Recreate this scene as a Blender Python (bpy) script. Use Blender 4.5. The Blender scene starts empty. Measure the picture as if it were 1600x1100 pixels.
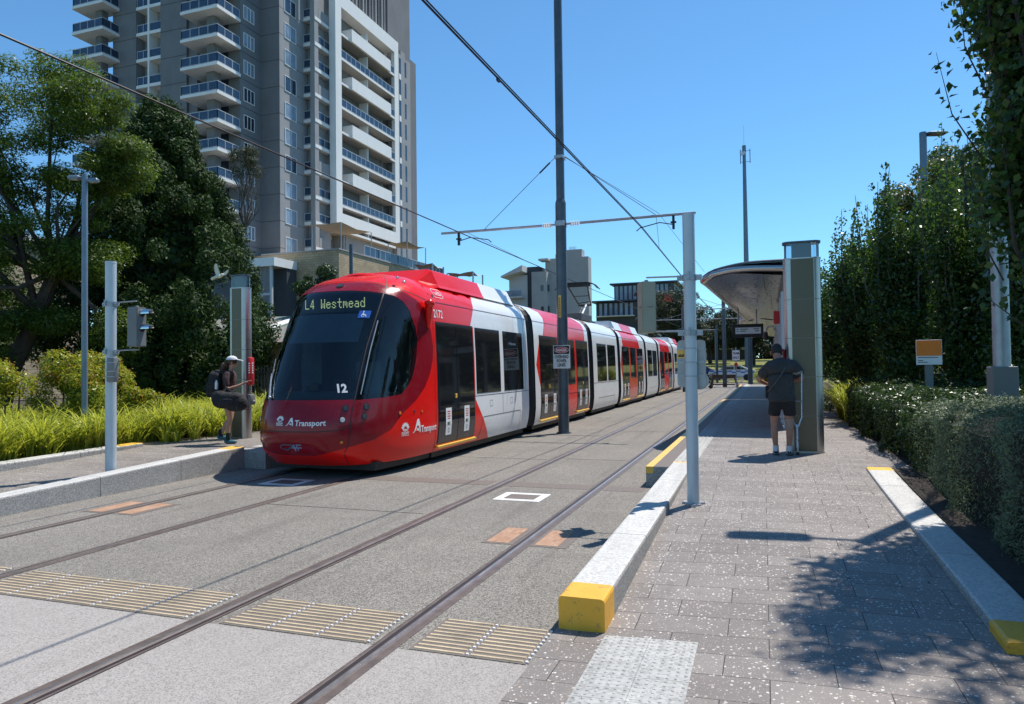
import bpy, bmesh, math, random
import numpy as np
from mathutils import Vector, Matrix
from mathutils.geometry import delaunay_2d_cdt

# ------------------------------------------------------------------ camera, sky, sun, exposure
sc = bpy.context.scene
cd = bpy.data.cameras.new('camera'); cam = bpy.data.objects.new('camera', cd)
sc.collection.objects.link(cam); sc.camera = cam
cd.sensor_width = 36; cd.lens = 1110 / 1600 * 36; cd.clip_start = .1; cd.clip_end = 5000
RM = Matrix([[0.942595, 0.019291, 0.333382], [0.333705, -0.016982, -0.942525], [-0.012521, 0.99967, -0.022445]])
cam.matrix_world = Matrix.Translation((0, 0, 1.78)) @ RM.to_4x4()
SUN = Vector((.25, .42, 1)).normalized()
w = bpy.data.worlds.new('World'); sc.world = w; w.use_nodes = True
wn = w.node_tree.nodes; wl = w.node_tree.links
sky = wn.new('ShaderNodeTexSky'); sky.sky_type = 'NISHITA'; sky.sun_disc = False
sky.sun_elevation = math.asin(SUN.z); sky.sun_rotation = math.atan2(SUN.x, SUN.y)
sky.altitude = 0; sky.air_density = .95; sky.dust_density = 0; sky.ozone_density = 6.0
bg = wn['Background']; bg.inputs['Strength'].default_value = .145
ti = wn.new('ShaderNodeMix'); ti.data_type = 'RGBA'; ti.blend_type = 'MULTIPLY'; ti.inputs[0].default_value = 1; ti.inputs[7].default_value = (.69, .985, 1.02, 1)
wl.new(sky.outputs[0], ti.inputs[6]); wl.new(ti.outputs[2], bg.inputs[0])
sd = bpy.data.lights.new('sun', 'SUN'); sd.energy = 5.0; sd.angle = math.radians(.5); sd.color = (1, .945, .87)
so = bpy.data.objects.new('sun', sd); sc.collection.objects.link(so)
so.rotation_euler = SUN.to_track_quat('Z', 'Y').to_euler(); so.location = (0, 0, 60)
sc.view_settings.view_transform = 'Standard'; sc.view_settings.look = 'None'
sc.view_settings.exposure = .24; sc.view_settings.gamma = 1
sc.cycles.max_bounces = 8; sc.cycles.transparent_max_bounces = 16
sc.cycles.caustics_reflective = False; sc.cycles.caustics_refractive = False

PI = math.pi
rnd = random.Random(7)

# ------------------------------------------------------------------ materials
class NT:
    def __init__(s, name):
        s.m = bpy.data.materials.new(name); s.m.use_nodes = True
        s.n = s.m.node_tree.nodes; s.l = s.m.node_tree.links
        s.b = s.n['Principled BSDF']; s.out = s.n['Material Output']
    def add(s, t, **k):
        x = s.n.new(t)
        for a, v in k.items():
            if a[0] == '_': x.inputs[a[1:].replace('_', ' ')].default_value = v
            else: setattr(x, a, v)
        return x
    def link(s, a, b): s.l.new(a, b)
    def co(s, kind='Object'): return s.add('ShaderNodeTexCoord').outputs[kind]
    def noise(s, scale, detail=4, rough=.6, co=None, dist=0):
        x = s.add('ShaderNodeTexNoise', _Scale=scale, _Detail=detail, _Roughness=rough, _Distortion=dist)
        s.link(co or s.pos(), x.inputs['Vector']); return x.outputs['Fac']
    def pos(s):
        if not hasattr(s, '_p'): s._p = s.add('ShaderNodeNewGeometry').outputs['Position']
        return s._p
    def ramp(s, f, stops):
        r = s.add('ShaderNodeValToRGB'); e = r.color_ramp.elements
        while len(e) < len(stops): e.new(.5)
        for i, (p, c) in enumerate(stops):
            e[i].position = p; e[i].color = (c if hasattr(c, '__len__') else (c, c, c)) [:3] + (1,) if hasattr(c, '__len__') else (c, c, c, 1)
        s.link(f, r.inputs[0]); return r.outputs[0]
    def mix(s, f, a, b, mode='MIX'):
        x = s.add('ShaderNodeMix', data_type='RGBA', blend_type=mode)
        for i, v in ((0, f), (6, a), (7, b)):
            if hasattr(v, 'links') or hasattr(v, 'is_linked'): s.link(v, x.inputs[i])
            elif hasattr(v, '__len__'): x.inputs[i].default_value = tuple(v)[:3] + (1,)
            else: x.inputs[i].default_value = v
        return x.outputs[2]
    def math(s, op, a, b=0, c=None):
        x = s.add('ShaderNodeMath', operation=op)
        for i, v in enumerate((a, b) if c is None else (a, b, c)):
            if hasattr(v, 'is_linked'): s.link(v, x.inputs[i])
            else: x.inputs[i].default_value = v
        return x.outputs[0]
    def bump(s, h, strength=.3, dist=.01):
        x = s.add('ShaderNodeBump', _Strength=strength, _Distance=dist)
        s.link(h, x.inputs['Height']); s.link(x.outputs[0], s.b.inputs['Normal'])
    def setb(s, **k):
        for a, v in k.items():
            i = s.b.inputs[a.replace('_', ' ')]
            if hasattr(v, 'is_linked'): s.link(v, i)
            elif hasattr(v, '__len__'): i.default_value = tuple(v)[:3] + (1,)
            else: i.default_value = v

def mat(name, col, rough=.5, metal=0, var=.12, scale=3., bump=0, bscale=60., coat=0, spec=.5, emit=0, bdist=.005):
    t = NT(name); c = tuple(col)
    if var:
        f = t.noise(scale, 5, .65)
        lo = tuple(x * (1 - var) for x in c); hi = tuple(min(1, x * (1 + var)) for x in c)
        t.setb(Base_Color=t.ramp(f, [(.3, lo), (.7, hi)]))
        g = t.noise(scale * 2.3, 3)
        t.setb(Roughness=t.ramp(g, [(.3, max(0, rough - .06)), (.7, min(1, rough + .06))]))
    else: t.setb(Base_Color=c, Roughness=rough)
    t.setb(Metallic=metal, Coat_Weight=coat, Specular_IOR_Level=spec)
    if bump: t.bump(t.noise(bscale, 4), bump, bdist)
    if emit: t.setb(Emission_Color=c, Emission_Strength=emit)
    return t.m

def foliage(name, dark, light, rough=.45, trans=.35, scale=1.2, spec=.4):
    t = NT(name)
    isl = t.add('ShaderNodeNewGeometry').outputs['Random Per Island']
    f = t.noise(scale, 3)
    k = t.math('ADD', t.math('MULTIPLY', isl, .6), t.math('MULTIPLY', f, .5))
    col = t.ramp(k, [(.25, dark), (.75, light)])
    t.setb(Base_Color=col, Roughness=rough, Specular_IOR_Level=spec)
    tr = t.add('ShaderNodeBsdfTranslucent'); lc = t.mix(.5, col, (light[0]*1.3, light[1]*1.4, light[2]*.7)); t.link(lc, tr.inputs[0])
    ms = t.add('ShaderNodeMixShader'); ms.inputs[0].default_value = trans
    t.link(t.b.outputs[0], ms.inputs[1]); t.link(tr.outputs[0], ms.inputs[2]); t.link(ms.outputs[0], t.out.inputs[0])
    return t.m

M = {}
def paint(name, col, rough=.16):
    t = NT(name); f = t.noise(1.1, 4); d = t.noise(9, 5)
    c = t.ramp(f, [(.35, tuple(x*.93 for x in col)), (.7, col)])
    c = t.mix(t.ramp(d, [(.5, 0.), (.85, .12)]), c, (.16, .14, .12))
    t.setb(Base_Color=c, Roughness=t.ramp(d, [(.3, rough), (.8, rough + .12)]), Coat_Weight=.12, Coat_Roughness=.06, Specular_IOR_Level=.32)
    t.bump(t.noise(.9, 2), .04, .05)
    return t.m
M['red'] = paint('tram_red', (.80, .010, .007))
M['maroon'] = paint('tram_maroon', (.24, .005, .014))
M['orange_red'] = paint('tram_orange', (.66, .05, .012))
M['white'] = paint('tram_white', (.82, .82, .81))
M['black'] = mat('black_rubber', (.012, .012, .013), .55, var=.2)
M['black_gloss'] = mat('black_gloss', (.006, .007, .009), .06, var=0, spec=.5)
M['dark_glass'] = mat('dark_glass', (.010, .012, .014), .04, var=0, spec=.55)
M['door_low'] = mat('door_kick', (.045, .038, .042), .3, var=.2)  # greyer tone paints the ground's reflection on the tucked-in lower door
M['seam'] = mat('seam', (.02, .012, .012), .6, var=0)
M['yellow'] = None
def y_paint():
    t = NT('yellow_paint'); f = t.noise(14, 8, .75); g = t.noise(2.2, 4)
    c = t.ramp(g, [(.3, (.70, .345, .022)), (.7, (.82, .44, .045))])
    c = t.mix(t.ramp(f, [(.56, 0.), (.68, .7)]), c, (.16, .13, .08))
    t.setb(Base_Color=c, Roughness=.5); t.bump(f, .2, .004); return t.m
M['yellow'] = y_paint()
M['yellow_clean'] = mat('yellow_strip', (.85, .50, .08), .4, var=.08)
M['white_paint'] = mat('white_paint', (.74, .73, .70), .5, var=.08)
M['led'] = mat('led_amber_green', (.50, .60, .28), .5, var=0, emit=.9)
M['sign_blue'] = mat('sign_blue', (.02, .10, .42), .3, var=0)
M['sign_white'] = mat('sign_white', (.78, .78, .76), .4, var=.04)
M['ink'] = mat('ink', (.015, .015, .018), .5, var=0)
M['ink_red'] = mat('ink_red', (.55, .02, .03), .45, var=0)
M['ink_green'] = mat('ink_green', (.03, .25, .10), .45, var=0)
M['amber'] = mat('amber_lens', (.75, .20, .02), .2, var=0)
M['lens'] = mat('lamp_lens', (.55, .52, .50), .1, var=0)
M['lens_dark'] = mat('lamp_lens_dark', (.05, .045, .05), .1, var=0)
M['chrome'] = mat('chrome', (.75, .75, .76), .18, 1, var=.05)
M['galv'] = mat('galvanised_steel', (.36, .39, .42), .42, .55, var=.14, scale=6, bump=.05)
M['pole_dark'] = mat('dark_grey_pole', (.085, .105, .125), .38, .3, var=.22, scale=3.5, bump=.08)
M['pole_blue'] = mat('blue_grey_pole', (.16, .22, .28), .4, .3, var=.12)
M['pole_white'] = mat('pale_pole', (.47, .54, .58), .35, .1, var=.07, scale=2, bump=.03)
M['steel'] = None
def brushed(name, c1, c2, rough=.32, metal=.9):
    t = NT(name); mp = t.add('ShaderNodeMapping'); mp.inputs['Scale'].default_value = (1, 1, 60)
    t.link(t.pos(), mp.inputs[0]); f = t.noise(3, 4, co=mp.outputs[0]); g = t.noise(1.5, 3)
    t.setb(Base_Color=t.mix(t.math('MULTIPLY', f, g), c1, c2), Roughness=t.ramp(f, [(.3, rough - .05), (.7, rough + .08)]), Metallic=metal)
    return t.m
M['steel'] = brushed('brushed_steel', (.42, .41, .39), (.60, .58, .55))
M['bronze'] = brushed('dark_panel_metal', (.12, .105, .075), (.17, .15, .11), .36, .55)
M['soffit'] = brushed('soffit_metal', (.46, .42, .40), (.62, .57, .54), .22, .9)
M['grey_box'] = mat('olive_grey_housing', (.31, .31, .235), .5, var=.08)
M['grey_plastic'] = mat('grey_plastic', (.16, .17, .17), .45, var=.08)
M['alu_sheet'] = mat('aluminium_sign_back', (.36, .38, .39), .45, .4, var=.1)
M['glass'] = None
def glass(name, tint=(.8, .9, .95), gloss=.25, rough=.02):
    t = NT(name); tr = t.add('ShaderNodeBsdfTransparent'); tr.inputs[0].default_value = tint + (1,)
    gl = t.add('ShaderNodeBsdfGlossy', _Roughness=rough); ms = t.add('ShaderNodeMixShader')
    fr = t.add('ShaderNodeFresnel', _IOR=1.5); k = t.math('ADD', fr.outputs[0], gloss)
    t.link(k, ms.inputs[0]); t.link(tr.outputs[0], ms.inputs[1]); t.link(gl.outputs[0], ms.inputs[2]); t.link(ms.outputs[0], t.out.inputs[0])
    t.n.remove(t.b); return t.m
M['glass'] = glass('clear_glass', (.75, .85, .9), .08)
M['cab_glass'] = glass('tinted_cab_glass', (.66, .74, .76), .02)
M['balcony_glass'] = mat('blue_balcony_glass', (.03, .055, .10), .06, var=.35, scale=.8, spec=.6)
M['window_glass'] = mat('building_window_glass', (.025, .04, .065), .05, var=.6, scale=.35, spec=.7)
M['curtained_glass'] = mat('window_with_blinds', (.22, .29, .37), .15, var=.35, scale=.5, spec=.6)
M['interior'] = mat('cab_interior', (.06, .065, .07), .6, var=.2)
M['interior_light'] = mat('cab_partition', (.30, .33, .33), .5, var=.2)
M['blind'] = mat('sun_blind', (.10, .135, .165), .6, var=.1)
M['skin'] = mat('skin', (.42, .235, .165), .5, var=.1, scale=20)
M['skin_tan'] = mat('skin_tan', (.36, .18, .12), .5, var=.1, scale=20)
M['hair'] = mat('dark_hair', (.018, .012, .010), .6, var=.4, scale=90, bump=.6, bscale=120)
M['hair_brown'] = mat('brown_hair', (.07, .032, .018), .6, var=.5, scale=80, bump=.6, bscale=110)
M['cloth_grey'] = mat('charcoal_cloth', (.040, .043, .045), .9, var=.25, scale=7, bump=.9, bscale=11, bdist=.05)
M['cloth_black'] = mat('black_cloth', (.012, .012, .014), .8, var=.3, scale=9, bump=.9, bscale=13, bdist=.04)
M['cloth_maroon'] = mat('brown_maroon_cloth', (.07, .035, .033), .9, var=.25, scale=9, bump=.9, bscale=14, bdist=.03)
M['cap'] = mat('white_cap', (.62, .63, .66), .8, var=.06)
M['shoe_white'] = mat('white_shoe', (.60, .60, .62), .6, var=.06)
M['teal'] = mat('teal_shoe', (.03, .12, .15), .6, var=.1)
M['sock'] = mat('dark_sock', (.012, .02, .022), .9, var=.1)
M['bandage'] = mat('bandage', (.34, .24, .19), .9, var=.08)
M['crutch'] = mat('crutch_aluminium', (.35, .47, .66), .3, .7, var=.06)
M['bark'] = mat('bark', (.055, .045, .037), .9, var=.4, scale=6, bump=.6, bscale=30)
M['bark_pale'] = mat('pale_bark', (.14, .125, .10), .9, var=.4, scale=6, bump=.5, bscale=30)
M['soil'] = mat('soil', (.045, .033, .024), .95, var=.4, scale=12, bump=.8, bscale=40)
M['feather'] = mat('white_feather', (.66, .67, .55), .8, var=.05)
M['wire'] = mat('wire', (.03, .028, .03), .5, .5, var=0)
M['rust'] = mat('rusty_iron', (.10, .055, .04), .8, var=.4, scale=8)
M['lf_jac'] = foliage('leaves_feathery', (.018, .048, .007), (.135, .20, .028), trans=.42, scale=.9)
M['lf_con'] = foliage('leaves_conifer', (.008, .024, .006), (.05, .10, .016), trans=.15, scale=1.5, rough=.7)
M['lf_pear'] = foliage('leaves_pear', (.014, .038, .010), (.085, .155, .032), rough=.33, trans=.4, spec=.5)
M['lf_pale'] = foliage('leaves_pale', (.04, .06, .02), (.13, .16, .06), trans=.3)
M['lf_gum'] = foliage('leaves_gum', (.022, .032, .016), (.075, .085, .045), trans=.25, rough=.6, scale=.5)
M['lf_far'] = foliage('leaves_far', (.014, .024, .014), (.05, .065, .035), trans=.2, rough=.7, scale=.35)
M['lf_west'] = foliage('leaves_westringia', (.026, .042, .024), (.16, .215, .11), trans=.15, rough=.6, scale=4)
M['lf_hedge'] = foliage('leaves_hedge', (.012, .030, .010), (.055, .10, .028), rough=.36, trans=.25, spec=.5, scale=3)
M['lf_strap'] = foliage('strap_leaves', (.075, .15, .014), (.52, .52, .08), rough=.38, trans=.45, scale=2.2)
M['lf_shrub'] = foliage('leaves_golden', (.06, .125, .014), (.40, .42, .04), rough=.35, trans=.4, scale=2.5)
M['lf_tip'] = foliage('leaves_red_tip', (.18, .09, .02), (.42, .25, .04), rough=.4, trans=.4, scale=3)

# ------------------------------------------------------------------ object helpers
ORG = {}
def link(o): sc.collection.objects.link(o); return o
def thing(name, label, cat, loc=(0, 0, 0), group=None):
    o = bpy.data.objects.new(name, None); link(o); o.location = loc; ORG[o.name] = Vector(loc)
    o.empty_display_size = .2
    tag(o, label, cat, group); return o
def tag(o, label=None, cat=None, group=None, kind=None):
    if label: o['label'] = label
    if cat: o['category'] = cat
    if group: o['group'] = group
    if kind: o['kind'] = kind
    return o
def org(p):
    return ORG.get(p.name, Vector((0, 0, 0))) if p else Vector((0, 0, 0))
def mk(name, V, Fc, mats, parent=None, mi=None, smooth=False, label=None):
    me = bpy.data.meshes.new(name)
    if isinstance(V, np.ndarray):
        n = len(V); V = V - np.array(org(parent))
        me.vertices.add(n); me.vertices.foreach_set('co', V.astype(np.float32).ravel())
        k = Fc.shape[1]; m = len(Fc)
        me.loops.add(m * k); me.loops.foreach_set('vertex_index', Fc.astype(np.int32).ravel())
        me.polygons.add(m); me.polygons.foreach_set('loop_start', np.arange(0, m * k, k, dtype=np.int32))
        me.polygons.foreach_set('loop_total', np.full(m, k, dtype=np.int32))
        me.update(calc_edges=True)
    else:
        og = org(parent)
        me.from_pydata([(v[0]-og.x, v[1]-og.y, v[2]-og.z) for v in V], [], Fc)
    for m_ in (mats if isinstance(mats, (list, tuple)) else [mats]): me.materials.append(M[m_] if isinstance(m_, str) else m_)
    if mi is not None: me.polygons.foreach_set('material_index', np.array(mi, dtype=np.int32))
    if smooth: me.polygons.foreach_set('use_smooth', np.ones(len(me.polygons), dtype=bool))
    me.update()
    o = bpy.data.objects.new(name, me); link(o)
    if parent: o.parent = parent; ORG[o.name] = org(parent)
    if label: o['label'] = label
    return o
def dup(root, loc=None, label=None, parent=None):
    c = root.copy(); link(c); ORG[c.name] = Vector(loc) if loc else org(root)
    if parent: c.parent = parent
    if loc is not None: c.location = loc
    if label: c['label'] = label
    for ch in list(root.children): dup(ch, None, None, c)
    return c
def frame(d):
    d = Vector(d).normalized(); a = Vector((0, 0, 1)) if abs(d.z) < .95 else Vector((1, 0, 0))
    u = d.cross(a).normalized(); return u, d.cross(u).normalized()
class MB:
    def __init__(s): s.v = []; s.f = []; s.m = []; s.cur = 0
    def mat(s, i): s.cur = i; return s
    def add(s, V, Fc):
        b = len(s.v); s.v += [tuple(x) for x in V]; s.f += [tuple(b + i for i in f) for f in Fc]; s.m += [s.cur] * len(Fc); return s
    def hexa(s, p):  # p: 8 pts bottom 4 ccw, top 4
        return s.add(p, [(3, 2, 1, 0), (4, 5, 6, 7), (0, 1, 5, 4), (1, 2, 6, 5), (2, 3, 7, 6), (3, 0, 4, 7)])
    def box(s, x0, x1, y0, y1, z0, z1):
        return s.hexa([(x0, y0, z0), (x1, y0, z0), (x1, y1, z0), (x0, y1, z0), (x0, y0, z1), (x1, y0, z1), (x1, y1, z1), (x0, y1, z1)])
    def bbox(s, x0, x1, y0, y1, z0, z1, b=.01):
        """box with chamfered edges"""
        bm = bmesh.new(); bmesh.ops.create_cube(bm, size=1)
        for v in bm.verts: v.co = Vector(((x0 + x1) / 2 + v.co.x * (x1 - x0), (y0 + y1) / 2 + v.co.y * (y1 - y0), (z0 + z1) / 2 + v.co.z * (z1 - z0)))
        bmesh.ops.bevel(bm, geom=bm.edges[:], offset=b, segments=2, affect='EDGES', profile=.5)
        bm.verts.index_update(); s.add([v.co[:] for v in bm.verts], [[v.index for v in f.verts] for f in bm.faces]); bm.free(); return s
    def ob(s, c, sz, R=None):
        c = Vector(c); P = []
        for z in (-.5, .5):
            for x, y in ((-.5, -.5), (.5, -.5), (.5, .5), (-.5, .5)):
                q = Vector((x * sz[0], y * sz[1], z * sz[2]))
                P.append(c + (R @ q if R else q))
        return s.hexa(P)
    def tube(s, pts, r, n=8, cap=True):
        pts = [Vector(p) for p in pts]; R = r if hasattr(r, '__len__') else [r] * len(pts); V = []; Fc = []
        u = None
        for i, p in enumerate(pts):
            d = (pts[min(i + 1, len(pts) - 1)] - pts[max(i - 1, 0)])
            if u is None: u, w_ = frame(d)
            else:
                d = d.normalized(); u = (u - d * u.dot(d)).normalized(); w_ = d.cross(u)
            for k in range(n):
                a = 2 * PI * k / n; V.append(p + (u * math.cos(a) + w_ * math.sin(a)) * R[i])
        for i in range(len(pts) - 1):
            for k in range(n):
                a = i * n + k; b = i * n + (k + 1) % n; Fc.append((a, b, b + n, a + n))
        if cap: Fc += [tuple(range(n - 1, -1, -1)), tuple(range((len(pts) - 1) * n, len(pts) * n))]
        return s.add(V, Fc)
    def cyl(s, p0, p1, r0, r1=None, n=20): return s.tube([p0, p1], [r0, r0 if r1 is None else r1], n)
    def ball(s, c, r, nu=12, nv=8, R=None):
        rr = r if hasattr(r, '__len__') else (r, r, r); V = []; Fc = []; c = Vector(c)
        for j in range(nv + 1):
            t = PI * j / nv
            for i in range(nu):
                a = 2 * PI * i / nu; q = Vector((rr[0] * math.sin(t) * math.cos(a), rr[1] * math.sin(t) * math.sin(a), rr[2] * math.cos(t)))
                V.append(c + (R @ q if R else q))
        for j in range(nv):
            for i in range(nu):
                a = j * nu + i; b = j * nu + (i + 1) % nu; Fc.append((a, a + nu, b + nu, b))
        return s.add(V, Fc)
    def prism(s, poly, f0, f1):
        """poly: 2-D points; f0,f1 map (a,b)->3-D for the two caps"""
        n = len(poly); V = [f0(*p) for p in poly] + [f1(*p) for p in poly]
        return s.add(V, [tuple(range(n - 1, -1, -1)), tuple(range(n, 2 * n))] + [(i, (i + 1) % n, n + (i + 1) % n, n + i) for i in range(n)])
    def quad(s, a, b, c, d): return s.add([a, b, c, d], [(0, 1, 2, 3)])
    def build(s, name, mats, parent=None, smooth=False, label=None):
        o = mk(name, s.v, s.f, mats, parent, s.m, False, label)
        if smooth:
            o.data.polygons.foreach_set('use_smooth', [True] * len(o.data.polygons))
            try: o.data.set_sharp_from_angle(angle=math.radians(40))
            except Exception: pass
        return o
def struct(o): o['kind'] = 'structure'; return o

# text as flat mesh: list of verts (u,v) and faces, normalised to height 1, left aligned at 0
TXT = {}
def text2d(s, bold=0.0, sx=1.0):
    k = (s, bold, sx)
    if k in TXT: return TXT[k]
    cu = bpy.data.curves.new('txt', 'FONT'); cu.body = s; cu.size = 1; cu.offset = bold; cu.resolution_u = 2
    o = bpy.data.objects.new('txt', cu); link(o); bpy.context.view_layer.update()
    me = bpy.data.meshes.new_from_object(o.evaluated_get(bpy.context.evaluated_depsgraph_get()))
    V = [(v.co.x * sx, v.co.y) for v in me.vertices]; Fc = [tuple(p.vertices) for p in me.polygons]
    bpy.data.objects.remove(o); bpy.data.curves.remove(cu); bpy.data.meshes.remove(me)
    x0 = min(v[0] for v in V); x1 = max(v[0] for v in V); y0 = 0; h = .69
    V = [((x - x0) / h, (y - y0) / h) for x, y in V]; TXT[k] = (V, Fc, (x1 - x0) / h); return TXT[k]
def text_on(mb, s, h, f, x=0, y=0, align='C', bold=.02, width=None, sx=1.0):
    """f(u,v)->3-D; x,y position in metres of baseline"""
    V, Fc, wd = text2d(s, bold, sx)
    k = h if width is None else width / wd
    off = {'L': 0, 'C': -wd * k / 2, 'R': -wd * k}[align]
    mb.add([f(x + off + a * k, y + b * h) for a, b in V], Fc)

# ------------------------------------------------------------------ setting materials
def aggregate(name, base, lo, hi, chips=None, rough=.9, bumpd=.006, fine=140, stain=True, sa=1.):
    t = NT(name)
    f = t.noise(fine, 6, .75); v = t.add('ShaderNodeTexVoronoi', _Scale=fine * .55); t.link(t.pos(), v.inputs['Vector'])
    vc = v.outputs['Color']; sep = t.add('ShaderNodeSeparateColor'); t.link(vc, sep.inputs[0])
    c = t.ramp(t.math('ADD', t.math('MULTIPLY', f, .55), t.math('MULTIPLY', sep.outputs[0], .45)), [(.30, lo), (.5, base), (.74, hi)])
    if stain:
        g = t.noise(.55, 6, .7); h = t.noise(2.6, 5, .7)
        c = t.mix(t.ramp(g, [(.38, .30 * sa), (.62, 0.)]), c, tuple(x * .55 for x in base))
        c = t.mix(t.ramp(h, [(.55, 0.), (.78, .30 * sa)]), c, tuple(min(1, x * 1.45) for x in base))
        mp = t.add('ShaderNodeMapping'); mp.inputs['Scale'].default_value = (2.2, .12, 1); t.link(t.pos(), mp.inputs[0])
        k = t.noise(1.6, 5, .7, co=mp.outputs[0]); c = t.mix(t.ramp(k, [(.52, 0.), (.75, .34 * sa)]), c, (.05, .042, .036))
    if stain:
        gv = t.add('ShaderNodeTexVoronoi', _Scale=.9, _Randomness=1.0); t.link(t.pos(), gv.inputs['Vector']); gs_ = t.add('ShaderNodeSeparateColor'); t.link(gv.outputs['Color'], gs_.inputs[0])
        c = t.mix(t.math('MULTIPLY', t.ramp(t.math('ADD', gv.outputs['Distance'], t.math('MULTIPLY', t.noise(14, 3), .05)), [(.05, 1.), (.085, 0.)]), t.math('MULTIPLY', gs_.outputs[0], .55)), c, tuple(x * .35 for x in base))
    t.setb(Base_Color=c, Roughness=rough, Specular_IOR_Level=.25); t.bump(t.math('ADD', f, t.math('MULTIPLY', v.outputs[0], .8)), .55, bumpd)
    return t.m
M['track_slab'] = aggregate('exposed_aggregate', (.215, .198, .172), (.095, .088, .078), (.37, .34, .30), fine=210, bumpd=.0022)
M['concrete'] = aggregate('smooth_concrete', (.35, .322, .296), (.22, .20, .185), (.385, .36, .335), fine=240, bumpd=.0008, sa=.45)
M['granite'] = aggregate('granite', (.36, .35, .33), (.20, .195, .19), (.50, .49, .47), fine=190, bumpd=.0006, stain=True)
M['granite_light'] = aggregate('granite_light', (.56, .55, .52), (.43, .42, .40), (.64, .63, .60), fine=120, bumpd=.001)
M['tactile'] = aggregate('tactile_white', (.44, .435, .41), (.34, .335, .315), (.52, .515, .49), fine=80, bumpd=.001)
M['strip_dark'] = mat('drain_plate', (.155, .125, .105), .7, var=.2, scale=20)
M['rib'] = mat('cream_rib', (.50, .39, .25), .6, var=.25, scale=4)
M['stud'] = mat('white_stud', (.72, .70, .66), .5, var=.05)
M['rail_head'] = mat('polished_rail', (.52, .48, .45), .36, .9, var=.2, scale=3)
M['rail_body'] = mat('rail_brown', (.125, .095, .082), .5, .1, var=.3, scale=7, bump=.2)
M['grass_far'] = aggregate('lawn', (.17, .175, .04), (.10, .12, .02), (.26, .24, .08), fine=4, stain=False)
M['earth'] = aggregate('ground_cover', (.06, .065, .03), (.03, .035, .018), (.10, .09, .05), fine=8)
M['ballast'] = aggregate('ballast', (.17, .15, .13), (.07, .06, .055), (.30, .27, .24), fine=14, bumpd=.03)
def paving():
    t = NT('terrazzo_paver')
    br = t.add('ShaderNodeTexBrick', _Scale=1.0); br.inputs['Brick Width'].default_value = .6; br.inputs['Row Height'].default_value = .3
    br.inputs['Mortar Size'].default_value = .0035; br.inputs['Mortar Smooth'].default_value = .3; br.offset = .42; br.offset_frequency = 2
    br.inputs['Color1'].default_value = (.19, .166, .150, 1); br.inputs['Color2'].default_value = (.255, .226, .205, 1)
    br.inputs['Mortar'].default_value = (.035, .03, .03, 1); br.inputs['Bias'].default_value = 0
    t.link(t.pos(), br.inputs['Vector'])
    def chips(scale, thr):
        v = t.add('ShaderNodeTexVoronoi', _Scale=scale, _Randomness=1.0); t.link(t.pos(), v.inputs['Vector'])
        sp = t.add('ShaderNodeSeparateColor'); t.link(v.outputs['Color'], sp.inputs[0])
        sz = t.math('MULTIPLY', sp.outputs[1], thr)
        inside = t.math('LESS_THAN', v.outputs['Distance'], sz)
        return t.math('MULTIPLY', inside, t.math('GREATER_THAN', sp.outputs[0], .36)), sp.outputs[2]
    a, k1 = chips(42, .42); b, k2 = chips(95, .38)
    big = t.ramp(k1, [(0, (.50, .40, .33)), (.4, (.62, .58, .52)), (1, (.72, .70, .66))])
    c = t.mix(a, br.outputs[0], big); c = t.mix(t.math('MULTIPLY', b, .8), c, (.52, .48, .43))
    notm = br.outputs['Fac']; c = t.mix(notm, c, (.04, .035, .033))
    g = t.noise(.8, 5, .7); c = t.mix(t.ramp(g, [(.4, .22), (.65, 0.)]), c, (.10, .085, .075))
    h = t.noise(3.5, 5, .7); c = t.mix(t.ramp(h, [(.56, 0.), (.8, .22)]), c, (.42, .38, .34))
    gv = t.add('ShaderNodeTexVoronoi', _Scale=2.3, _Randomness=1.0); t.link(t.pos(), gv.inputs['Vector']); gs_ = t.add('ShaderNodeSeparateColor'); t.link(gv.outputs['Color'], gs_.inputs[0])
    c = t.mix(t.math('MULTIPLY', t.math('LESS_THAN', gv.outputs['Distance'], t.math('MULTIPLY', gs_.outputs[1], .05)), .65), c, (.05, .045, .04))
    dr = t.noise(1.7, 7, .75, dist=1.2); c = t.mix(t.ramp(dr, [(.58, 0.), (.66, .30), (.72, 0.)]), c, (.09, .075, .06))
    t.setb(Base_Color=c, Roughness=.62, Specular_IOR_Level=.35)
    t.bump(t.math('SUBTRACT', t.math('MULTIPLY', t.noise(90, 3), .15), notm), .5, .003)
    return t.m
M['paving'] = paving()

# ------------------------------------------------------------------ ground
def sheet(name, x0, x1, y0, y1, z, m, nx=1, ny=1, hf=None):
    xs = np.linspace(x0, x1, nx + 1); ys = np.linspace(y0, y1, ny + 1); V = []; Fc = []
    for y in ys:
        for x in xs: V.append((x, y, hf(x, y) if hf else z))
    for j in range(ny):
        for i in range(nx):
            a = j * (nx + 1) + i; Fc.append((a, a + 1, a + nx + 2, a + nx + 1))
    return struct(mk(name, V, Fc, m, smooth=bool(hf)))
def hill(x, y):
    d = max(0, y - 85); return -.08 + 3.2 * (1 - math.exp(-(d / 38) ** 1.5)) * (1 if abs(x) < 400 else 1)
sheet('ground', -1500, 1500, -300, 3000, 0, 'earth', 60, 120, hill)
sheet('track_slab', -9.06, -1.0, 4.66, 66, 0, 'track_slab')
sheet('crossing', -30, -1.36, -6, 4.06, 0, 'concrete')
sheet('crossing_margin', -30, -1.36, 4.06, 4.66, 0, 'track_slab')
sheet('road_left', -30, -9.06, 4.66, 5.4, -.004, 'track_slab')
sheet('ballast_bed', -14, -1.2, 66, 78, -.01, 'ballast', 4, 10, lambda x, y: max(-.01, hill(x, y) + .06))
sheet('lawn', -60, 45, 79.5, 260, 0, 'grass_far', 30, 60, lambda x, y: hill(x, y) + (.05 if y > 80 else -.02))
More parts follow.
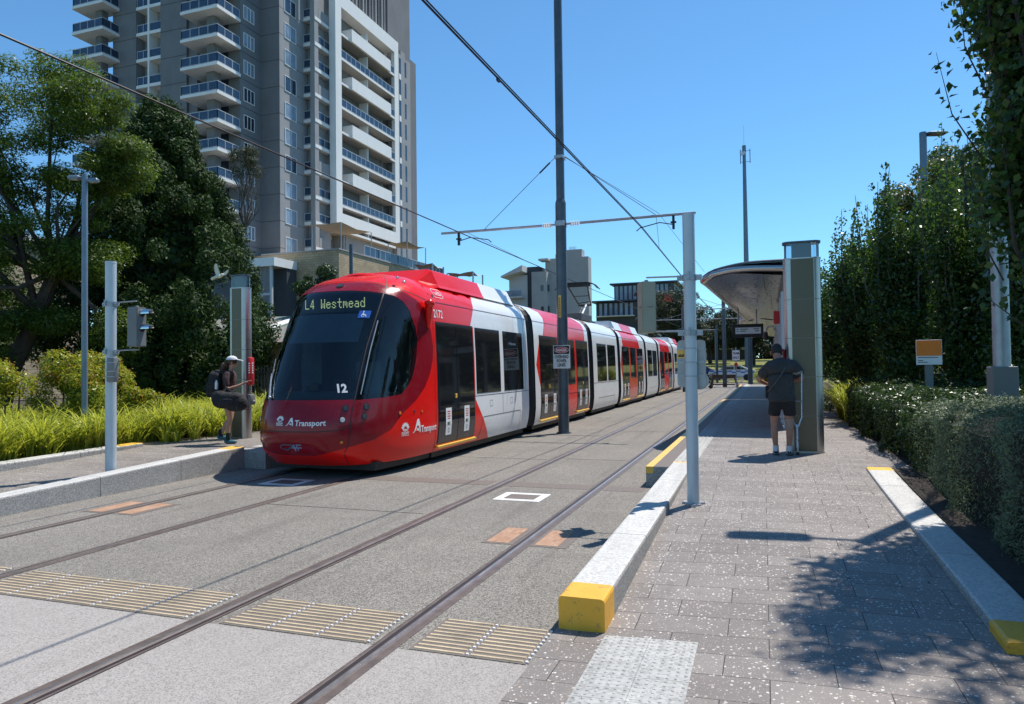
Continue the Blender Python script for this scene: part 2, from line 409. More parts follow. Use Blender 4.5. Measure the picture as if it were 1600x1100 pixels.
def ss(a, b, x): t = max(0, min(1, (x - a) / (b - a))); return t * t * (3 - 2 * t)
def hR(x, y):
    r = .3 * ss(4.0, 11.6, y) ; r = max(0, min(.3, (y - 4.75) / 6.3 * .3))
    return r + .05 * max(0, min(1, (x + 1.15) / 1.35)) * (1 - ss(5.5, 10.5, y)) * ss(1.5, 4.6, y)
sheet('footpath', -1.36, 9, -5, 11.06, 0, 'paving', 48, 60, hR)
sheet('garden_soil', 1.66, 26, 5.3, 11.02, 0, 'soil', 10, 10, lambda x, y: hR(x, y) + .03)
sheet('garden_bed', 1.9, 40, 11.0, 60, 0, 'soil', 20, 20, lambda x, y: .27 + (.03 if x > 2.2 else 0))
# right platform with its edge strips
pb = MB()
pb.mat(0).box(-1.03, 1.95, 11.06, 30, .0, .3); pb.box(-1.03, 3.2, 30, 57, 0, .3)
struct(pb.build('platform', ['paving']))
eb = MB(); eb.mat(0).box(-1.67, -1.03, 11.11, 57, -.02, .2965).box(-1.67, -1.352, 10.6, 11.11, -.02, .2965)
eb.mat(1).box(-1.672, -1.56, 10.598, 57, .2, .300)
eb.mat(2).box(-1.56, -1.34, 10.61, 57, .25, .3005)
eb.mat(3).box(-1.338, -1.0, 11.22, 57, .25, .303)
eb.mat(1).box(-1.338, -1.0, 11.11, 11.22, .25, .3035)
n = 4
for k in range(n):
    x = -1.31 + k * .085
    eb.mat(3).box(x, x + .035, 11.25, 57, .30, .3085)
struct(eb.build('platform_edge', ['granite', 'yellow_clean', 'strip_dark', 'tactile']))
# left platform and ramp
def hL(y): return .10 + .23 * ss(4.5, 11.0, y) if y < 11.2 else .33
sheet('ramp_left', -11.55, -9.3, 4.7, 10.7, 0, 'paving', 4, 24, lambda x, y: min(.33, .10 + .23 * (y - 4.7) / 6))
lb = MB(); lb.mat(0).box(-16, -8.54, 11.05, 57, -.05, .33).mat(1).box(-9.34, -8.56, 10.7, 11.05, -.05, .325)
lb.mat(0).box(-16, -9.34, 10.69, 11.05, -.05, .33)
lb.mat(2).box(-8.66, -8.535, 11.05, 57, .2, .334).mat(3).box(-9.3, -8.98, 11.2, 57, .3, .336)
struct(lb.build('platform', ['paving', 'granite', 'yellow_clean', 'tactile']))

def kerb(name, label, xo, xi, y0, y1, zt, yel0=None, yel1=None, zb=-.03, group='granite kerbs beside the ramps'):
    """bar kerb with rounded top arrises; zt(y) top height; yellow painted ends"""
    t = thing(name, label, 'kerb', ((xo + xi) / 2, (y0 + y1) / 2, 0), group)
    def seg(a, b, nm, mats):
        r = .025; q = MB()
        lo, hi = min(xo, xi), max(xo, xi)
        pf = lambda z: [(lo, zb), (hi, zb), (hi, z - r), (hi - r * .3, z - r * .3), (hi - r, z), (lo + r, z), (lo + r * .3, z - r * .3), (lo, z - r)]
        n = max(1, int((b - a) / .6)); ys = [a + (b - a) * i / n for i in range(n + 1)]
        rings = [[(x, y, z) for x, z in pf(zt(y))] for y in ys]; V = sum(rings, []); Fc = []; mi = []
        for i in range(n):
            for k in range(8):
                Fc.append((i * 8 + k, i * 8 + (k + 1) % 8, (i + 1) * 8 + (k + 1) % 8, (i + 1) * 8 + k)); mi.append(1 if k in (3, 4, 5) else 0)
        Fc += [tuple(range(7, -1, -1)), tuple(range(n * 8, n * 8 + 8))]; mi += [0, 0]
        mk(nm, V, Fc, mats, t, mi)
    a, b = y0, y1
    if yel0: seg(y0, y0 + yel0, 'painted_end', ['yellow', 'yellow']); a = y0 + yel0
    if yel1: seg(y1 - yel1, y1, 'painted_end', ['granite', 'yellow_clean']); b = y1 - yel1
    cuts = [a]
    while cuts[-1] + 1.8 < b: cuts.append(cuts[-1] + 1.5)
    cuts.append(b)
    for u, v in zip(cuts, cuts[1:]): seg(u, v - (.009 if v < b else 0), 'kerb_stone', ['granite', 'granite_light'])
    return t
kerb('bar_kerb', 'long pale granite kerb ending in a yellow painted block beside the white tactile tiles', -1.35, -1.03, 4.7, 11.1, lambda y: .225 + .08 * (y - 4.7) / 6.4, yel0=.32)
kerb('bar_kerb', 'granite kerb between the paving and the clipped hedge, yellow at both ends', 1.32, 1.65, 4.95, 11.05, lambda y: hR(1.4, y) + .035 + .035 * (1 - ss(5.2, 9, y)), yel0=.35, yel1=.22)
kerb('bar_kerb', 'tall granite kerb wall in front of the woman with the duffel bag', -9.03, -9.34, 4.7, 10.7, lambda y: .185 + .215 * (y - 4.7) / 6, yel1=.35)
kerb('bar_kerb', 'granite kerb edging the strappy grass on the far side of the left ramp', -11.5, -11.82, 4.9, 10.75, lambda y: .30 + .10 * (y - 4.9) / 5.8, yel1=.5)

# rails
def rail(xs, side, name='rail'):
    """xs(y)->x centre of the head; side=+1 groove on +x side"""
    ys = [-6] + list(np.arange(-4, 66, 2.0)) + list(np.arange(66, 88, 3.0))
    prof = [(-.085, .0035), (-.075, .0045), (-.03, .0045), (-.012, .0085), (.014, .009), (.03, .002), (.062, .002), (.065, .0045), (.085, .0045), (.09, .0035)]
    mt = [1, 1, 1, 0, 1, 2, 1, 1, 2]; V = []; Fc = []; mi = []
    for y in ys:
        x = xs(y); zz = max(0, hill(x, y) + .13) if y > 80 else 0
        for a, z in prof: V.append((x + a * side, y, z + zz))
    n = len(prof)
    for i in range(len(ys) - 1):
        for k in range(n - 1):
            q = (i * n + k, i * n + k + 1, (i + 1) * n + k + 1, (i + 1) * n + k)
            Fc.append(q if side > 0 else q[::-1]); mi.append(mt[k])
    struct(mk(name, V, Fc, ['rail_head', 'rail_body', 'seam'], None, mi))
cr = lambda y: 0 if y < 60 else .0016 * (y - 60) ** 2
rail(lambda y: -3.83, 1); rail(lambda y: -2.325, -1)
rail(lambda y: -7.9 + cr(y), 1); rail(lambda y: -6.385 + cr(y), -1)

# tactile ribbed strips across the crossing
def ribs(x0, x1, label):
    y0, y1 = 4.07, 4.65
    t = thing('ribbed_strip', label, 'ribbed strip', ((x0 + x1) / 2, 4.36, 0), 'cream ribbed warning strips across the tracks')
    q = MB(); q.box(x0, x1, y0, y1, -.02, .004); q.build('backing', ['strip_dark'], t)
    r = MB(); s = MB(); nr = 10
    ncol = max(1, round((x1 - x0) / .42)); cw = (x1 - x0) / ncol
    for k in range(nr):
        y = y0 + .03 + k * (y1 - y0 - .06) / (nr - 1)
        for c in range(ncol):
            a = x0 + c * cw + .02; b = a + cw - .04
            j = rnd.uniform(-.002, .002)
            r.hexa([(a, y - .013 + j, .003), (b, y - .013 + j, .003), (b, y + .013 + j, .003), (a, y + .013 + j, .003), (a + .004, y - .009 + j, .010), (b - .004, y - .009 + j, .010), (b - .004, y + .009 + j, .010), (a + .004, y + .009 + j, .010)])
            s.cyl((b + .02, y, .003), (b + .02, y, .011), .013, .010, 8)
    r.build('ribs', ['rib'], t); s.build('studs', ['stud'], t)
ribs(-8.9, -8.06, 'short ribbed strip at the left border of the photo')
ribs(-7.74, -6.52, 'ribbed strip between the rails of the left track')
ribs(-6.24, -3.98, 'widest ribbed strip, between the two tracks')
ribs(-3.66, -2.47, 'ribbed strip between the rails of the nearer track')
ribs(-2.16, -1.38, 'ribbed strip ending at the yellow kerb block')
# white tactile pad: tiles with rows of domes following the footpath
t = thing('tactile_pad', 'white tactile tiles with raised studs in front of the yellow kerb block', 'tactile tiles', (-.7, 4, 0))
q = MB(); dm = MB()
for j, (ya, yb) in enumerate([(4.66, 4.36), (4.36, 4.06), (4.06, 3.76), (3.76, 3.46), (3.46, 3.16), (3.16, 2.86), (2.86, 2.56)]):
    for i in range(2):
        xa = -1.02 + .3 * i; xb = xa + .298; b = ya - .003
        P = [(xa, yb, 0), (xb, yb, 0), (xb, b, 0), (xa, b, 0)]
        q.hexa([(x, y, hR(x, y) - .02) for x, y, _ in P] + [(x, y, hR(x, y) + .004) for x, y, _ in P])
        for u in range(6):
            for v in range(6):
                x = xa + .025 + u * .05; y = yb + .025 + v * .05; z = hR(x, y) + .003
                dm.add([(x + .0125 * math.cos(k * PI / 4), y + .0125 * math.sin(k * PI / 4), z) for k in range(8)] + [(x + .007 * math.cos(k * PI / 4), y + .007 * math.sin(k * PI / 4), z + .005) for k in range(8)],
                       [(k, (k + 1) % 8, 8 + (k + 1) % 8, 8 + k) for k in range(8)] + [tuple(range(8, 16))])
q.build('tiles', ['tactile'], t); dm.build('studs', ['tactile'], t)
# cross joints and drain strips in the slab
def plate(name, label, cat, x0, x1, y0, y1, z, m): q = MB(); q.box(x0, x1, y0, y1, -.01, z); return tag(q.build(name, [m]), label, cat)
plate('drain_strip', 'dark drain strip across the slab in front of the tram', 'drain', -6.2, -4.0, 10.1, 10.5, .0032, 'strip_dark')
plate('drain_strip', 'dark drain strip between the rails of the nearer track', 'drain', -3.72, -2.43, 10.1, 10.5, .0032, 'strip_dark')
plate('drain_strip', 'short dark drain strip near the platform end', 'drain', -2.21, -1.66, 10.1, 10.5, .0032, 'strip_dark')
for yj, xa_, xb_ in ((7.9, -6.3, -3.98), (13.2, -6.3, -3.98), (24.5, -6.3, -3.98), (30.5, -6.3, -3.98), (13.4, -3.7, -2.45), (19.5, -3.7, -2.45)):
    plate('slab_joint', 'hairline joint across the grey track slab', 'joint', xa_, xb_, yj, yj + .012, .0025, 'seam')['group'] = 'hairline joints across the slab'
plate('slab_joint', 'thin joint line across the slab beside the grey mast', 'joint', -6.3, -3.98, 18.0, 18.04, .003, 'seam')
for nm, (x0, y0), lb in (('a', (-3.5, 9.02), 'white painted square with a pit lid between the nearer rails'), ('b', (-7.55, 9.25), 'white painted square in the tram nose shadow')):
    t = thing('pit_cover', lb, 'pit cover', (x0, y0, 0), 'white outlined pit covers')
    q = MB(); X1, Y1 = x0 + .66, y0 + .58; e = .11
    q.box(x0, X1, y0, y0 + e, -.01, .004).box(x0, X1, Y1 - e, Y1, -.01, .004).box(x0, x0 + e, y0 + e, Y1 - e, -.01, .004).box(X1 - e, X1, y0 + e, Y1 - e, -.01, .004)
    q.build('painted_frame', ['white_paint'], t); q = MB(); q.box(x0 + e, X1 - e, y0 + e, Y1 - e, -.01, .003); q.build('lid', ['strip_dark'], t)
def brick_mat():
    t = NT('orange_brick'); br = t.add('ShaderNodeTexBrick', _Scale=1.0); br.inputs['Brick Width'].default_value = .11; br.inputs['Row Height'].default_value = .045; br.inputs['Mortar Size'].default_value = .005
    br.inputs['Color1'].default_value = (.36, .17, .085, 1); br.inputs['Color2'].default_value = (.46, .27, .165, 1); br.inputs['Mortar'].default_value = (.30, .24, .19, 1)
    mp = t.add('ShaderNodeMapping'); mp.inputs['Rotation'].default_value = (0, 0, PI / 2); t.link(t.pos(), mp.inputs[0]); t.link(mp.outputs[0], br.inputs['Vector'])
    f = t.noise(30, 5); t.setb(Base_Color=t.mix(t.ramp(f, [(.5, 0.), (.75, .5)]), br.outputs[0], (.20, .12, .08)), Roughness=.85); return t.m
M['orange_brick'] = brick_mat()
for x0, y0, lb in ((-2.72, 6.82, 'orange brick insert left of the nearest rail'), (-2.2, 6.82, 'orange brick insert right of the nearest rail'), (-8.27, 6.86, 'orange brick insert left of the farthest rail'), (-7.77, 6.86, 'orange brick insert right of the farthest rail')):
    t = thing('brick_insert', lb, 'brick insert', (x0, y0, 0), 'brick inserts beside the rails')
    q = MB(); q.box(x0 - .04, x0 + .34, y0 - .05, y0 + .7, -.01, .0036); q.build('concrete_surround', ['strip_dark'], t)
    q = MB(); q.box(x0, x0 + .24, y0, y0 + .66, -.01, .0055); q.build('bricks', ['orange_brick'], t)

# ------------------------------------------------------------------ tram
PR = [(.22, 1.25, 9.98, 3.0), (.28, 1.275, 9.9, 3.0), (.45, 1.31, 9.62, 2.7), (.7, 1.335, 9.47, 2.5), (.95, 1.335, 9.49, 2.5), (1.25, 1.33, 9.6, 2.55), (2.0, 1.315, 9.98, 2.5), (2.7, 1.285, 10.36, 2.4),
      (3.05, 1.25, 10.58, 2.35), (3.2, 1.19, 10.74, 2.3), (3.34, 1.08, 10.95, 2.25), (3.45, .93, 11.2, 2.2), (3.53, .72, 11.5, 2.2)]
XC = -7.14; YE = 12.1
def prz(z):
    if z <= PR[0][0]: return PR[0][1:]
    for a, b in zip(PR, PR[1:]):
        if z <= b[0]:
            t = (z - a[0]) / (b[0] - a[0]); return tuple(a[i] + (b[i] - a[i]) * t for i in (1, 2, 3))
    return PR[-1][1:]
def nosept(phi, z):
    w_, yf, n = prz(z); th = phi * PI / 2; s = math.sin(th); c = max(0., math.cos(th)); a = 2 / n
    return Vector((w_ * math.copysign(abs(s) ** a, s), (YE - yf) * (1 - c ** a) + yf, z))
def nose_n(phi, z):
    e = .004; a = nosept(max(-1, phi - e), z); b = nosept(min(1, phi + e), z); c = nosept(phi, max(.22, z - .02)); d = nosept(phi, min(3.53, z + .02))
    n = (b - a).cross(d - c)
    if n.length < 1e-9: n = Vector((phi, -1, 0))
    return n.normalized()
def nose(phi, z, off=0): return nosept(phi, z) + nose_n(phi, z) * off
def side(y, z, off=0, sg=1):
    w_ = prz(z)[0]; dz = (prz(min(3.53, z + .03))[0] - prz(max(.22, z - .03))[0]) / .06
    n = Vector((1, 0, -dz)).normalized(); return Vector((sg * (w_ + n.x * off), y, z + n.z * off))
def inside(p, poly):
    x, y = p; c = False; j = len(poly) - 1
    for i in range(len(poly)):
        xi, yi = poly[i]; xj, yj = poly[j]
        if (yi > y) != (yj > y) and x < (xj - xi) * (y - yi) / (yj - yi) + xi: c = not c
        j = i
    return c
def partition(rect, regions, gx, gy, lines=()):
    """constrained triangulation of a rectangle cut by region outlines -> verts, tris, centroid test is left to the caller"""
    x0, x1, y0, y1 = rect; P = []; E_ = []
    def loop(poly, closed=True):
        pts = []
        n = len(poly)
        for i in range(n if closed else n - 1):
            a = poly[i]; b = poly[(i + 1) % n]; k = max(1, int(max(abs(b[0] - a[0]) / gx, abs(b[1] - a[1]) / gy)))
            for t in range(k): pts.append((a[0] + (b[0] - a[0]) * t / k, a[1] + (b[1] - a[1]) * t / k))
        if not closed: pts.append(poly[-1])
        s = len(P); P.extend(pts)
        m = len(pts)
        for i in range(m if closed else m - 1): E_.append((s + i, s + (i + 1) % m))
    loop([(x0, y0), (x1, y0), (x1, y1), (x0, y1)])
    for r in regions: loop([(min(x1, max(x0, a)), min(y1, max(y0, b))) for a, b in r])
    nx = int((x1 - x0) / gx); ny = int((y1 - y0) / gy)
    for i in range(1, nx):
        for j in range(1, ny): P.append((x0 + (x1 - x0) * i / nx, y0 + (y1 - y0) * j / ny))
    V, _, T, _, _, _ = delaunay_2d_cdt([Vector(p) for p in P], E_, [], 0, 1e-5)
    T = [tuple(t) for t in T]
    V = [(v.x, v.y) for v in V]; out = []
    for t in T:
        a, b, c = (V[i] for i in t)
        ar = (b[0] - a[0]) * (c[1] - a[1]) - (c[0] - a[0]) * (b[1] - a[1])
        if abs(ar) < 1e-10: continue
        out.append(t if ar > 0 else t[::-1])
    return V, out, [((V[t[0]][0] + V[t[1]][0] + V[t[2]][0]) / 3, (V[t[0]][1] + V[t[1]][1] + V[t[2]][1]) / 3) for t in out]
tram = thing('tram', 'long red and white seven-section tram with L4 Westmead on its front display', 'tram', (XC, 9.4, 0))
TO = Vector((XC, 0, 0))
def tsub(name, V, T, mats, mi=None, parent=None, smooth=True, flip=False):
    used = sorted({i for t in T for i in t}); ix = {k: i for i, k in enumerate(used)}
    VV = [V[k] + TO for k in used]; TT = [tuple(ix[i] for i in (t[::-1] if flip else t)) for t in T]
    return mk(name, VV, TT, mats, parent or tram, mi, smooth)
WSR = [(.405, 1.30), (.405, 1.6), (.415, 2.18), (.445, 2.69), (.475, 3.12)]
WS = [(-.405, 1.30)] + WSR + [(.335, 3.15), (.155, 3.17), (-.155, 3.17), (-.335, 3.15)] + [(-a, b) for a, b in WSR[::-1][:-1]]
SG = [(.405, 1.29), (.6, 1.31), (.74, 1.35), (.79, 1.49), (.815, 1.6), (.835, 1.8), (.845, 2.01), (.845, 2.31), (.82, 2.53), (.77, 2.72), (.73, 2.87), (.67, 2.99), (.58, 3.08), (.475, 3.12), (.445, 2.69), (.415, 2.18), (.405, 1.6)]
P1 = [(.43, 1.37), (.715, 1.40), (.555, 2.64), (.465, 2.62), (.435, 2.1)]
P2 = [(.745, 1.45), (.785, 1.58), (.812, 1.8), (.825, 2.02), (.822, 2.3), (.80, 2.5), (.765, 2.62), (.60, 2.64)]
arc = [(.10, .41), (.19, .45), (.31, .51), (.42, .56), (.56, .63), (.68, .77), (.765, 1.03), (.86, 1.22), (.93, 1.45), (.97, 1.7), (.99, 1.95), (.995, 2.2), (.985, 2.45), (.955, 2.71), (.91, 2.88), (.84, 3.02), (.74, 3.12), (.62, 3.22), (.4, 3.31), (.2, 3.345)]
DK = [(-a, b) for a, b in arc[::-1]] + arc
mir = lambda p: [(-a, b) for a, b in p[::-1]]
WSI = [(a * .965, b + (.035 if b < 2.5 else -.03)) for a, b in WS]
# lower edge of the coloured arc on the left side mirrors the right one
def nose_shell(flipy=None, parent=None):
    V, T, Cn = partition((-1, 1, .22, 3.53), [WS, SG, P1, P2, mir(SG), mir(P1), mir(P2), DK, WSI], .022, .075)
    fy = (lambda v: v) if flipy is None else (lambda v: Vector((-v.x, flipy - v.y, v.z)))
    P3 = [fy(nose(a, b)) for a, b in V]; P4 = [fy(nose(a, b, -.004)) for a, b in V]
    body = [[], []]; gl = []; sgl = []; fr = []
    for t, c in zip(T, Cn):
        m = (abs(c[0]), c[1])
        if inside(c, WS): (gl if inside(c, WSI) else fr).append(t)
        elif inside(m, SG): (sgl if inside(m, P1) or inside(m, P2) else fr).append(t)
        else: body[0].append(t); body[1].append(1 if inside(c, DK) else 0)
    return P3, P4, body, gl, sgl, fr
def nose_roof(P=None, fy=lambda v: v):
    V = []; Fc = []; n = 24
    for i in range(n + 1):
        a = nosept(.02 + .98 * i / n, 3.53)
        for k in range(9):
            u = 1 - 2 * k / 8; V.append(fy(Vector((a.x * u, a.y, 3.53 + .07 * (1 - u * u) * min(1, i / 10 + .15)))))
    for i in range(n):
        for k in range(8):
            a = i * 9 + k; Fc.append((a, a + 9, a + 10, a + 1))
    return V, Fc
P3, P4, body, gl, sgl, fr = nose_shell()
b0 = len(P3); rv, rf = nose_roof(); P3r = P3 + rv
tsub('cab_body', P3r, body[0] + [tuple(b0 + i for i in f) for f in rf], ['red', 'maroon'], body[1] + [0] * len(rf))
tsub('windscreen', P4, gl, ['cab_glass']); tsub('cab_side_window', P4, sgl, ['cab_glass']); tsub('window_surround', P4, fr, ['black_gloss'])
# far end cab (same shell turned round)
flip = 58.3 + 9.47 - .0
Q3, Q4, qb, qg, qs, qf = nose_shell(flip)
rv2, rf2 = nose_roof(fy=lambda v: Vector((-v.x, flip - v.y, v.z)))
tsub('cab_body', Q3 + rv2, qb[0] + [tuple(b0 + i for i in f) for f in rf2], ['red', 'maroon'], qb[1] + [0] * len(rf2))
tsub('windscreen', Q4, qg + qs + qf, ['black_gloss'])

def strip_on(f, pts, wd, off=.003, closed=False):
    """thin ribbon of width wd along a polyline in the parameter space of f"""
    Q = []
    for a, b in zip(pts, pts[1:]):
        k = max(1, int(math.hypot((b[0] - a[0]) * 2, b[1] - a[1]) / .06))
        for t in range(k): Q.append((a[0] + (b[0] - a[0]) * t / k, a[1] + (b[1] - a[1]) * t / k))
    Q.append(pts[-1]); P = [f(a, b, off) for a, b in Q]; N = [(f(a, b, off + .02) - f(a, b, off)).normalized() for a, b in Q]; V = []; Fc = []
    for i, p in enumerate(P):
        d = (P[min(i + 1, len(P) - 1)] - P[max(i - 1, 0)]).normalized(); s = d.cross(N[i]) * wd / 2
        V += [p - s, p + s]
    for i in range(len(P) - 1): Fc.append((2 * i, 2 * i + 1, 2 * i + 3, 2 * i + 2))
    return V, Fc
def strips(name, f, L, wd, m, off=.003, parent=None):
    V = []; Fc = []
    for pts in L:
        a, b = strip_on(f, pts, wd, off); k = len(V); V += a; Fc += [tuple(k + i for i in q) for q in b]
    return tsub(name, V, Fc, [m], None, parent)
strips('panel_seam', nose, [[(-.39, .86), (-.31, .82), (-.195, .81), (.195, .81), (.31, .82), (.39, .86), (.41, .90)],
    [(.405, 1.29), (.4, 1.09), (.405, .79), (.38, .59), (.3, .36), (.28, .24)], [(-.405, 1.29), (-.4, 1.09), (-.405, .79), (-.38, .59), (-.3, .36), (-.28, .24)],
    [(.475, 3.12), (.49, 3.2), (.5, 3.3), (.48, 3.5)], [(-.475, 3.12), (-.49, 3.2), (-.5, 3.3), (-.48, 3.5)],
    [(-.5, 3.3), (-.2, 3.37), (.2, 3.37), (.5, 3.3), (.7, 3.19), (.95, 3.06)]], .014, 'seam')
strips('window_divider', nose, [[(.405, 1.29), (.405, 1.6), (.415, 2.18), (.445, 2.69), (.475, 3.12)], [(-.405, 1.29), (-.405, 1.6), (-.415, 2.18), (-.445, 2.69), (-.475, 3.12)]], .02, 'seam', .004)
strips('window_divider', nose, [[(.44, 1.38), (.447, 2.1), (.465, 2.62)]], .018, 'galv', .006)
# lamps on the front: pairs either side of the corner seam
def lamp(phi, z, r, m, nm='headlamp'):
    for s in (1, -1):
        c = nose(phi * s, z, .0) + TO; n = nose_n(phi * s, z); q = MB(); q.mat(0).cyl(c - n * .03, c + n * .006, r * 1.25, r * 1.3, 20); q.mat(1).cyl(c + n * .004, c + n * .012, r, r * .85, 20)
        q.build(nm, ['black', m], tram, smooth=True)
lamp(.352, 1.165, .042, 'lens_dark'); lamp(.345, .985, .042, 'lens'); lamp(.495, 1.175, .045, 'lens_dark'); lamp(.49, 1.02, .04, 'lens_dark'); lamp(.335, .63, .028, 'amber', 'indicator_lamp')
lamp(.74, 1.03, .03, 'amber', 'indicator_lamp'); lamp(.905, 1.02, .022, 'amber', 'indicator_lamp'); lamp(.85, 1.035, .018, 'lens_dark', 'sensor')
c = nose(.035, 3.27, 0) + TO; q = MB(); q.mat(0).cyl(c - nose_n(.035, 3.27) * .03, c + nose_n(.035, 3.27) * .012, .075, .07, 24); q.mat(1).cyl(c, c + nose_n(.035, 3.27) * .018, .05, .045, 20); q.build('front_marker_lamp', ['black', 'lens_dark'], tram, True)
# camera pods at the cab corner
for s in (1, -1):
    q = MB(); q.ball((XC + s * 1.36, 11.82, 2.99), (.095, .11, .085)); q.tube([(XC + s * 1.34, 11.83, 2.95), (XC + s * 1.31, 11.86, 2.72), (XC + s * 1.28, 11.9, 2.55)], [.075, .06, .03], 12)
    q.build('camera_pod', ['red'], tram, True)
for s, y, z in ((1, 11.35, 3.43), (1, 11.6, 3.38)):
    q = MB(); q.ball((XC + .95 * s, y, z), .03, 10, 6); q.build('antenna_stud', ['chrome'], tram, True)
# lettering helpers on curved skins
def fn(p0, z0, off=.005, mode='x'):
    """u: metres along the skin at height z0, v: metres up, kept plumb; -> 3-D"""
    tab = [(0, p0)]
    for sg in (1, -1):
        ph = p0; u = 0; prev = nosept(ph, z0)
        while abs(u) < 1.5:
            ph += sg * .004
            if abs(ph) > 1: break
            c_ = nosept(ph, z0); u += sg * (c_ - prev).length; prev = c_; tab.append((u, ph))
    tab.sort(); us = [a for a, _ in tab]; ps = [b for _, b in tab]
    def f(u, v):
        ph = float(np.interp(u, us, ps)); p = nosept(ph, z0); w_, yf, n = prz(z0 + v)
        if mode == 'x': k = min(1, (abs(p.x) / w_) ** (n / 2)); ph = math.copysign(math.asin(k) / (PI / 2), ph)
        else:
            r = max(0, min(1, 1 - (p.y - yf) / (YE - yf))); ph = math.copysign(math.acos(min(1, r ** (n / 2))) / (PI / 2), ph)
        return nose(ph, z0 + v, off) + TO
    return f
def letters(name, items, m, parent=tram):
    q = MB()
    for it in items: text_on(q, **it)
    return q.build(name, [m], parent)
def emblem_transport(q, f, x, y, s):
    """white swoosh letter A shape: three curved blades"""
    o = [(0, 0), (.25, .18), (.45, .55), (.62, .95), (.85, 1.0), (1.02, .62), (1.1, .1), (.98, -.02), (.9, .3), (.78, .52), (.6, .5), (.45, .25), (.22, .05)]
    i_ = [(.5, .16), (.66, .36), (.80, .33), (.92, .02), (.78, .15), (.62, .17)]
    q.add([f(x + a * s, y + b * s) for a, b in o], [tuple(range(len(o)))])
    q.add([f(x + a * s, y + b * s) for a, b in i_], [tuple(range(len(i_)))])
def emblem_flower(q, f, x, y, s):
    for k in range(7):
        a = PI * (.1 + .8 * k / 6); r0, r1, w_ = .15, .5, .09 if k % 2 else .11
        d = (math.cos(a), math.sin(a)); nrm = (-d[1], d[0])
        pts = [(d[0] * r0, d[1] * r0), (d[0] * .35 + nrm[0] * w_, d[1] * .35 + nrm[1] * w_), (d[0] * r1, d[1] * r1), (d[0] * .35 - nrm[0] * w_, d[1] * .35 - nrm[1] * w_)]
        q.add([f(x + (.5 + a_) * s, y + (.45 + b_) * s) for a_, b_ in pts[::-1]], [(0, 1, 2, 3)])
    for k in range(2):
        y0_ = .44 - k * .09; w_ = .38 - .1 * k
        q.add([f(x + (.5 - w_) * s, y + (y0_) * s), f(x + (.5 + w_) * s, y + y0_ * s), f(x + (.5 + w_ * .8) * s, y + (y0_ - .05) * s), f(x + (.5 - w_ * .8) * s, y + (y0_ - .05) * s)], [(3, 2, 1, 0)])
    text_on(q, 'NSW', .22 * s, f, x + .5 * s, y + .04 * s, bold=.03, width=.85 * s)
    q.add([f(x + .05 * s, y), f(x + .95 * s, y), f(x + .95 * s, y - .04 * s), f(x + .05 * s, y - .04 * s)], [(3, 2, 1, 0)])
f0 = fn(-.07, .90); q = MB(); emblem_flower(q, f0, -.03, .01, .16); emblem_transport(q, f0, .17, .0, .13); text_on(q, 'Transport', .085, f0, .34, .005, 'L', .025); q.build('front_logo', ['sign_white'], tram)
f0 = fn(-.055, .50); q = MB()
for st in ([(.24, .10), (.05, .10), (0, .07), (0, .04), (.05, .02), (.14, .02)], [(.10, 0), (.2, .055), (.27, .10), (.27, .0)], [(.17, .05), (.30, .05)], [(.40, .10), (.32, .10), (.32, 0)], [(.32, .05), (.39, .05)]):
    for a, b in zip(st, st[1:]):
        d = Vector((b[0] - a[0], b[1] - a[1])).normalized(); n_ = Vector((-d.y, d.x)) * .011
        q.add([f0(a[0] + n_.x - d.x * .006, a[1] + n_.y - d.y * .006), f0(a[0] - n_.x - d.x * .006, a[1] - n_.y - d.y * .006), f0(b[0] - n_.x + d.x * .006, b[1] - n_.y + d.y * .006), f0(b[0] + n_.x + d.x * .006, b[1] + n_.y + d.y * .006)], [(0, 1, 2, 3)])
q.build('maker_badge', ['chrome'], tram)
Y0_ = nosept(.75, .62).y
def fside(u, v):
    y = Y0_ + u; z = .62 + v
    if y >= YE - .004: return side(y, z, .006) + TO
    w_, yf, n = prz(z); r = max(0, min(1, 1 - (y - yf) / (YE - yf))); return nose(math.acos(min(1, r ** (n / 2))) / (PI / 2), z, .006) + TO
q = MB(); S_ = (12.10 - Y0_) / 1.22
emblem_flower(q, fside, .0, .02, .21 * S_ + .03); emblem_transport(q, fside, .33 * S_, .03, .25 * S_); text_on(q, 'Transport', .115, fside, .62 * S_, .03, 'L', .025, width=.60 * S_); q.build('side_logo', ['sign_white'], tram)
f0 = fn(.30, 1.42); q = MB(); text_on(q, '12', .13, lambda u, v: f0(u - .38 * v, v), .02, 0, 'C', .035); q.build('fleet_number', ['sign_white'], tram)
f0 = fn(.34, 2.66); q = MB(); q.mat(0)
def rrect(q, f, x0, x1, y0, y1, nx=4):
    for k in range(nx):
        a = x0 + (x1 - x0) * k / nx; b = x0 + (x1 - x0) * (k + 1) / nx; q.add([f(a, y0), f(b, y0), f(b, y1), f(a, y1)], [(0, 1, 2, 3)])
rrect(q, f0, -.1, .1, 0, .13)
f1 = fn(.34, 2.66, .008); q.mat(1)
q.add([f1(-.02 + .03 * math.cos(a), .045 + .03 * math.sin(a)) for a in [PI * 2 * k / 14 for k in range(14)]], [tuple(range(14))]); q.mat(0)
q.add([fn(.34, 2.66, .010)(-.02 + .018 * math.cos(a), .045 + .018 * math.sin(a)) for a in [PI * 2 * k / 14 for k in range(14)]], [tuple(range(14))]); q.mat(1)
f2 = fn(.34, 2.66, .012)
q.add([f2(-.032, .06), f2(-.02, .06), f2(-.016, .10), f2(-.03, .10)], [(0, 1, 2, 3)]); q.add([f2(-.03, .05), f2(.015, .05), f2(.03, .02), f2(.042, .025), f2(.022, .062), f2(-.03, .062)], [(0, 1, 2, 3, 4, 5)])
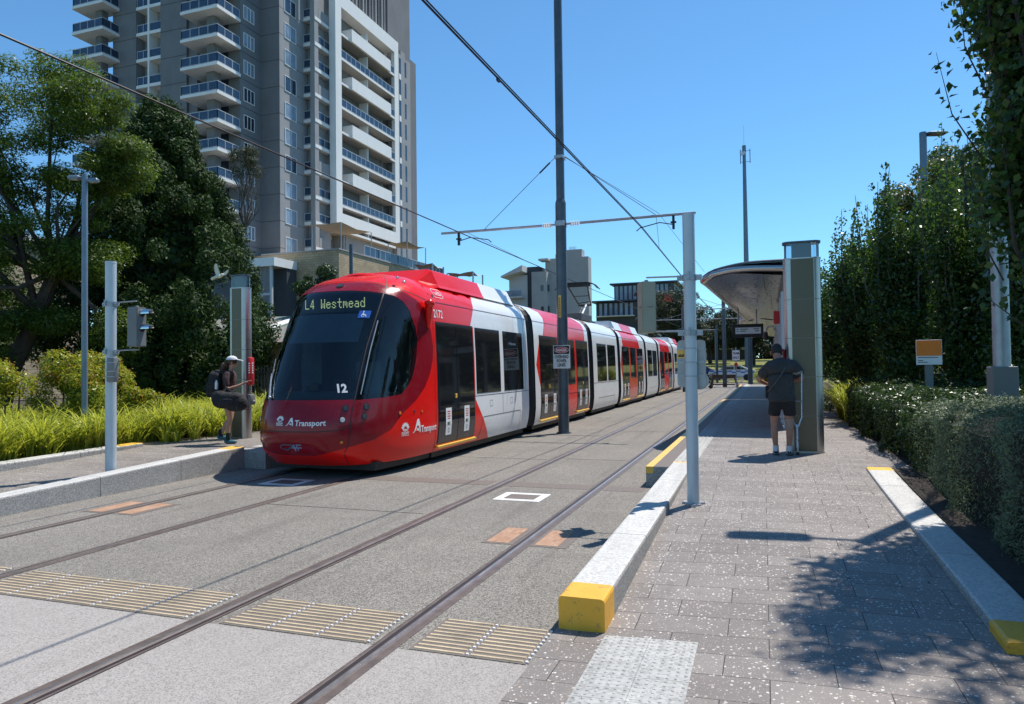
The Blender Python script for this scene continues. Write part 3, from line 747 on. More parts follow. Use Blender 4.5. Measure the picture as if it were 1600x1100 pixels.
q.add([f2(-.024 + .011 * math.cos(a), .114 + .011 * math.sin(a)) for a in [PI * 2 * k / 10 for k in range(10)]], [tuple(range(10))]); q.build('wheelchair_sticker', ['sign_blue', 'sign_white'], tram)
# dot-matrix destination sign behind the glass
GL = {'L': '1.... 1.... 1.... 1.... 1.... 1.... 1.... 1.... 11111', '4': '...1. ..11. ..11. .1.1. .1.1. 1..1. 11111 ...1. ...1.', 'W': '1...1 1...1 1...1 1...1 1.1.1 1.1.1 1.1.1 11.11 1...1',
      'e': '..... ..... ..... .111. 1...1 11111 1.... 1...1 .111.', 's': '..... ..... ..... .111. 1...1 .11.. ...1. 1...1 .111.', 't': '..1.. ..1.. ..1.. 11111 ..1.. ..1.. ..1.. ..1.. ...11',
      'm': '..... ..... ..... 11.1. 1.1.1 1.1.1 1.1.1 1...1 1...1', 'a': '..... ..... ..... .111. ....1 .1111 1...1 1...1 .1111', 'd': '....1 ....1 ....1 .11.1 1..11 1...1 1...1 1...1 .1111', ' ': '..... ' * 9}
SY = 10.86
fb = lambda u, v: Vector((XC + u, SY + .06 * u * u, 2.885 + v))
q = MB(); rrect(q, lambda u, v: fb(u, v - .07) + Vector((0, .012, 0)), -.83, .86, 0, .31, 16); q.build('sign_panel', ['ink'], tram)
q = MB(); txt = 'L4  Westmead'; px = .0175; pz = .0192; x = -.68
for ch in txt:
    rows = GL[ch].split()
    for r, row in enumerate(rows):
        for c_, b in enumerate(row):
            if b == '1':
                X0 = x + c_ * px; Z0 = (8 - r) * pz; q.add([fb(X0, Z0), fb(X0 + px * .84, Z0), fb(X0 + px * .84, Z0 + pz * .86), fb(X0, Z0 + pz * .86)], [(0, 1, 2, 3)])
    x += px * (6.6 if ch != ' ' else 3.4)
q.build('destination_text', ['led'], tram)
q = MB(); rrect(q, fn(0, 2.27, -.05), -.72, .80, 0, .5, 24); q.build('sun_blind', ['blind'], tram)
# wiper
q = MB(); a = nose(-.20, 1.33, .03) + TO; b = nose(-.31, 1.72, .035) + TO; c_ = nose(-.34, 1.98, .03) + TO; d = nose(-.26, 1.60, .03) + TO
q.tube([a, b], .010, 6).tube([nose(-.215, 1.33, .035) + TO, nose(-.30, 1.68, .04) + TO], .006, 6).tube([nose(-.245, 1.42, .025) + TO, c_], .007, 6).ball(a, .03, 8, 6); q.build('wiper', ['galv'], tram, True)
# cab interior
q = MB(); Xi = XC
q.mat(0).prism([(-.55, 10.25), (.55, 10.25), (1.0, 10.9), (1.2, 12.0), (1.2, 17), (-1.2, 17), (-1.2, 12.0), (-1.0, 10.9)], lambda a_, b_: (Xi + a_, b_, .5), lambda a_, b_: (Xi + a_, b_, .6))
q.mat(0).prism([(10.12, .6), (10.05, 1.30), (10.5, 1.42), (11.0, 1.30), (11.05, .6)], lambda a_, b_: (Xi - .78, a_, b_), lambda a_, b_: (Xi + .78, a_, b_))
q.mat(1).box(Xi - 1.22, Xi - .45, 12.25, 12.3, .6, 3.2).box(Xi + .35, Xi + 1.22, 12.25, 12.3, .6, 3.2)
q.mat(0).box(Xi - .45, Xi + .35, 12.27, 12.3, .6, 3.2)
q.mat(1).box(Xi - 1.22, Xi - 1.17, 11.5, 12.3, .6, 3.0)
q.build('cab_interior', ['interior', 'interior_light'], tram)
q = MB(); q.bbox(Xi - .3, Xi + .3, 11.5, 11.95, .95, 1.1, .04).bbox(Xi - .28, Xi + .28, 11.9, 12.05, 1.05, 1.95, .05).bbox(Xi - .14, Xi + .14, 11.92, 12.02, 1.98, 2.2, .04); q.build('driver_seat', ['interior'], tram, True)
q = MB(); q.bbox(Xi + .3, Xi + .62, 10.3, 10.5, 1.42, 1.62, .02).bbox(Xi - .3, Xi - .05, 10.35, 10.5, 1.42, 1.55, .02); q.build('console_screen', ['black_gloss'], tram)

# ---- modules behind the cab
DOORZ = (.36, 2.64)
def spanel(mb, y0, y1, z0, z1, off=.006, sg=1, thick=.012):
    """rounded skin-following plate"""
    zs = sorted({z0, z1, *[z for z in (.28, .45, .7, .95, 1.25, 2.0, 2.7, 3.05) if z0 < z < z1]}); V = []; Fc = []
    for z in zs:
        a = side(y0, z, off, sg) + TO; b = side(y1, z, off, sg) + TO; a2 = side(y0, z, off - thick, sg) + TO; b2 = side(y1, z, off - thick, sg) + TO; V += [a, b, b2, a2]
    for i in range(len(zs) - 1):
        for k in range(4):
            f_ = (i * 4 + k, i * 4 + (k + 1) % 4, i * 4 + 4 + (k + 1) % 4, i * 4 + 4 + k); Fc.append(f_ if sg > 0 else f_[::-1])
    n = len(zs) * 4; c1 = (3, 2, 1, 0); c2 = (n - 4, n - 3, n - 2, n - 1); Fc += [c1, c2] if sg > 0 else [c1[::-1], c2[::-1]]
    mb.add(V, Fc)
def module(y0, y1, regs, roofsplit, nm='car_body', low=1.0):
    """side skins with livery regions: regs=[(poly, matindex)]; roofsplit=[(y, mat)...] starting colours"""
    mats = ['white', 'red', 'orange_red', 'maroon']
    regs = [([(min(y1, max(y0, a)), min(3.53, max(.22, b))) for a, b in r], k) for r, k in regs]
    for sg in (1, -1):
        rg = [r for r, _ in regs] if sg > 0 else [r for r, _ in regs]
        V, T, Cn = partition((y0, y1, .22, 3.53), rg, .35, .12)
        V3 = [side(a, b, 0, sg) for a, b in V]; mi = []
        for c_ in Cn:
            m_ = 0
            for r, k in regs:
                if inside(c_, r): m_ = k
            mi.append(m_)
        tsub(nm, V3, T, mats, mi, flip=(sg < 0))
    V = []; Fc = []; mi = []; ys = [y0] + [s for s, _ in roofsplit if y0 < s < y1] + [y1]
    for y in ys:
        for k in range(9):
            u = 1 - 2 * k / 8; V.append(Vector((.72 * u, y, 3.53 + .07 * (1 - u * u))))
    for i in range(len(ys) - 1):
        ym = (ys[i] + ys[i + 1]) / 2; m_ = 0
        for s, k_ in roofsplit:
            if ym > s: m_ = k_
        for k in range(8):
            a_ = i * 9 + k; Fc.append((a_, a_ + 9, a_ + 10, a_ + 1)); mi.append(m_)
    tsub('roof_panel', V, Fc, mats, mi)
    q = MB()
    for yy in (y0 + .002, y1 - .002):
        zs = [p[0] for p in PR]; L = [(XC + prz(z)[0], yy, z) for z in zs] + [(XC - prz(z)[0], yy, z) for z in zs[::-1]]; q.add(L, [tuple(range(len(L)))])
    q.build('end_wall', ['black'], tram)
    q = MB(); q.box(XC - 1.18, XC + 1.18, y0 + .1, y1 - .1, .10, .24); q.build('underframe', ['black'], tram)
def bellows(y0, y1):
    V = []; Fc = []; n = 10; zs = [p[0] for p in PR]
    for i in range(n + 1):
        y = y0 + (y1 - y0) * i / n; k = 1 - (.055 if i % 2 else .025) - (0.03 if 0 < i < n else 0)
        L = [(prz(z)[0] * k, y, z) for z in zs] + [(0, y, 3.56 * (1 if not i % 2 else .99))] + [(-prz(z)[0] * k, y, z) for z in zs[::-1]]; m_ = len(L); V += [Vector(p) for p in L]
    for i in range(n):
        for k in range(m_): a = i * m_ + k; b = i * m_ + (k + 1) % m_; Fc.append((a, b, b + m_, a + m_))
    tsub('bellows', V, [t for t in Fc], ['black'], smooth=False)
def window(y0, y1, z0=1.24, z1=2.66, low=None):
    for sg in (1, -1):
        q = MB(); spanel(q, y0, y1, z0, z1, .006, sg); q.build('side_window', ['dark_glass'], tram)
def door(y0, y1, stick=True):
    for sg in (1, -1):
        ym = (y0 + y1) / 2
        fr_ = MB(); spanel(fr_, y0 - .03, y1 + .03, .345, 2.68, .004, sg); d_ = fr_.build('door', ['black'], tram)
        for a, b in ((y0, ym - .012), (ym + .012, y1)):
            q = MB(); q.mat(0); spanel(q, a, b, .78, 2.64, .010, sg); q.mat(1); spanel(q, a, b, .37, .775, .010, sg); q.build('door_leaf', ['dark_glass', 'door_low'], d_)
        if sg < 0: continue
        q = MB(); spanel(q, y0 - .02, y1 + .10, .285, .325, .05, sg, .06); q.build('door_sill', ['yellow_clean'], d_)
        q = MB(); c_ = side(ym - .10, 1.24, .02) + TO; q.bbox(c_.x - .012, c_.x + .012, c_.y - .035, c_.y + .035, c_.z - .045, c_.z + .045, .008); q.build('door_button', ['yellow_clean'], d_)
        for yc in (ym - (y1 - y0) * .26, ym + (y1 - y0) * .25) if stick else ():
            q = MB(); q.mat(0); spanel(q, yc - .13, yc + .13, .50, 1.02, .016, sg, .003); q.mat(1)
            ff = lambda u, v, yc=yc: side(yc + u, .5 + v, .0185) + TO
            for k in range(4):
                w_ = .075 - .012 * (k % 2); v = .46 - k * .045; q.add([ff(-w_, v), ff(w_, v), ff(w_, v - .018), ff(-w_, v - .018)], [(3, 2, 1, 0)])
            q.mat(2); q.add([ff(-.07, .25), ff(-.01, .25), ff(-.01, .19), ff(-.07, .19)], [(3, 2, 1, 0)]); q.mat(3); q.add([ff(.01, .255), ff(.06, .255), ff(.06, .19), ff(.01, .19)], [(3, 2, 1, 0)]); q.mat(2)
            n = 16; R_ = [(.034 * math.cos(2 * PI * k / n), .09 + .045 * math.sin(2 * PI * k / n)) for k in range(n)]; r_ = [(a * .72, .09 + (b - .09) * .78) for a, b in R_]
            q.add([ff(*p) for p in R_ + r_], [(k, (k + 1) % n, n + (k + 1) % n, n + k) for k in range(n)])
            q.build('door_poster', ['sign_white', 'ink_red', 'ink', 'ink_green'], d_)
def fairing(y0, y1, splits, rf=.0, taper0=.35, taper1=.12):
    """raised roof equipment housing with sloping sides"""
    mats = ['white', 'red', 'sign_blue']
    sec = [(1.06, 3.40), (1.02, 3.46), (.88, 3.76), (.80, 3.79)]
    S = sec + [(-a, b) for a, b in sec[::-1]]; ys = [(y0, .0), (y0 + taper0, 1)] + [(s, 1) for s, _ in splits if y0 + taper0 < s < y1 - taper1] + [(y1 - taper1, 1), (y1, .85)]
    V = []; Fc = []; mi = []; n = len(S)
    for y, k in ys:
        for a, b in S: V.append(Vector((a * (.86 + .14 * k), y, 3.40 + (b - 3.40) * (.35 + .65 * k))))
    for i in range(len(ys) - 1):
        ym = (ys[i][0] + ys[i + 1][0]) / 2; m_ = 0
        for s, k_ in splits:
            if ym > s: m_ = k_
        for k in range(n): Fc.append((i * n + k, i * n + (k + 1) % n, (i + 1) * n + (k + 1) % n, (i + 1) * n + k)); mi.append(m_)
    e = (len(ys) - 1) * n; Fc += [tuple(range(n)), tuple(range(e + n - 1, e - 1, -1))]; mi += [mi[0], mi[-1]]
    tsub('roof_fairing', V, Fc, mats, mi, smooth=False, flip=True)
# section 1
R1 = [(12.0, .1), (14.95, .1), (14.06, 1.12), (14.06, 2.66), (13.9, 2.67), (14.3, 3.24), (14.85, 3.6), (12.0, 3.6)]
module(12.1, 17.7, [(R1, 1)], [(0, 1), (15.3, 0)]); door(12.22, 13.98); window(14.13, 15.62); window(15.86, 17.28); fairing(12.55, 17.45, [(0, 1), (15.3, 0), (17.05, 0)])
strips('panel_seam', side, [[(12.1, 3.05), (17.7, 3.05)], [(14.05, 1.19), (17.7, 1.19)], [(14.5, .72), (17.0, .72)], [(17.0, .72), (17.0, .24)], [(14.5, .72), (14.3, .26)], [(12.1, .22), (12.1, 3.05)], [(17.42, 1.2), (17.42, 3.5)], [(15.74, 1.19), (15.74, .72)]], .012, 'seam')
letters('fleet_number', [dict(s='2172', h=.15, f=lambda u, v: side(12.15 + u, 2.76 + v, .006) + TO, align='L', bold=.012, sx=.95)], 'sign_white')
q = MB(); ffp = lambda u, v: side(12.35 + u, 3.16 + v * .9, .006) + TO
for a, b in zip([(0, .02), (.03, 0), (.37, 0), (.42, .06), (.42, .17), (.39, .19), (.05, .19), (0, .14)], [(.03, 0), (.37, 0), (.42, .06), (.42, .17), (.39, .19), (.05, .19), (0, .14), (0, .02)]):
    d = Vector((b[0] - a[0], b[1] - a[1])).normalized(); n_ = Vector((-d.y, d.x)) * .005; q.add([ffp(a[0] - n_.x, a[1] - n_.y), ffp(b[0] - n_.x, b[1] - n_.y), ffp(b[0] + n_.x, b[1] + n_.y), ffp(a[0] + n_.x, a[1] + n_.y)], [(0, 1, 2, 3)])
for k_, (ya_, yb_) in enumerate(((.08, .36), (.06, .38), (.2, .34))): q.add([ffp(ya_, .055 + k_ * .035), ffp(yb_, .055 + k_ * .035), ffp(yb_, .068 + k_ * .035), ffp(ya_, .068 + k_ * .035)], [(0, 1, 2, 3)])
q.build('roof_badge', ['sign_white'], tram)
for y in (14.9, 16.25):
    strips('service_hatch', side, [[(y, .93), (y + .16, .93), (y + .16, 1.06), (y, 1.06), (y, .93)]], .008, 'seam')
letters('window_text', [dict(s='4 Westmead', h=.07, f=lambda u, v: side(16.5 + u, 2.34 + v, .010) + TO, align='C', bold=.01)], 'curtained_glass')
bellows(17.7, 18.3)
# section 2
R2a = [(19.1, 2.6), (19.3, 2.9), (19.45, 3.2), (19.6, 3.6), (24.2, 3.6), (24.2, 3.3), (24.1, 2.6)]
R2b = [(20.5, .1), (22.95, .1), (22.95, 2.7), (20.5, 2.7)]; ch = lambda y, d: [(y, 1.86), (y + d * .42, 2.62), (y + d * .42, 1.10)]
module(18.3, 24.62, [(R2a, 1), (R2b, 1), (ch(18.42, 1), 1), ([(24.42, .95), (24.0, .2), (24.62, .2)], 1)], [(0, 0), (19.6, 1), (24.2, 0)])
door(18.8, 20.55); window(20.85, 22.6); door(22.88, 24.45)
strips('panel_seam', side, [[(18.3, 3.05), (24.6, 3.05)], [(20.6, .95), (22.85, .95)]], .012, 'seam'); bellows(24.62, 25.3)
# section 3
module(25.3, 29.9, [], [(0, 0)]); window(25.95, 27.6); window(27.85, 29.4)
strips('panel_seam', side, [[(25.3, 3.05), (29.9, 3.05)], [(25.3, 1.19), (29.9, 1.19)], [(26.1, .62), (29.1, .62), (29.1, .25)]], .014, 'seam'); bellows(29.9, 30.5)
q = MB(); q.bbox(XC - .8, XC + .8, 25.7, 27.4, 3.55, 3.80, .03); q.build('roof_equipment', ['interior'], tram)
# section 4
def sec_mid(y0, lower, ru=1):
    y1 = y0 + 6.7; rr = [([(y0 + .75, 2.6), (y0 + .6, 3.05), (y0 + .75, 3.6), (y0 + 4.8, 3.6), (y0 + 5.0, 3.05), (y0 + 5.3, 2.6)], ru), ([(y0 + 2.15, .1), (y0 + 4.3, .1), (y0 + 4.3, 2.7), (y0 + 2.15, 2.7)], lower), (ch(y0 + .03, 1), 1), (ch(y1 - .03, -1), 1)]
    module(y0, y1, rr, [(0, 0), (y0 + .75, ru), (y0 + 4.8, 0)]); door(y0 + .48, y0 + 2.12); window(y0 + 2.5, y0 + 3.95, 1.26, 2.66); door(y0 + 4.35, y0 + 5.95 + .1)
    strips('panel_seam', side, [[(y0, 3.05), (y1, 3.05)]], .014, 'seam')
sec_mid(30.5, 2); fairing(30.6, 36.9, [(0, 0), (32.3, 1), (35.1, 0)], taper0=.12); bellows(37.2, 37.8)
module(37.8, 41.9, [], [(0, 0)]); window(38.2, 39.8); window(40.0, 41.6); strips('panel_seam', side, [[(37.8, 3.05), (41.9, 3.05)], [(38.4, .62), (41.3, .62)]], .014, 'seam'); bellows(41.9, 42.6)
sec_mid(42.6, 1); bellows(49.3, 49.9)
module(49.9, flip - 12.1, [([(53.0, .1), (56, .1), (56, 3.6), (52.6, 3.6), (53.6, 2.6), (53.6, 1.1)], 1)], [(0, 0), (52.5, 1)]); window(50.4, 51.8); window(52.0, 53.4); door(53.65, 55.4); fairing(50.2, 55.0, [(0, 0), (52.4, 1)], taper0=.12, taper1=.35)
# bogies
for y in (13.6, 15.9, 26.6, 28.6, 38.9, 40.8, 52, 54):
    q = MB()
    for s in (-.76, .76): q.cyl((XC + s - .06, y, .30), (XC + s + .06, y, .30), .30, n=24)
    q.cyl((XC - .8, y, .3), (XC + .8, y, .3), .07, n=12); q.build('wheelset', ['rust'], tram, True)
q = MB(); q.prism([(-1.05, 10.35), (1.05, 10.35), (1.15, 11.4), (1.15, 12.2), (-1.15, 12.2), (-1.15, 11.4)], lambda a, b: (XC + a, b, .11), lambda a, b: (XC + a, b, .25)); q.build('obstacle_deflector', ['black'], tram)
# pantograph
q = MB(); py = 28.65
q.mat(0).box(XC - .5, XC + .5, py - .6, py + .7, 3.62, 3.68); q.build('pantograph_base', ['interior'], tram)
q = MB(); q.mat(1).tube([(XC + .05, py - .3, 3.7), (XC + .05, py + .95, 4.42)], .055, 10).mat(0).tube([(XC - .12, py - .2, 3.7), (XC - .1, py + .95, 4.36)], .02, 8)
q.tube([(XC - .28, py + .95, 4.42), (XC + .28, py + .95, 4.42)], .045, 10)
q.tube([(XC - .25, py + .95, 4.42), (XC - .42, py - .35, 5.15)], .03, 8).tube([(XC + .25, py + .95, 4.42), (XC + .42, py - .35, 5.15)], .03, 8).tube([(XC - .3, py + .9, 4.5), (XC + .3, py + .7, 4.55)], .02, 8)
q.tube([(XC - .33, py + .3, 4.75), (XC + .33, py + .3, 4.75)], .018, 6)
for d in (-.2, .2): q.tube([(XC - .9, py - .35 + d, 4.95), (XC - .72, py - .35 + d, 5.14), (XC - .5, py - .35 + d, 5.22), (XC + .5, py - .35 + d, 5.22), (XC + .72, py - .35 + d, 5.14), (XC + .9, py - .35 + d, 4.95)], .022, 8)
q.box(XC - .5, XC + .5, py - .58, py - .52, 5.09, 5.22).box(XC - .5, XC + .5, py - .18, py - .12, 5.09, 5.22); q.build('pantograph_arm', ['black', 'galv'], tram)

# ------------------------------------------------------------------ masts, wires, signals, signs
t = thing('catenary_mast', 'dark grey centre mast between the tracks carrying the danger sign and the wire arms', 'mast', (-5.115, 18.57, 0))
q = MB(); q.cyl((-5.115, 18.57, 0), (-5.115, 18.57, 6.24), .148, .145, 28); q.cyl((-5.115, 18.57, 6.24), (-5.115, 18.57, 6.34), .145, .115, 28); q.cyl((-5.115, 18.57, 6.34), (-5.115, 18.57, 15.5), .115, .105, 28); q.cyl((-5.115, 18.57, -.01), (-5.115, 18.57, .03), .2, .19, 24)
q.build('pole', ['pole_dark'], t, True)
for s in (-1, 1):
    a = -5.115 + s * .15; b = -5.115 + s * 3.56
    q = MB(); q.mat(0).cyl((a + s * .38, 18.57, 5.665), (b, 18.57, 5.68), .038, n=12).cyl((a, 18.57, 5.665), (a + s * .12, 18.57, 5.665), .03, n=10)
    q.mat(1)
    for k in range(4): q.cyl((a + s * (.13 + .06 * k), 18.57, 5.665), (a + s * (.16 + .06 * k), 18.57, 5.665), .06, n=14)
    q.build('cantilever_arm', ['galv', 'sign_white'], t, True)
    x = -5.115 + s * (3.02 if s < 0 else 3.0)
    q = MB(); q.box(x - .03, x + .03, 18.54, 18.60, 5.30, 5.66); q.box(x - .07, x + .07, 18.53, 18.61, 5.46, 5.5)
    wx = -7.14 if s < 0 else -3.07
    q.tube([(x, 18.57, 5.42), (x - s * .35, 18.57, 5.50), (wx + s * .1, 18.57, 5.40), (wx, 18.57, 5.32)], .014, 6); q.build('registration_arm', ['wire'], t, True)
q = MB(); q.box(-5.24, -4.99, 18.40, 18.74, 5.60, 5.74); q.box(-5.235, -4.995, 18.41, 18.73, 7.44, 7.52); q.build('clamp_band', ['galv'], t)
q = MB(); q.tube([(-7.35, 18.57, 5.7), (-5.26, 18.57, 7.50)], .008, 5); q.build('stay_wire', ['wire'], t)
q = MB(); q.tube([(-2.55, 18.57, 5.7), (-4.97, 18.57, 7.50)], .008, 5); q.build('stay_wire', ['wire'], t)
q = MB(); q.tube([(-5.7, 18.57, 7.12), (-5.4, 18.57, 7.38)], .022, 6); q.build('stay_tensioner', ['wire'], t)
def arcf(cx, cy, r): return lambda u, v: Vector((cx + r * math.sin(u / r), cy - r * math.cos(u / r), v))
q = MB(); f = arcf(-5.115, 18.57, .152)
q.mat(0); rrect(q, lambda u, v: f(u - .02, v), -.038, .038, 3.12, 3.72, 4); q.mat(1)
for k in range(9): q.add([arcf(-5.115, 18.57, .1535)(u - .02, v) for u, v in ((-.018, 3.17 + k * .057), (.018, 3.17 + k * .057), (.018, 3.17 + k * .057 + .034), (-.018, 3.17 + k * .057 + .034))], [(0, 1, 2, 3)])
q.build('vertical_label', ['yellow_clean', 'ink'], t)
t2 = thing('warning_sign', 'white sign reading DANGER OVERHEAD POWER LINES on the dark centre mast', 'sign', (-5.10, 18.38, 2.06))
sx, sy, sz = -5.095, 18.385, 1.75
q = MB(); q.bbox(sx - .235, sx + .235, sy, sy + .012, sz, sz + .62, .004); q.build('sign_plate', ['sign_white'], t2)
g = lambda u, v: Vector((sx + u, sy - .003, sz + v)); g2 = lambda u, v: Vector((sx + u, sy - .005, sz + v)); g3 = lambda u, v: Vector((sx + u, sy - .007, sz + v)); g4 = lambda u, v: Vector((sx + u, sy - .009, sz + v))
q = MB(); q.mat(0); rrect(q, g, -.215, .215, .385, .605, 1); el = lambda a, b: [(a * math.cos(2 * PI * k / 28), .495 + b * math.sin(2 * PI * k / 28)) for k in range(28)]
q.mat(1); q.add([g2(*p) for p in el(.198, .085)], [tuple(range(28))]); q.mat(2); q.add([g3(*p) for p in el(.188, .075)], [tuple(range(28))]); q.build('danger_panel', ['ink', 'sign_white', 'ink_red'], t2)
q = MB(); q.mat(0); text_on(q, 'DANGER', .07, g4, 0, .458, 'C', .035, width=.29); q.mat(1)
for s_, v_, w_ in (('OVERHEAD', .275, .39), ('POWER', .165, .27), ('LINES', .055, .22)): text_on(q, s_, .08, g, 0, v_, 'C', .035, width=w_)
q.build('lettering', ['sign_white', 'ink'], t2)

# other catenary masts further down the line
def mast(x, y, r, h, z0, lab, arm=None, m='pole_dark'):
    t = thing('catenary_mast', lab, 'mast', (x, y, z0)); q = MB(); q.cyl((x, y, z0 - .1), (x, y, h), r, r * .85, 20); q.build('pole', [m], t, True)
    if arm:
        q = MB(); q.cyl((x, y, arm[0]), (x + arm[1], y, arm[0] + .05), .035, n=8); q.tube([(x, y, arm[0] + 1.2), (x + arm[1] * .8, y, arm[0] + .1)], .015, 6); q.build('cantilever_arm', ['galv'], t, True)
mast(-1.05, 62.5, .2, 7.6, 0, 'grey mast standing just beyond the platform end, right of the buffer stop', (5.7, -5))
mast(-3.0, 60.5, .17, 7.8, 0, 'dark mast rising directly behind the buffer stop', (5.6, -6.2))
mast(-4.45, 75, .12, 5.9, 0, 'slim mast behind the tram tail, left of the buffer stop', (5.4, -5))
mast(-6.0, 99, .12, 6.5, .2, 'far slim pole on the lawn edge', None, 'galv')
mast(-5.1, 49.5, .13, 5.85, 0, 'dark mast beside the tram tail with its arm over the nearer track', (5.55, 3.6))

def wire(name, lab, pts, r, sag=0):
    P = [Vector(p) for p in pts]; Q = []
    for a, b in zip(P, P[1:]):
        n = 12
        for k in range(n): s = k / n; p = a.lerp(b, s); p.z -= sag * 4 * s * (1 - s); Q.append(p)
    Q.append(P[-1]); q = MB(); q.tube(Q, r, 6); return tag(q.build(name, ['wire'], None, True), lab, 'wire')
wire('contact_wire', 'overhead contact wire above the nearer track crossing the sky', [(-3.2, -6, 5.36), (-2.95, 18.57, 5.42), (-3.2, 40, 5.42), (-3.0, 62, 5.4)], .0125)
wire('contact_wire', 'second overhead wire running just beside the nearer contact wire', [(-3.185, -6, 5.385), (-2.94, 18.57, 5.445), (-3.19, 40, 5.445), (-3.0, 62, 5.425)], .009)
wire('contact_wire', 'overhead contact wire above the tram', [(-7.0, -6, 5.10), (-7.2, 18.57, 5.235), (-7.1, 40, 5.25), (-7.1, 66, 5.3)], .0125)
wire('span_wire', 'thin span wire from the centre mast towards the far right mast', [(-5.0, 18.57, 7.5), (-3.0, 22.3, 6.55), (-2.2, 30, 5.6)], .006)
q = MB(); q.bbox(-3.075, -3.045, 8.22, 8.30, 5.36, 5.41, .008); tag(q.build('wire_clamp', ['wire']), 'small clamp on the nearer contact wire high in the sky', 'clamp')
q = MB(); q.tube([(-2.95, 22.0, 5.43), (-2.55, 18.57, 5.66)], .006, 5); tag(q.build('dropper_wire', ['wire']), 'short slanting dropper between the right arm and the nearer contact wire', 'wire')
q = MB(); q.tube([(-7.2, 22.6, 5.24), (-7.9, 18.57, 5.66)], .006, 5); tag(q.build('dropper_wire', ['wire']), 'short slanting dropper between the left arm and the tram wire', 'wire')

# signal poles either side of the ramps
def signal(x, y, z0, lab, side_, boxang, visors):
    t = thing('signal_pole', lab, 'signal pole', (x, y, z0)); r = .069 if side_ < 0 else .078; zt = 3.54 if side_ < 0 else 3.5
    q = MB(); q.cyl((x, y, z0 - .05), (x, y, zt - .03), r, r, 28); q.cyl((x, y, zt - .03), (x, y, zt), r * 1.03, r * 1.03, 28); q.build('pole', ['pole_white'], t, True)
    q = MB()
    for k in range(3): a = 2 * PI * k / 3 + .6; q.ob((x + (r + .03) * math.cos(a), y + (r + .03) * math.sin(a), z0 + .01), (.07, .05, .03), Matrix.Rotation(a, 3, 'Z'))
    q.cyl((x, y, z0 - .02), (x, y, z0 + .014), r * 1.35, r * 1.3, 24); q.build('base_flange', ['galv'], t)
    zs = (2.80, 2.16) if side_ < 0 else (2.84, 2.10)
    bx = x + side_ * .50 if side_ < 0 else x + .50; by = y + .02
    for z in zs:
        q = MB(); q.cyl((x, y, z - .035), (x, y, z + .035), r + .012, n=24); q.box(x - r - .07, x + r + .07, y - .022, y + .022, z - .03, z + .03)
        for s in (-1, 1): q.cyl((x + s * (r + .045), y - .04, z), (x + s * (r + .045), y + .04, z), .014, n=8)
        q.cyl((x, y - r - .03, z - .03), (x, y - r - .03, z + .06), .012, n=8); q.build('clamp', ['galv'], t, True)
        q = MB(); d = 1 if bx > x else -1; q.tube([(x + d * (r + .05), y, z + .02), (bx + (0 if z > 2.5 else .04), by, z + .03)], .011, 6); q.build('bracket_rod', ['galv'], t, True)
    t3 = thing('tram_signal', 'olive grey signal box seen from behind, left of the right footpath pole' if side_ < 0 else 'grey signal box with two shiny hoods against the dark conifer', 'signal', (bx, by, 2.5))
    R = Matrix.Rotation(boxang, 3, 'Z'); q = MB(); bm = bmesh.new(); bmesh.ops.create_cube(bm, size=1)
    for v in bm.verts: v.co = R @ Vector((v.co.x * (.185 if side_ > 0 else .17), v.co.y * .20, v.co.z * .60)) + Vector((bx, by, 2.475))
    bmesh.ops.bevel(bm, geom=bm.edges[:], offset=.012, segments=2, affect='EDGES'); bm.verts.index_update(); q.add([v.co[:] for v in bm.verts], [[v.index for v in f.verts] for f in bm.faces]); bm.free()
    q.build('housing', ['grey_box' if side_ < 0 else 'grey_plastic'], t3)
    q = MB(); q.ob(Vector((bx, by, 2.475)) + R @ Vector((0, 0, 0)), (.188 if side_ > 0 else .173, .203, .004)); q.cyl(Vector((bx, by, 2.775)), Vector((bx, by, 2.80)), .03, .02, 10)
    for z in (2.25, 2.47, 2.70):
        q.ob(Vector((bx, by, z)) + R @ Vector((.088, -.09, 0)), (.01, .014, .03), R)
    q.build('housing_seam', ['grey_plastic'], t3)
    for z in visors:
        d = R @ Vector((1, 0, 0)) if side_ > 0 else R @ Vector((-.1, 1, 0)); q = MB(); c = Vector((bx, by, z)) + d * .09; n = 12; V = []; Fc = []
        u = Vector((0, 0, 1)).cross(d).normalized(); 
        for k in range(n + 1):
            a = PI * (-.05 + 1.1 * k / n); o_ = u * math.cos(a) * .062 + Vector((0, 0, 1)) * math.sin(a) * .062
            V += [c + o_, c + o_ + d * (.17 - .05 * (1 - math.sin(max(0, min(PI, a))))), c + o_ * .93, c + o_ * .93 + d * .165]
        for k in range(n): i = k * 4; Fc += [(i, i + 1, i + 5, i + 4), (i + 2, i + 6, i + 7, i + 3), (i + 1, i + 3, i + 7, i + 5)]
        q.add(V, Fc); q.build('visor', ['chrome' if side_ > 0 else 'black'], t3, True)
        q = MB(); q.cyl(c - d * .01, c + d * .012, .055, n=18); q.build('lamp_lens', ['lens_dark'], t3, True)
    return t
signal(-.79, 8.43, hR(-.79, 8.43), 'pale steel signal pole on the right footpath carrying a signal box', -1, .45, (2.64, 2.32))
signal(-9.47, 8.25, .235, 'pale steel signal pole on the left ramp carrying a signal box', 1, .12, (2.68, 2.45))
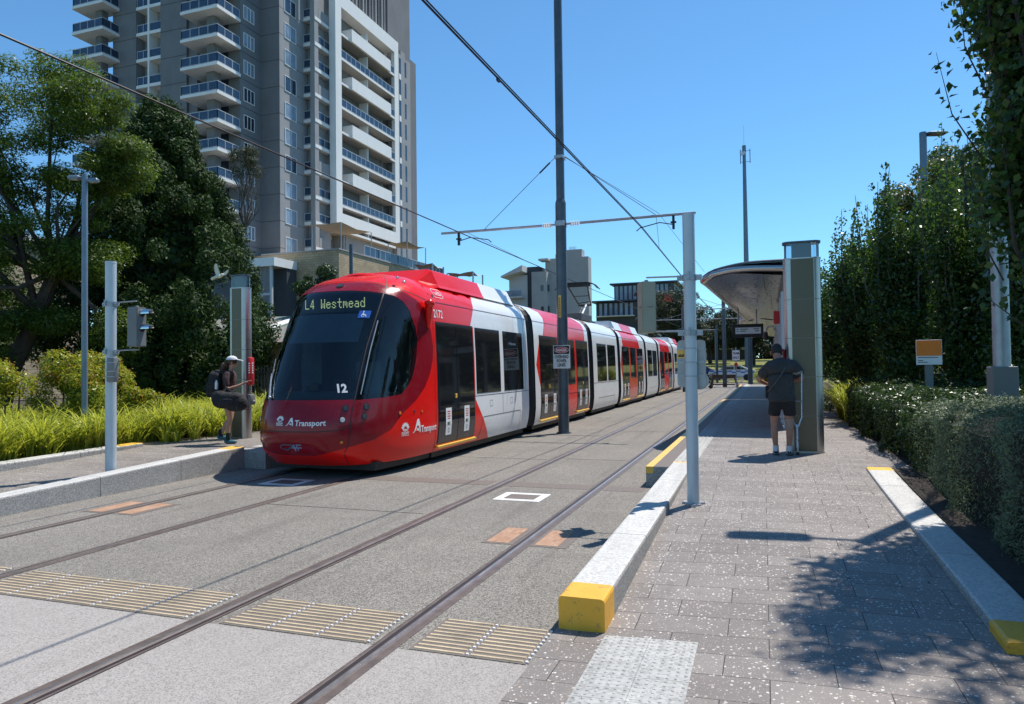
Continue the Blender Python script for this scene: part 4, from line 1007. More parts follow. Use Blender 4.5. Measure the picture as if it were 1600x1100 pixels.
# sign backs strapped to the right pole
t = thing('sign_board', 'round-cornered aluminium sign seen from behind on the right signal pole, yellow sticker at left', 'sign', (-.79, 8.5, 1.8))
def rpoly(x0, x1, z0, z1, r, n=4):
    P = []
    for cx, cz, a0 in ((x1 - r, z0 + r, -PI / 2), (x1 - r, z1 - r, 0), (x0 + r, z1 - r, PI / 2), (x0 + r, z0 + r, PI)):
        for k in range(n + 1): a = a0 + PI / 2 * k / n; P.append((cx + r * math.cos(a), cz + r * math.sin(a)))
    return P
q = MB(); q.prism(rpoly(-.955, -.63, 1.53, 2.08, .05), lambda a, b: (a, 8.515, b), lambda a, b: (a, 8.523, b)); q.build('sign_panel', ['alu_sheet'], t)
q = MB(); q.mat(0).box(-.95, -.865, 8.509, 8.514, 1.87, 1.97); q.mat(1).box(-.94, -.875, 8.507, 8.5088, 1.885, 1.90)
for k in range(4): q.box(-.935 + .017 * k, -.925 + .017 * k, 8.507, 8.5088, 1.90, 1.915 + .004 * (k % 2))
q.build('sticker', ['yellow_clean', 'ink'], t)
q = MB()
for z in (1.98, 1.82, 1.66): q.cyl((-.79, 8.43, z - .008), (-.79, 8.43, z + .008), .073, n=24); q.box(-.94, -.645, 8.498, 8.512, z - .014, z + .014)
q.build('strap', ['galv'], t, True)
q = MB(); n = 24; q.prism([(-.70 + .10 * math.cos(2 * PI * k / n), 1.60 + .10 * math.sin(2 * PI * k / n)) for k in range(n)], lambda a, b: (a, 8.535, b), lambda a, b: (a, 8.541, b)); tag(q.build('round_sign_back', ['alu_sheet']), 'small round sign seen from behind under the aluminium board on the right pole', 'sign')
# grey push-button box on left pole
t = thing('junction_box', 'grey ribbed junction box strapped to the left signal pole', 'box', (-9.3, 8.2, 1.9))
q = MB(); q.bbox(-9.40, -9.24, 8.10, 8.20, 1.64, 2.02, .025); q.build('housing', ['grey_plastic'], t, True)
q = MB()
for z in (1.72, 1.80, 1.93): q.bbox(-9.405, -9.235, 8.092, 8.12, z, z + .012, .003)
for z in (1.95, 1.82, 1.70): q.cyl((-9.47, 8.25, z), (-9.47, 8.25, z + .014), .082, n=24)
q.build('strap', ['galv'], t)

# ---- street lamps
def lamp_post(x, y, z0, h, r, lab, heads, m='pole_blue', cover=None):
    t = thing('street_lamp', lab, 'street lamp', (x, y, z0)); q = MB(); q.cyl((x, y, z0 - .3), (x, y, z0 + h), r, r * .9, 20); q.cyl((x, y, z0 + h), (x, y, z0 + h + .05), r * .93, r * .85, 20); q.build('pole', [m], t, True)
    if cover: q = MB(); q.bbox(x - cover[0], x + cover[0], y - cover[0], y + cover[0], z0 - .2, cover[1], .012); q.build('base_cover', ['grey_plastic'], t)
    for (arm, ln, wd, dz, ang) in heads:
        d = Vector((math.cos(ang), math.sin(ang), 0)); zt = z0 + h - .05 + dz; q = MB(); q.tube([(x, y, zt), (x + d.x * arm, y + d.y * arm, zt + .02)], .035, 8); q.build('arm', [m], t, True)
        c = Vector((x, y, zt + .02)) + d * (arm + ln / 2); q = MB(); R = Matrix.Rotation(ang, 3, 'Z'); V = []
        for zz, k in ((-.035, .9), (.015, 1), (.05, .75)):
            for i in range(20):
                a = 2 * PI * i / 20; V.append(c + R @ Vector((ln / 2 * k * math.copysign(abs(math.cos(a)) ** .35, math.cos(a)), wd / 2 * k * math.copysign(abs(math.sin(a)) ** .35, math.sin(a)), zz)))
        q.add(V, [(j * 20 + i, j * 20 + (i + 1) % 20, j * 20 + 20 + (i + 1) % 20, j * 20 + 20 + i) for j in range(2) for i in range(20)] + [tuple(range(19, -1, -1)), tuple(range(40, 60))]); hd = q.build('lamp_head', [m], t, True)
        q = MB(); q.ob(c - Vector((0, 0, .04)), (ln * .55, wd * .6, .012), R); q.build('lens', ['lens'], hd)
    return t
lamp_post(-13.45, 11.08, .26, 5.68, .062, 'tall blue grey street lamp with two heads in front of the dark conifer', [(.08, .26, .17, 0, PI + .35), (.07, .22, .13, -.06, .35)])
lamp_post(5.45, 28.3, .3, 9.55, .13, 'street lamp with one flat head rising above the pear trees', [(.08, .72, .42, .02, .3)])
lamp_post(2.86, 10.6, .2, 8.0, .10, 'grey lamp pole with a square base cover rising through the near tree', [(.45, .78, .30, 0, PI)], 'galv', (.14, 1.72))

# telecom mast
t = thing('telecom_mast', 'thin dark telecom mast with antennas against the sky above the canopy', 'mast', (-1.8, 94.3, 0))
q = MB(); q.cyl((-1.8, 94.3, 0), (-1.8, 94.3, 28.8), .42, .20, 16); q.cyl((-1.8, 94.3, 28.8), (-1.8, 94.3, 29.6), .24, .24, 12); q.cyl((-1.8, 94.3, 29.6), (-1.8, 94.3, 32.2), .02, .01, 6); q.build('pole', ['pole_blue'], t, True)
q = MB()
for x in (-2.25, -1.1):
    q.cyl((x, 94.2, 27.3), (x, 94.2, 29.1), .05, n=8); q.cyl((-1.8, 94.3, 28.9), (x, 94.2, 28.9), .03, n=6); q.cyl((-1.8, 94.3, 27.5), (x, 94.2, 27.5), .03, n=6)
q.build('antenna', ['pole_blue'], t, True)
q = MB(); q.cyl((-1.95, 93.9, 28.5), (-1.9, 94.0, 28.45), .34, .2, 16); q.build('dish', ['sign_white'], t, True)

# ---- steel totem columns
def stadium(x0, x1, y0, y1, r, n=6):
    P = []
    for cx, cy, a0 in ((x1 - r, y0 + r, -PI / 2), (x1 - r, y1 - r, 0), (x0 + r, y1 - r, PI / 2), (x0 + r, y0 + r, PI)):
        for k in range(n + 1): a = a0 + PI / 2 * k / n; P.append((cx + r * math.cos(a), cy + r * math.sin(a)))
    return P
def totem(x0, x1, y0, y1, z0, lab, tx):
    t = thing('ticket_totem', lab, 'column', ((x0 + x1) / 2, (y0 + y1) / 2, z0)); r = .11; zt = z0 + 3.25
    def ext(P, za, zb, nm, m, inset=0):
        cx, cy = (x0 + x1) / 2, (y0 + y1) / 2
        P = [(cx + (a - cx) * (1 - inset), cy + (b - cy) * (1 - inset)) for a, b in P]; q = MB(); q.prism(P, lambda a, b: (a, b, za), lambda a, b: (a, b, zb)); return q.build(nm, [m], t, True)
    P = stadium(x0, x1, y0, y1, r); ext(P, z0 - .02, z0 + .03, 'plinth', 'steel', -.03); zz = [z0 + .03, z0 + .62, z0 + 1.27, z0 + 1.92, z0 + 2.57, zt]
    for a, b in zip(zz, zz[1:]): ext(P, a + .003, b - .003, 'steel_casing', 'steel')
    ext(P, z0 + .1, zt - .1, 'inner_frame', 'black', .03)
    for a, b in zip(zz, zz[1:]):
        q = MB(); q.box(x0 + .115, x1 - .115, y0 - .006, y0 + .02, a + .005, b - .005); q.build('front_panel', ['bronze'], t)
    ext(P, zt, zt + .02, 'cap_ring', 'steel', -.02); ext(P, zt + .27, zt + .30, 'cap', 'pole_dark', -.03)
    q = MB(); q.prism(stadium(x0 + .02, x1 - .02, y0 + .02, y1 - .02, .1), lambda a, b: (a, b, zt + .021), lambda a, b: (a, b, zt + .269)); q.build('lantern_glass', ['glass'], t, True)
    q = MB(); q.box(x0 + .14, x1 - .14, y0 + .06, y1 - .06, zt + .02, zt + .27); q.build('lantern_core', ['grey_plastic'], t)
    # card reader on the track side
    xs = tx; s = 1 if tx > (x0 + x1) / 2 else -1
    q = MB(); q.bbox(min(xs, xs + s * .07), max(xs, xs + s * .07), y0 + .05, y0 + .20, z0 + 1.15, z0 + 1.75, .03); o = q.build('card_reader', ['ink_red'], t, True)
    q = MB()
    for k in range(5): q.ob((xs + s * .045, y0 + .048, z0 + 1.62 - .05 * k), (.03, .01, .028)) ; q.cyl((xs + s * .072, y0 + .125, z0 + 1.62 - .05 * k), (xs + s * .076, y0 + .125, z0 + 1.62 - .05 * k), .02, n=10)
    q.build('reader_buttons', ['sign_white'], o)
    q = MB(); q.bbox(min(xs, xs + s * .08), max(xs, xs + s * .08), y0 + .05, y0 + .22, z0 + .72, z0 + .95, .03); q.ball((xs + s * .08, y0 + .16, z0 + .78), (.03, .05, .05)); q.build('tap_pad', ['grey_plastic'], t, True)
    return t
totem(.345, .93, 12.8, 13.12, .3, 'tall steel and olive ticket totem the man in grey leans beside', .345)
totem(-10.98, -10.50, 12.5, 12.76, .33, 'tall steel and olive ticket totem in front of the woman with the bags', -10.50)

# ---- platform canopy and shelter
def canopy(y0, y1, xa, xb, lab):
    t = thing('platform_canopy', lab, 'canopy', (.5, y0, .3)); n = 16; V = []; Fc = []; mi = []; V2 = []
    m = 18
    def top(u):  # u 0..1 from track edge to the back
        return 3.84 + .23 * (1 - (1 - min(1, u / .55)) ** 2)
    def bot(u): return 3.70 + .16 * (1 - (1 - min(1, u / .3)) ** 2) - .12 * ss(.25, .95, u)
    for j in range(m + 1):
        s = j / m; y = y0 + (y1 - y0) * s; xe = xa + (xb - xa) * s
        for i in range(n + 1):
            u = i / n; x = xe + (1.05 - xe) * u; e = .42 * (1 - min(1, u / .14)) ** 2
            yy = y + (e if j == 0 else -e if j == m else 0)
            V.append((x, yy, top(u))); V2.append((x, yy, bot(u)))
    W = n + 1
    for j in range(m):
        for i in range(n): a = j * W + i; Fc.append((a, a + 1, a + W + 1, a + W))
    mk('roof_skin', V, Fc, 'pole_dark', t, None, True)
    mk('soffit', V2, [f[::-1] for f in Fc], 'soffit', t, None, True)
    # rounded fascia tube all round
    ring = [i for i in range(W)] ; left = [j * W for j in range(m, -1, -1)]; P = [Vector(V[i]).lerp(Vector(V2[i]), .5) for i in left + ring[1:]]
    q = MB(); q.tube(P, .08, 12); q.build('front_fascia', ['soffit'], t, True)
    P2 = [Vector(V[i]) + Vector((0, 0, .03)) for i in left + ring[1:]]; q = MB(); q.tube(P2, .03, 8); q.build('gutter_lip', ['pole_dark'], t, True)
    P = [Vector(V[m * W + i]).lerp(Vector(V2[m * W + i]), .5) for i in range(W)]; q = MB(); q.tube(P, .1, 10); q.build('rear_fascia', ['soffit'], t, True)
    q = MB(); q.tube([Vector(V2[j * W + 9 + int(j / 6)]) + Vector((0, 0, .008)) for j in range(m + 1)], .012, 4); q.build('soffit_joint', ['seam'], t)
    for k in range(5):
        y = y0 + 1.2 + k * (y1 - y0 - 3.5) / 4; q = MB(); q.cyl((.75, y, .3), (.75, y, 3.55), .08, n=16); q.build('support_post', ['galv'], t, True)
    return t
canopy(16.85, 33.5, -1.3, -.62, 'curved metal platform canopy above the man in grey')
canopy(33.8, 53, -1.0, -.75, 'second canopy farther along the platform')
t = thing('shelter_screen', 'row of pale and red shelter panels under the canopy behind the steel totem', 'shelter', (.5, 17.5, .3))
for k in range(7):
    y = 17.2 + k * 1.6; q = MB(); q.bbox(.40, .52, y, y + .16, .3, 3.45, .02); q.build('frame_post', ['pole_white'], t)
    if k < 6:
        q = MB(); q.box(.45, .462, y + .18, y + 1.58, .5, 3.3); q.build('screen_panel', ['glass' if k % 3 else 'red'], t)
q = MB(); q.bbox(.26, .40, 18.9, 18.98, 2.80, 3.12, .01); tag(q.build('hanging_sign', ['ink_red']), 'red projecting sign under the canopy near the shelter panels', 'sign')
t = thing('security_camera', 'white dome security camera on a bent arm under the canopy', 'camera', (.1, 24, 2.7))
q = MB(); q.tube([(.42, 24, 2.75), (.3, 24, 3.0), (.14, 24, 2.98), (.08, 24, 2.82)], .035, 8); q.build('bracket', ['sign_white'], t, True); q = MB(); q.cyl((.08, 24, 2.66), (.08, 24, 2.82), .09, .06, 14); q.ball((.08, 24, 2.65), .085); q.build('dome', ['lens_dark'], t, True)
t = thing('departure_display', 'black departure display hanging under the canopy above the platform', 'display', (-.49, 26, 3))
q = MB(); q.bbox(-1.0, .02, 25.9, 26.1, 2.74, 3.2, .015); q.build('case', ['black'], t); q = MB(); q.box(-.90, -.06, 25.888, 25.899, 2.86, 3.08); q.build('screen', [mat('lcd_grey_blue', (.20, .25, .32), .3, var=0, emit=.25)], t)
q = MB()
for (a, b, z) in ((-.86, -.80, 3.01), (-.74, -.48, 3.01), (-.30, -.12, 3.01), (-.86, -.80, 2.94), (-.74, -.55, 2.94), (-.25, -.12, 2.94)): q.box(a, b, 25.884, 25.8875, z, z + .028)
q.build('display_text', ['ink'], t)
q = MB(); q.cyl((-.8, 26, 3.2), (-.8, 26, 3.75), .025, n=8).cyl((-.2, 26, 3.2), (-.2, 26, 3.7), .025, n=8); q.build('hanger', ['galv'], t, True)
t = thing('post_sign', 'small white sign reading TRAM ONLY on a thin post beyond the platform', 'sign', (-2.3, 60, 0))
q = MB(); q.cyl((-2.05, 59, 0), (-2.05, 59, 3.2), .045, n=10); q.build('post', ['galv'], t, True)
q = MB(); q.bbox(-2.33, -1.77, 58.93, 58.95, 2.15, 2.95, .005); q.build('plate', ['sign_white'], t); q = MB(); gs = lambda u, v: Vector((-2.05 + u, 58.92, v)); text_on(q, 'TRAM', .2, gs, 0, 2.62, width=.48); text_on(q, 'ONLY', .2, gs, 0, 2.28, width=.48); q.build('lettering', ['ink'], t)
q = MB(); q.cyl((-2.05, 58.94, 1.82), (-2.05, 58.9, 1.82), .15, n=14); q.build('red_light', ['ink_red'], t, True)

# ---- buffer stop at the end of the nearer track
t = thing('buffer_stop', 'dark steel buffer stop at the end of the nearer track', 'buffer stop', (-3.1, 61, 0))
q = MB()
q.bbox(-4.0, -2.15, 60.5, 60.75, .72, 1.02, .03)
q.build('cross_beam', ['rust'], t)
for s in (-1, 1):
    x = -3.08 + s * .8; q = MB(); q.tube([(x + s * .28, 60.2, 0), (x + s * .05, 60.55, .75)], .08, 6).tube([(x + s * .25, 62.2, 0), (x + s * .05, 60.7, .8)], .08, 6); q.bbox(x + s * .28 - .14, x + s * .28 + .14, 60.0, 60.4, 0, .1, .01); q.build('strut', ['rust'], t)
q = MB(); q.cyl((-3.95, 60.3, .22), (-2.2, 60.3, .22), .05, n=8); q.build('lower_bar', ['rust'], t, True)
# stroller
t = thing('stroller', 'dark three-wheeled stroller near the tram tail', 'stroller', (-4.25, 56.9, 0))
q = MB()
for (dx, dy, r) in ((-.35, 0, .16), (.38, .25, .14), (.38, -.25, .14)): q.cyl((-4.25 + dx, 56.9 + dy - .03, r), (-4.25 + dx, 56.9 + dy + .03, r), r, n=16)
q.build('wheel', ['black'], t, True)
q = MB(); q.tube([(-4.6, 56.9, .16), (-4.2, 56.9, .45), (-3.95, 56.9, .95), (-3.75, 56.9, 1.05)], .025, 6).tube([(-3.87, 56.65, .14), (-4.1, 56.8, .5), (-4.25, 56.85, .9)], .02, 6); q.build('chassis', ['galv'], t, True)
q = MB(); q.ball((-4.2, 56.9, .52), (.33, .25, .16)); q.ball((-4.28, 56.9, .88), (.22, .26, .26)); q.build('seat_hood', ['cloth_black'], t, True)
# police style car seen past the platform end
t = thing('parked_car', 'white and dark blue patrol car parked beyond the buffer stop', 'car', (-3.1, 78, .1))
cx, cy = -3.1, 77.5
prof = [(-2.3, .35), (-2.35, .75), (-2.2, .98), (-1.35, 1.06), (-.7, 1.45), (.9, 1.47), (1.7, 1.10), (2.3, 1.0), (2.38, .7), (2.3, .35)]
q = MB(); q.prism(prof, lambda a, b: (cx + a, cy - .9, b + .25), lambda a, b: (cx + a, cy + .9, b + .25)); q.build('body', ['sign_white'], t)
q = MB(); q.prism([(-1.15, 1.08), (-.65, 1.38), (.2, 1.40), (.2, 1.08)], lambda a, b: (cx + a, cy - .905, b + .25), lambda a, b: (cx + a, cy - .895, b + .25)); q.prism([(.28, 1.08), (.28, 1.40), (.85, 1.40), (1.5, 1.08)], lambda a, b: (cx + a, cy - .905, b + .25), lambda a, b: (cx + a, cy - .895, b + .25)); q.build('side_window', ['dark_glass'], t)
q = MB()
for k in range(10):
    for j in range(2):
        if (k + j) % 2: q.box(cx - 2.2 + k * .44, cx - 1.76 + k * .44, cy - .908, cy - .9, .98 + j * .12, 1.10 + j * .12)
q.build('check_band', ['sign_blue'], t)
for dx in (-1.4, 1.45): q = MB(); q.cyl((cx + dx, cy - .92, .52), (cx + dx, cy - .7, .52), .33, n=18); q.build('wheel', ['black'], t, True)
t = thing('parked_car', 'dark blue hatchback parked left of the patrol car', 'car', (-7, 78, .1)); cx -= 3.6; cy += 1.5
q = MB(); q.prism(prof, lambda a, b: (cx + a * .8, cy - .9, b + .3), lambda a, b: (cx + a * .8, cy + .9, b + .3)); q.build('body', [mat('navy_paint', (.015, .03, .10), .2, var=0)], t)
q = MB(); q.prism([(-.95, 1.08), (-.5, 1.38), (.65, 1.40), (1.2, 1.08)], lambda a, b: (cx + a, cy - .905, b + .3), lambda a, b: (cx + a, cy - .895, b + .3)); q.build('side_window', ['dark_glass'], t)
for dx in (-1.15, 1.15): q = MB(); q.cyl((cx + dx, cy - .92, .5), (cx + dx, cy - .7, .5), .31, n=18); q.build('wheel', ['black'], t, True)
q = MB(); q.bbox(-9.2, -5.6, 70.4, 70.9, .75, 1.45, .03); tag(q.build('rail_barrier', ['rust']), 'long dark low barrier box on the lawn edge', 'barrier')
# orange sign in the garden, lectern post, bike hoops and blue box
t = thing('garden_sign', 'orange and white information board on a grey post rising from the glossy hedge', 'sign', (3.12, 16.2, .3))
q = MB(); q.bbox(2.90, 3.36, 16.2, 16.22, 1.74, 2.24, .004); q.build('board', ['sign_white'], t); q = MB(); q.box(2.908, 3.352, 16.195, 16.2, 1.92, 2.23); q.build('orange_field', [mat('orange', (.90, .22, .015), .5, var=.05)], t)
q = MB(); [q.box(2.93, 2.93 + w_, 16.194, 16.1995, z, z + .012) for w_, z in ((.36, 1.88), (.09, 1.82), (.17, 1.785))]; q.build('small_print', ['ink'], t)
q = MB(); q.box(3.06, 3.20, 16.22, 16.3, .25, 1.76); q.build('post', ['grey_plastic'], t)
t = thing('lectern_post', 'dark low lectern with a tilted plate behind the pear trees', 'lectern', (3.9, 21.5, .3)); q = MB(); q.box(3.84, 3.98, 21.5, 21.6, .25, 1.42); q.build('post', ['black'], t); q = MB(); q.ob((3.93, 21.45, 1.5), (.3, .25, .03), Matrix.Rotation(-.5, 3, 'Y')); q.build('plate', ['alu_sheet'], t)
hoops = None
for k in range(5):
    q = MB(); q.tube([(0, 0, 0)] + [(.0 + .38 - .38 * math.cos(PI * i / 12), 0, .55 + .42 * math.sin(PI * i / 12)) for i in range(13)] + [(.76, 0, 0)], .022, 8)
    x = 5.6 + k * .55
    if hoops is None: o = tag(q.build('bike_hoop', ['galv'], None, True), 'silver bicycle hoop behind the hedge, left of the blue box', 'bike rack', 'bicycle hoops behind the hedge'); hoops = o; o.location = (x, 24.6, .3)
    else: o = hoops.copy(); link(o); o.location = (x, 24.6 + .1 * k, .3); o['label'] = ['', 'silver bicycle hoop directly left of the blue box', 'silver bicycle hoop right behind the blue box', 'silver bicycle hoop between the blue box and the lamp pole base', 'rightmost silver bicycle hoop near the lamp pole base'][k]
q = MB(); q.bbox(6.2, 6.55, 24.2, 24.5, 1.0, 1.32, .03); tag(q.build('blue_basket', [mat('cyan_box', (.06, .38, .55), .45, var=.05)]), 'small bright blue box hanging on the bicycle hoops', 'box')

# ------------------------------------------------------------------ people
def skin_mesh(name, chains, m, parent, root=0, sub=2, smooth=True):
    """chains: list of [(point, radius), ...]; chain starts that coincide are merged"""
    V = []; E_ = []; R = []; key = {}
    for ch in chains:
        prev = None
        for p, r in ch:
            k = tuple(round(c, 3) for c in p)
            if k not in key: key[k] = len(V); V.append(p); R.append(r if hasattr(r, '__len__') else (r, r))
            i = key[k]
            if prev is not None and prev != i: E_.append((prev, i))
            prev = i
    me = bpy.data.meshes.new('s'); me.from_pydata([tuple(v) for v in V], E_, []); o = bpy.data.objects.new('s', me); link(o)
    md = o.modifiers.new('k', 'SKIN'); md.use_smooth_shade = True
    for i, sv in enumerate(me.skin_vertices[0].data): sv.radius = R[i]; sv.use_root = (i == root)
    s2 = o.modifiers.new('s', 'SUBSURF'); s2.levels = sub; s2.render_levels = sub
    bpy.context.view_layer.update(); ev = o.evaluated_get(bpy.context.evaluated_depsgraph_get()); mm = bpy.data.meshes.new_from_object(ev)
    VV = [v.co[:] for v in mm.vertices]; FF = [tuple(p.vertices) for p in mm.polygons]
    bpy.data.objects.remove(o); bpy.data.meshes.remove(me); bpy.data.meshes.remove(mm)
    return mk(name, VV, FF, m, parent, None, smooth)
def hand(T_, wrist, d, up, sc_=1.0, curl=.5, sidev=None):
    """chains for palm, four fingers and thumb; d: pointing direction, up: back-of-hand normal"""
    d = Vector(d).normalized(); up = Vector(up).normalized(); sv = d.cross(up).normalized() if sidev is None else Vector(sidev).normalized()
    wv = Vector(wrist); palm = wv + d * .085 * sc_; ch = [[(wv, .024), (wv + d * .035, (.030, .018)), (palm, (.034, .015))]]
    for k in range(4):
        b = wv + d * .088 + sv * (.027 - .018 * k); L = (.072, .082, .076, .058)[k] * sc_; p = b; dd = d.copy(); c = [(palm, (.034, .015)), (b, .0095)]
        for j in range(3): dd = (dd - up * curl * (.45 + .2 * j)).normalized(); p = p + dd * L * (.45, .32, .25)[j]; c.append((p, (.0085, .008, .006)[j]))
        ch.append(c)
    tb = wv + d * .03 + sv * .03; td = (d * .7 + sv * .75 - up * .2).normalized(); ch.append([(wv + d * .035, (.030, .018)), (tb, .012), (tb + td * .035, .010), (tb + td * .06 + d * .01, .008)])
    return [[(T_(p), r) for p, r in c] for c in ch]

# -- man, seen from behind, bent over the totem
t = thing('person', 'man seen from behind in charcoal T-shirt and black shorts, bending at the steel totem', 'person', (.27, 12.5, .3))
MT = lambda p: Vector((.27 + p[0], 12.50 + p[1], .3 + p[2]))
def L_(*c): return [(MT(p), r) for p, r in c]
body = [L_(((0, 0, .95), .13), ((0, .02, 1.12), .13), ((0, .05, 1.30), .14), ((-.01, .10, 1.44), .13), ((-.03, .17, 1.54), .065), ((-.05, .22, 1.60), .062), ((-.06, .26, 1.69), (.078, .09)), ((-.06, .30, 1.76), (.070, .075)))]
for s, (kx, ax) in ((-1, (-.12, -.105)), (1, (.11, .095))):
    body.append(L_(((0, 0, .95), .13), ((s * .095, 0, .88), .105), ((kx * .95, .01, .66), .082), ((kx, .02, .49), .058), ((kx * 1.02, -.025, .36), .060), ((ax, -.02, .14), .040), ((ax, -.01, .07), .042)))
arms = []
for s, el, wr in ((-1, (-.36, .16, 1.22), (-.20, .40, 1.14)), (1, (.33, .12, 1.24), (.16, .36, 1.20))):
    body.append(L_(((-.01, .10, 1.44), .13), ((s * .17, .08, 1.46), .075), ((s * .255, .09, 1.38), .060), (el, .043), (tuple((Vector(el) * .45 + Vector(wr) * .55)), .037), (wr, .026)))
    wv = Vector(wr); d = (wv - Vector(el)).normalized(); body += hand(MT, wr, d, (0, 0, 1), 1.0, .45)
skin_mesh('body', body, 'skin_tan', t)
ap = (-.36, .16, 1.22)
shirt = [L_(((0, 0, .85), (.24, .185)), ((0, 0, .92), (.235, .18)), ((0, .01, 1.02), (.215, .17)), ((0, .03, 1.16), (.215, .18)), ((0, .06, 1.32), (.255, .19)), ((-.01, .09, 1.43), (.26, .17)), ((-.03, .14, 1.53), .11), ((-.035, .16, 1.56), .085))]
for s, el in ((-1, (-.335, .135, 1.27)), (1, (.315, .11, 1.285))): shirt.append(L_(((-.01, .09, 1.43), (.26, .17)), ((s * .19, .085, 1.43), .13), ((s * .265, .095, 1.35), .105), (el, .088)))
skin_mesh('t_shirt', shirt, 'cloth_grey', t)
sh = [L_(((0, 0, 1.03), (.21, .16)), ((0, 0, .90), (.20, .155)))]
for s in (-1, 1): sh.append(L_(((0, 0, .90), (.175, .135)), ((s * .10, 0, .82), .115), ((s * .12, .01, .70), .105), ((s * .125, .012, .62), .108)))
skin_mesh('shorts', sh, 'cloth_black', t)
q = MB(); R = Matrix.Rotation(-.5, 3, 'X'); q.ball(MT((-.06, .285, 1.745)), (.088, .10, .095), 16, 12); q.ball(MT((-.055, .25, 1.70)), (.082, .075, .085), 14, 10); q.build('hair', ['hair'], t, True)
q = MB()
for s in (-1, 1): q.ball(MT((-.06 + s * .088, .30, 1.675)), (.014, .022, .034), 8, 6)
q.ball(MT((-.06, .395, 1.66)), (.016, .03, .022), 8, 6); q.build('ears_and_nose', ['skin_tan'], t, True)
for x in (-.105, .10):
    q = MB(); q.ball(MT((x, .045, .045)), (.052, .145, .048), 14, 8); q.ball(MT((x, -.045, .06)), (.048, .06, .055), 12, 8); q.build('shoe', ['shoe_white'], t, True)
    q = MB(); q.bbox(*[c for c in (.27 + x - .05, .27 + x + .05, 12.5 - .10, 12.5 + .18, .298, .318)], .008); q.ball(MT((x, -.085, .055)), (.035, .02, .03), 8, 6); q.build('shoe_sole', ['ink'], t, True)
    q = MB(); q.cyl(MT((x, -.02, .07)), MT((x, -.02, .155)), .047, .046, 16); q.build('sock', ['shoe_white'], t, True)
q = MB(); q.tube([MT((.105, .01, .60)), MT((.112, .02, .49)), MT((.112, 0, .42))], [.078, .068, .066], 16); q.build('knee_bandage', ['bandage'], t, True)
q = MB(); pts = [(-.22, .04, 1.02), (-.17, -.10, 1.08), (-.05, -.135, 1.24), (.05, -.10, 1.40), (.10, .0, 1.50), (.10, .1, 1.54)]; q.tube([MT(p) for p in pts], .013, 6); q.build('bag_strap', ['interior'], t, True)
q = MB(); c = MT((-.19, .10, 1.04)); q.bbox(c.x - .06, c.x + .06, c.y - .09, c.y + .09, c.z - .12, c.z + .09, .02); q.build('shoulder_bag', ['cloth_black'], t)
t = thing('crutch', 'blue grey aluminium crutch standing between the man in grey and the totem', 'crutch', (.50, 12.5, .3))
KT = lambda a, b, c: Vector((.50 + a, 12.52 + b, .3 + c))
q = MB(); q.tube([KT(-.085, 0, 1.36), KT(-.075, 0, .62), KT(-.018, 0, .46)], .0125, 8); q.build('upright', ['crutch'], t, True)
q = MB(); q.tube([KT(.085, 0, 1.36), KT(.075, 0, .62), KT(.018, 0, .46)], .0125, 8); q.build('upright', ['crutch'], t, True)
q = MB(); q.cyl(KT(0, 0, .50), KT(0, 0, .12), .021, n=12); q.cyl(KT(0, 0, .12), KT(0, 0, .03), .013, n=10); q.build('lower_leg', ['crutch'], t, True)
q = MB(); q.tube([KT(-.10, 0, 1.36), KT(0, 0, 1.33), KT(.10, 0, 1.36)], .028, 10); q.build('armpit_pad', ['grey_plastic'], t, True)
q = MB(); q.cyl(KT(-.08, 0, .88), KT(.08, 0, .88), .018, n=10); q.build('hand_grip', ['grey_plastic'], t, True)
q = MB(); q.cyl(KT(0, 0, .0), KT(0, 0, .05), .026, .02, 12); q.build('rubber_tip', ['black'], t, True)

# -- woman facing the left totem
t = thing('person', 'woman in white cap and dark clothes reaching towards the left totem', 'person', (-10.2, 11.6, .33))
FW = Vector((.93, .37, 0)).normalized(); LF = Vector((-FW.y, FW.x, 0))
WT = lambda p: Vector((-10.2, 11.62, .33)) + FW * p[0] + LF * p[1] + Vector((0, 0, p[2]))
def W_(*c): return [(WT(p), r) for p, r in c]
body = [W_(((0, 0, .93), .115), ((.0, 0, 1.08), .105), ((.02, 0, 1.26), .115), ((.04, 0, 1.38), .10), ((.06, 0, 1.47), .05), ((.075, 0, 1.53), .048), ((.10, 0, 1.62), (.075, .088)), ((.105, 0, 1.68), (.066, .07)))]
for s, kn, an in ((-1, (.07, -.09, .50), (.03, -.09, .12)), (1, (.02, .09, .50), (-.16, .09, .20))):
    body.append(W_(((0, 0, .93), .115), ((0, s * .085, .86), .10), ((kn[0] * .7, s * .09, .66), .082), (kn, .056), ((kn[0] * .55 + an[0] * .45 - .03, s * .09, .36), .056), (an, .036), ((an[0] + .01, an[1], an[2] - .04), .036)))
body.append(W_(((.04, 0, 1.38), .10), ((.03, -.14, 1.38), .062), ((.03, -.19, 1.30), .050), ((.06, -.20, 1.10), .038), ((.22, -.15, 1.15), .030), ((.34, -.09, 1.21), .022)))
body += hand(WT, (.34, -.09, 1.21), (.85, .35, .45), (-.3, 0, 1), .95, .35)
body.append(W_(((.04, 0, 1.38), .10), ((.03, .14, 1.38), .062), ((-.02, .2, 1.26), .048), ((-.06, .2, 1.05), .038), ((-.05, .19, .90), .028), ((-.05, .18, .83), .022)))
body += hand(WT, (-.05, .18, .83), (.05, 0, -1), (0, 1, 0), .95, .4)
skin_mesh('body', body, 'skin', t)
sh = [W_(((0, 0, .96), (.14, .11)), ((.0, 0, 1.08), (.13, .11)), ((.02, 0, 1.25), (.145, .125)), ((.04, 0, 1.37), (.14, .10)), ((.055, 0, 1.455), .06))]
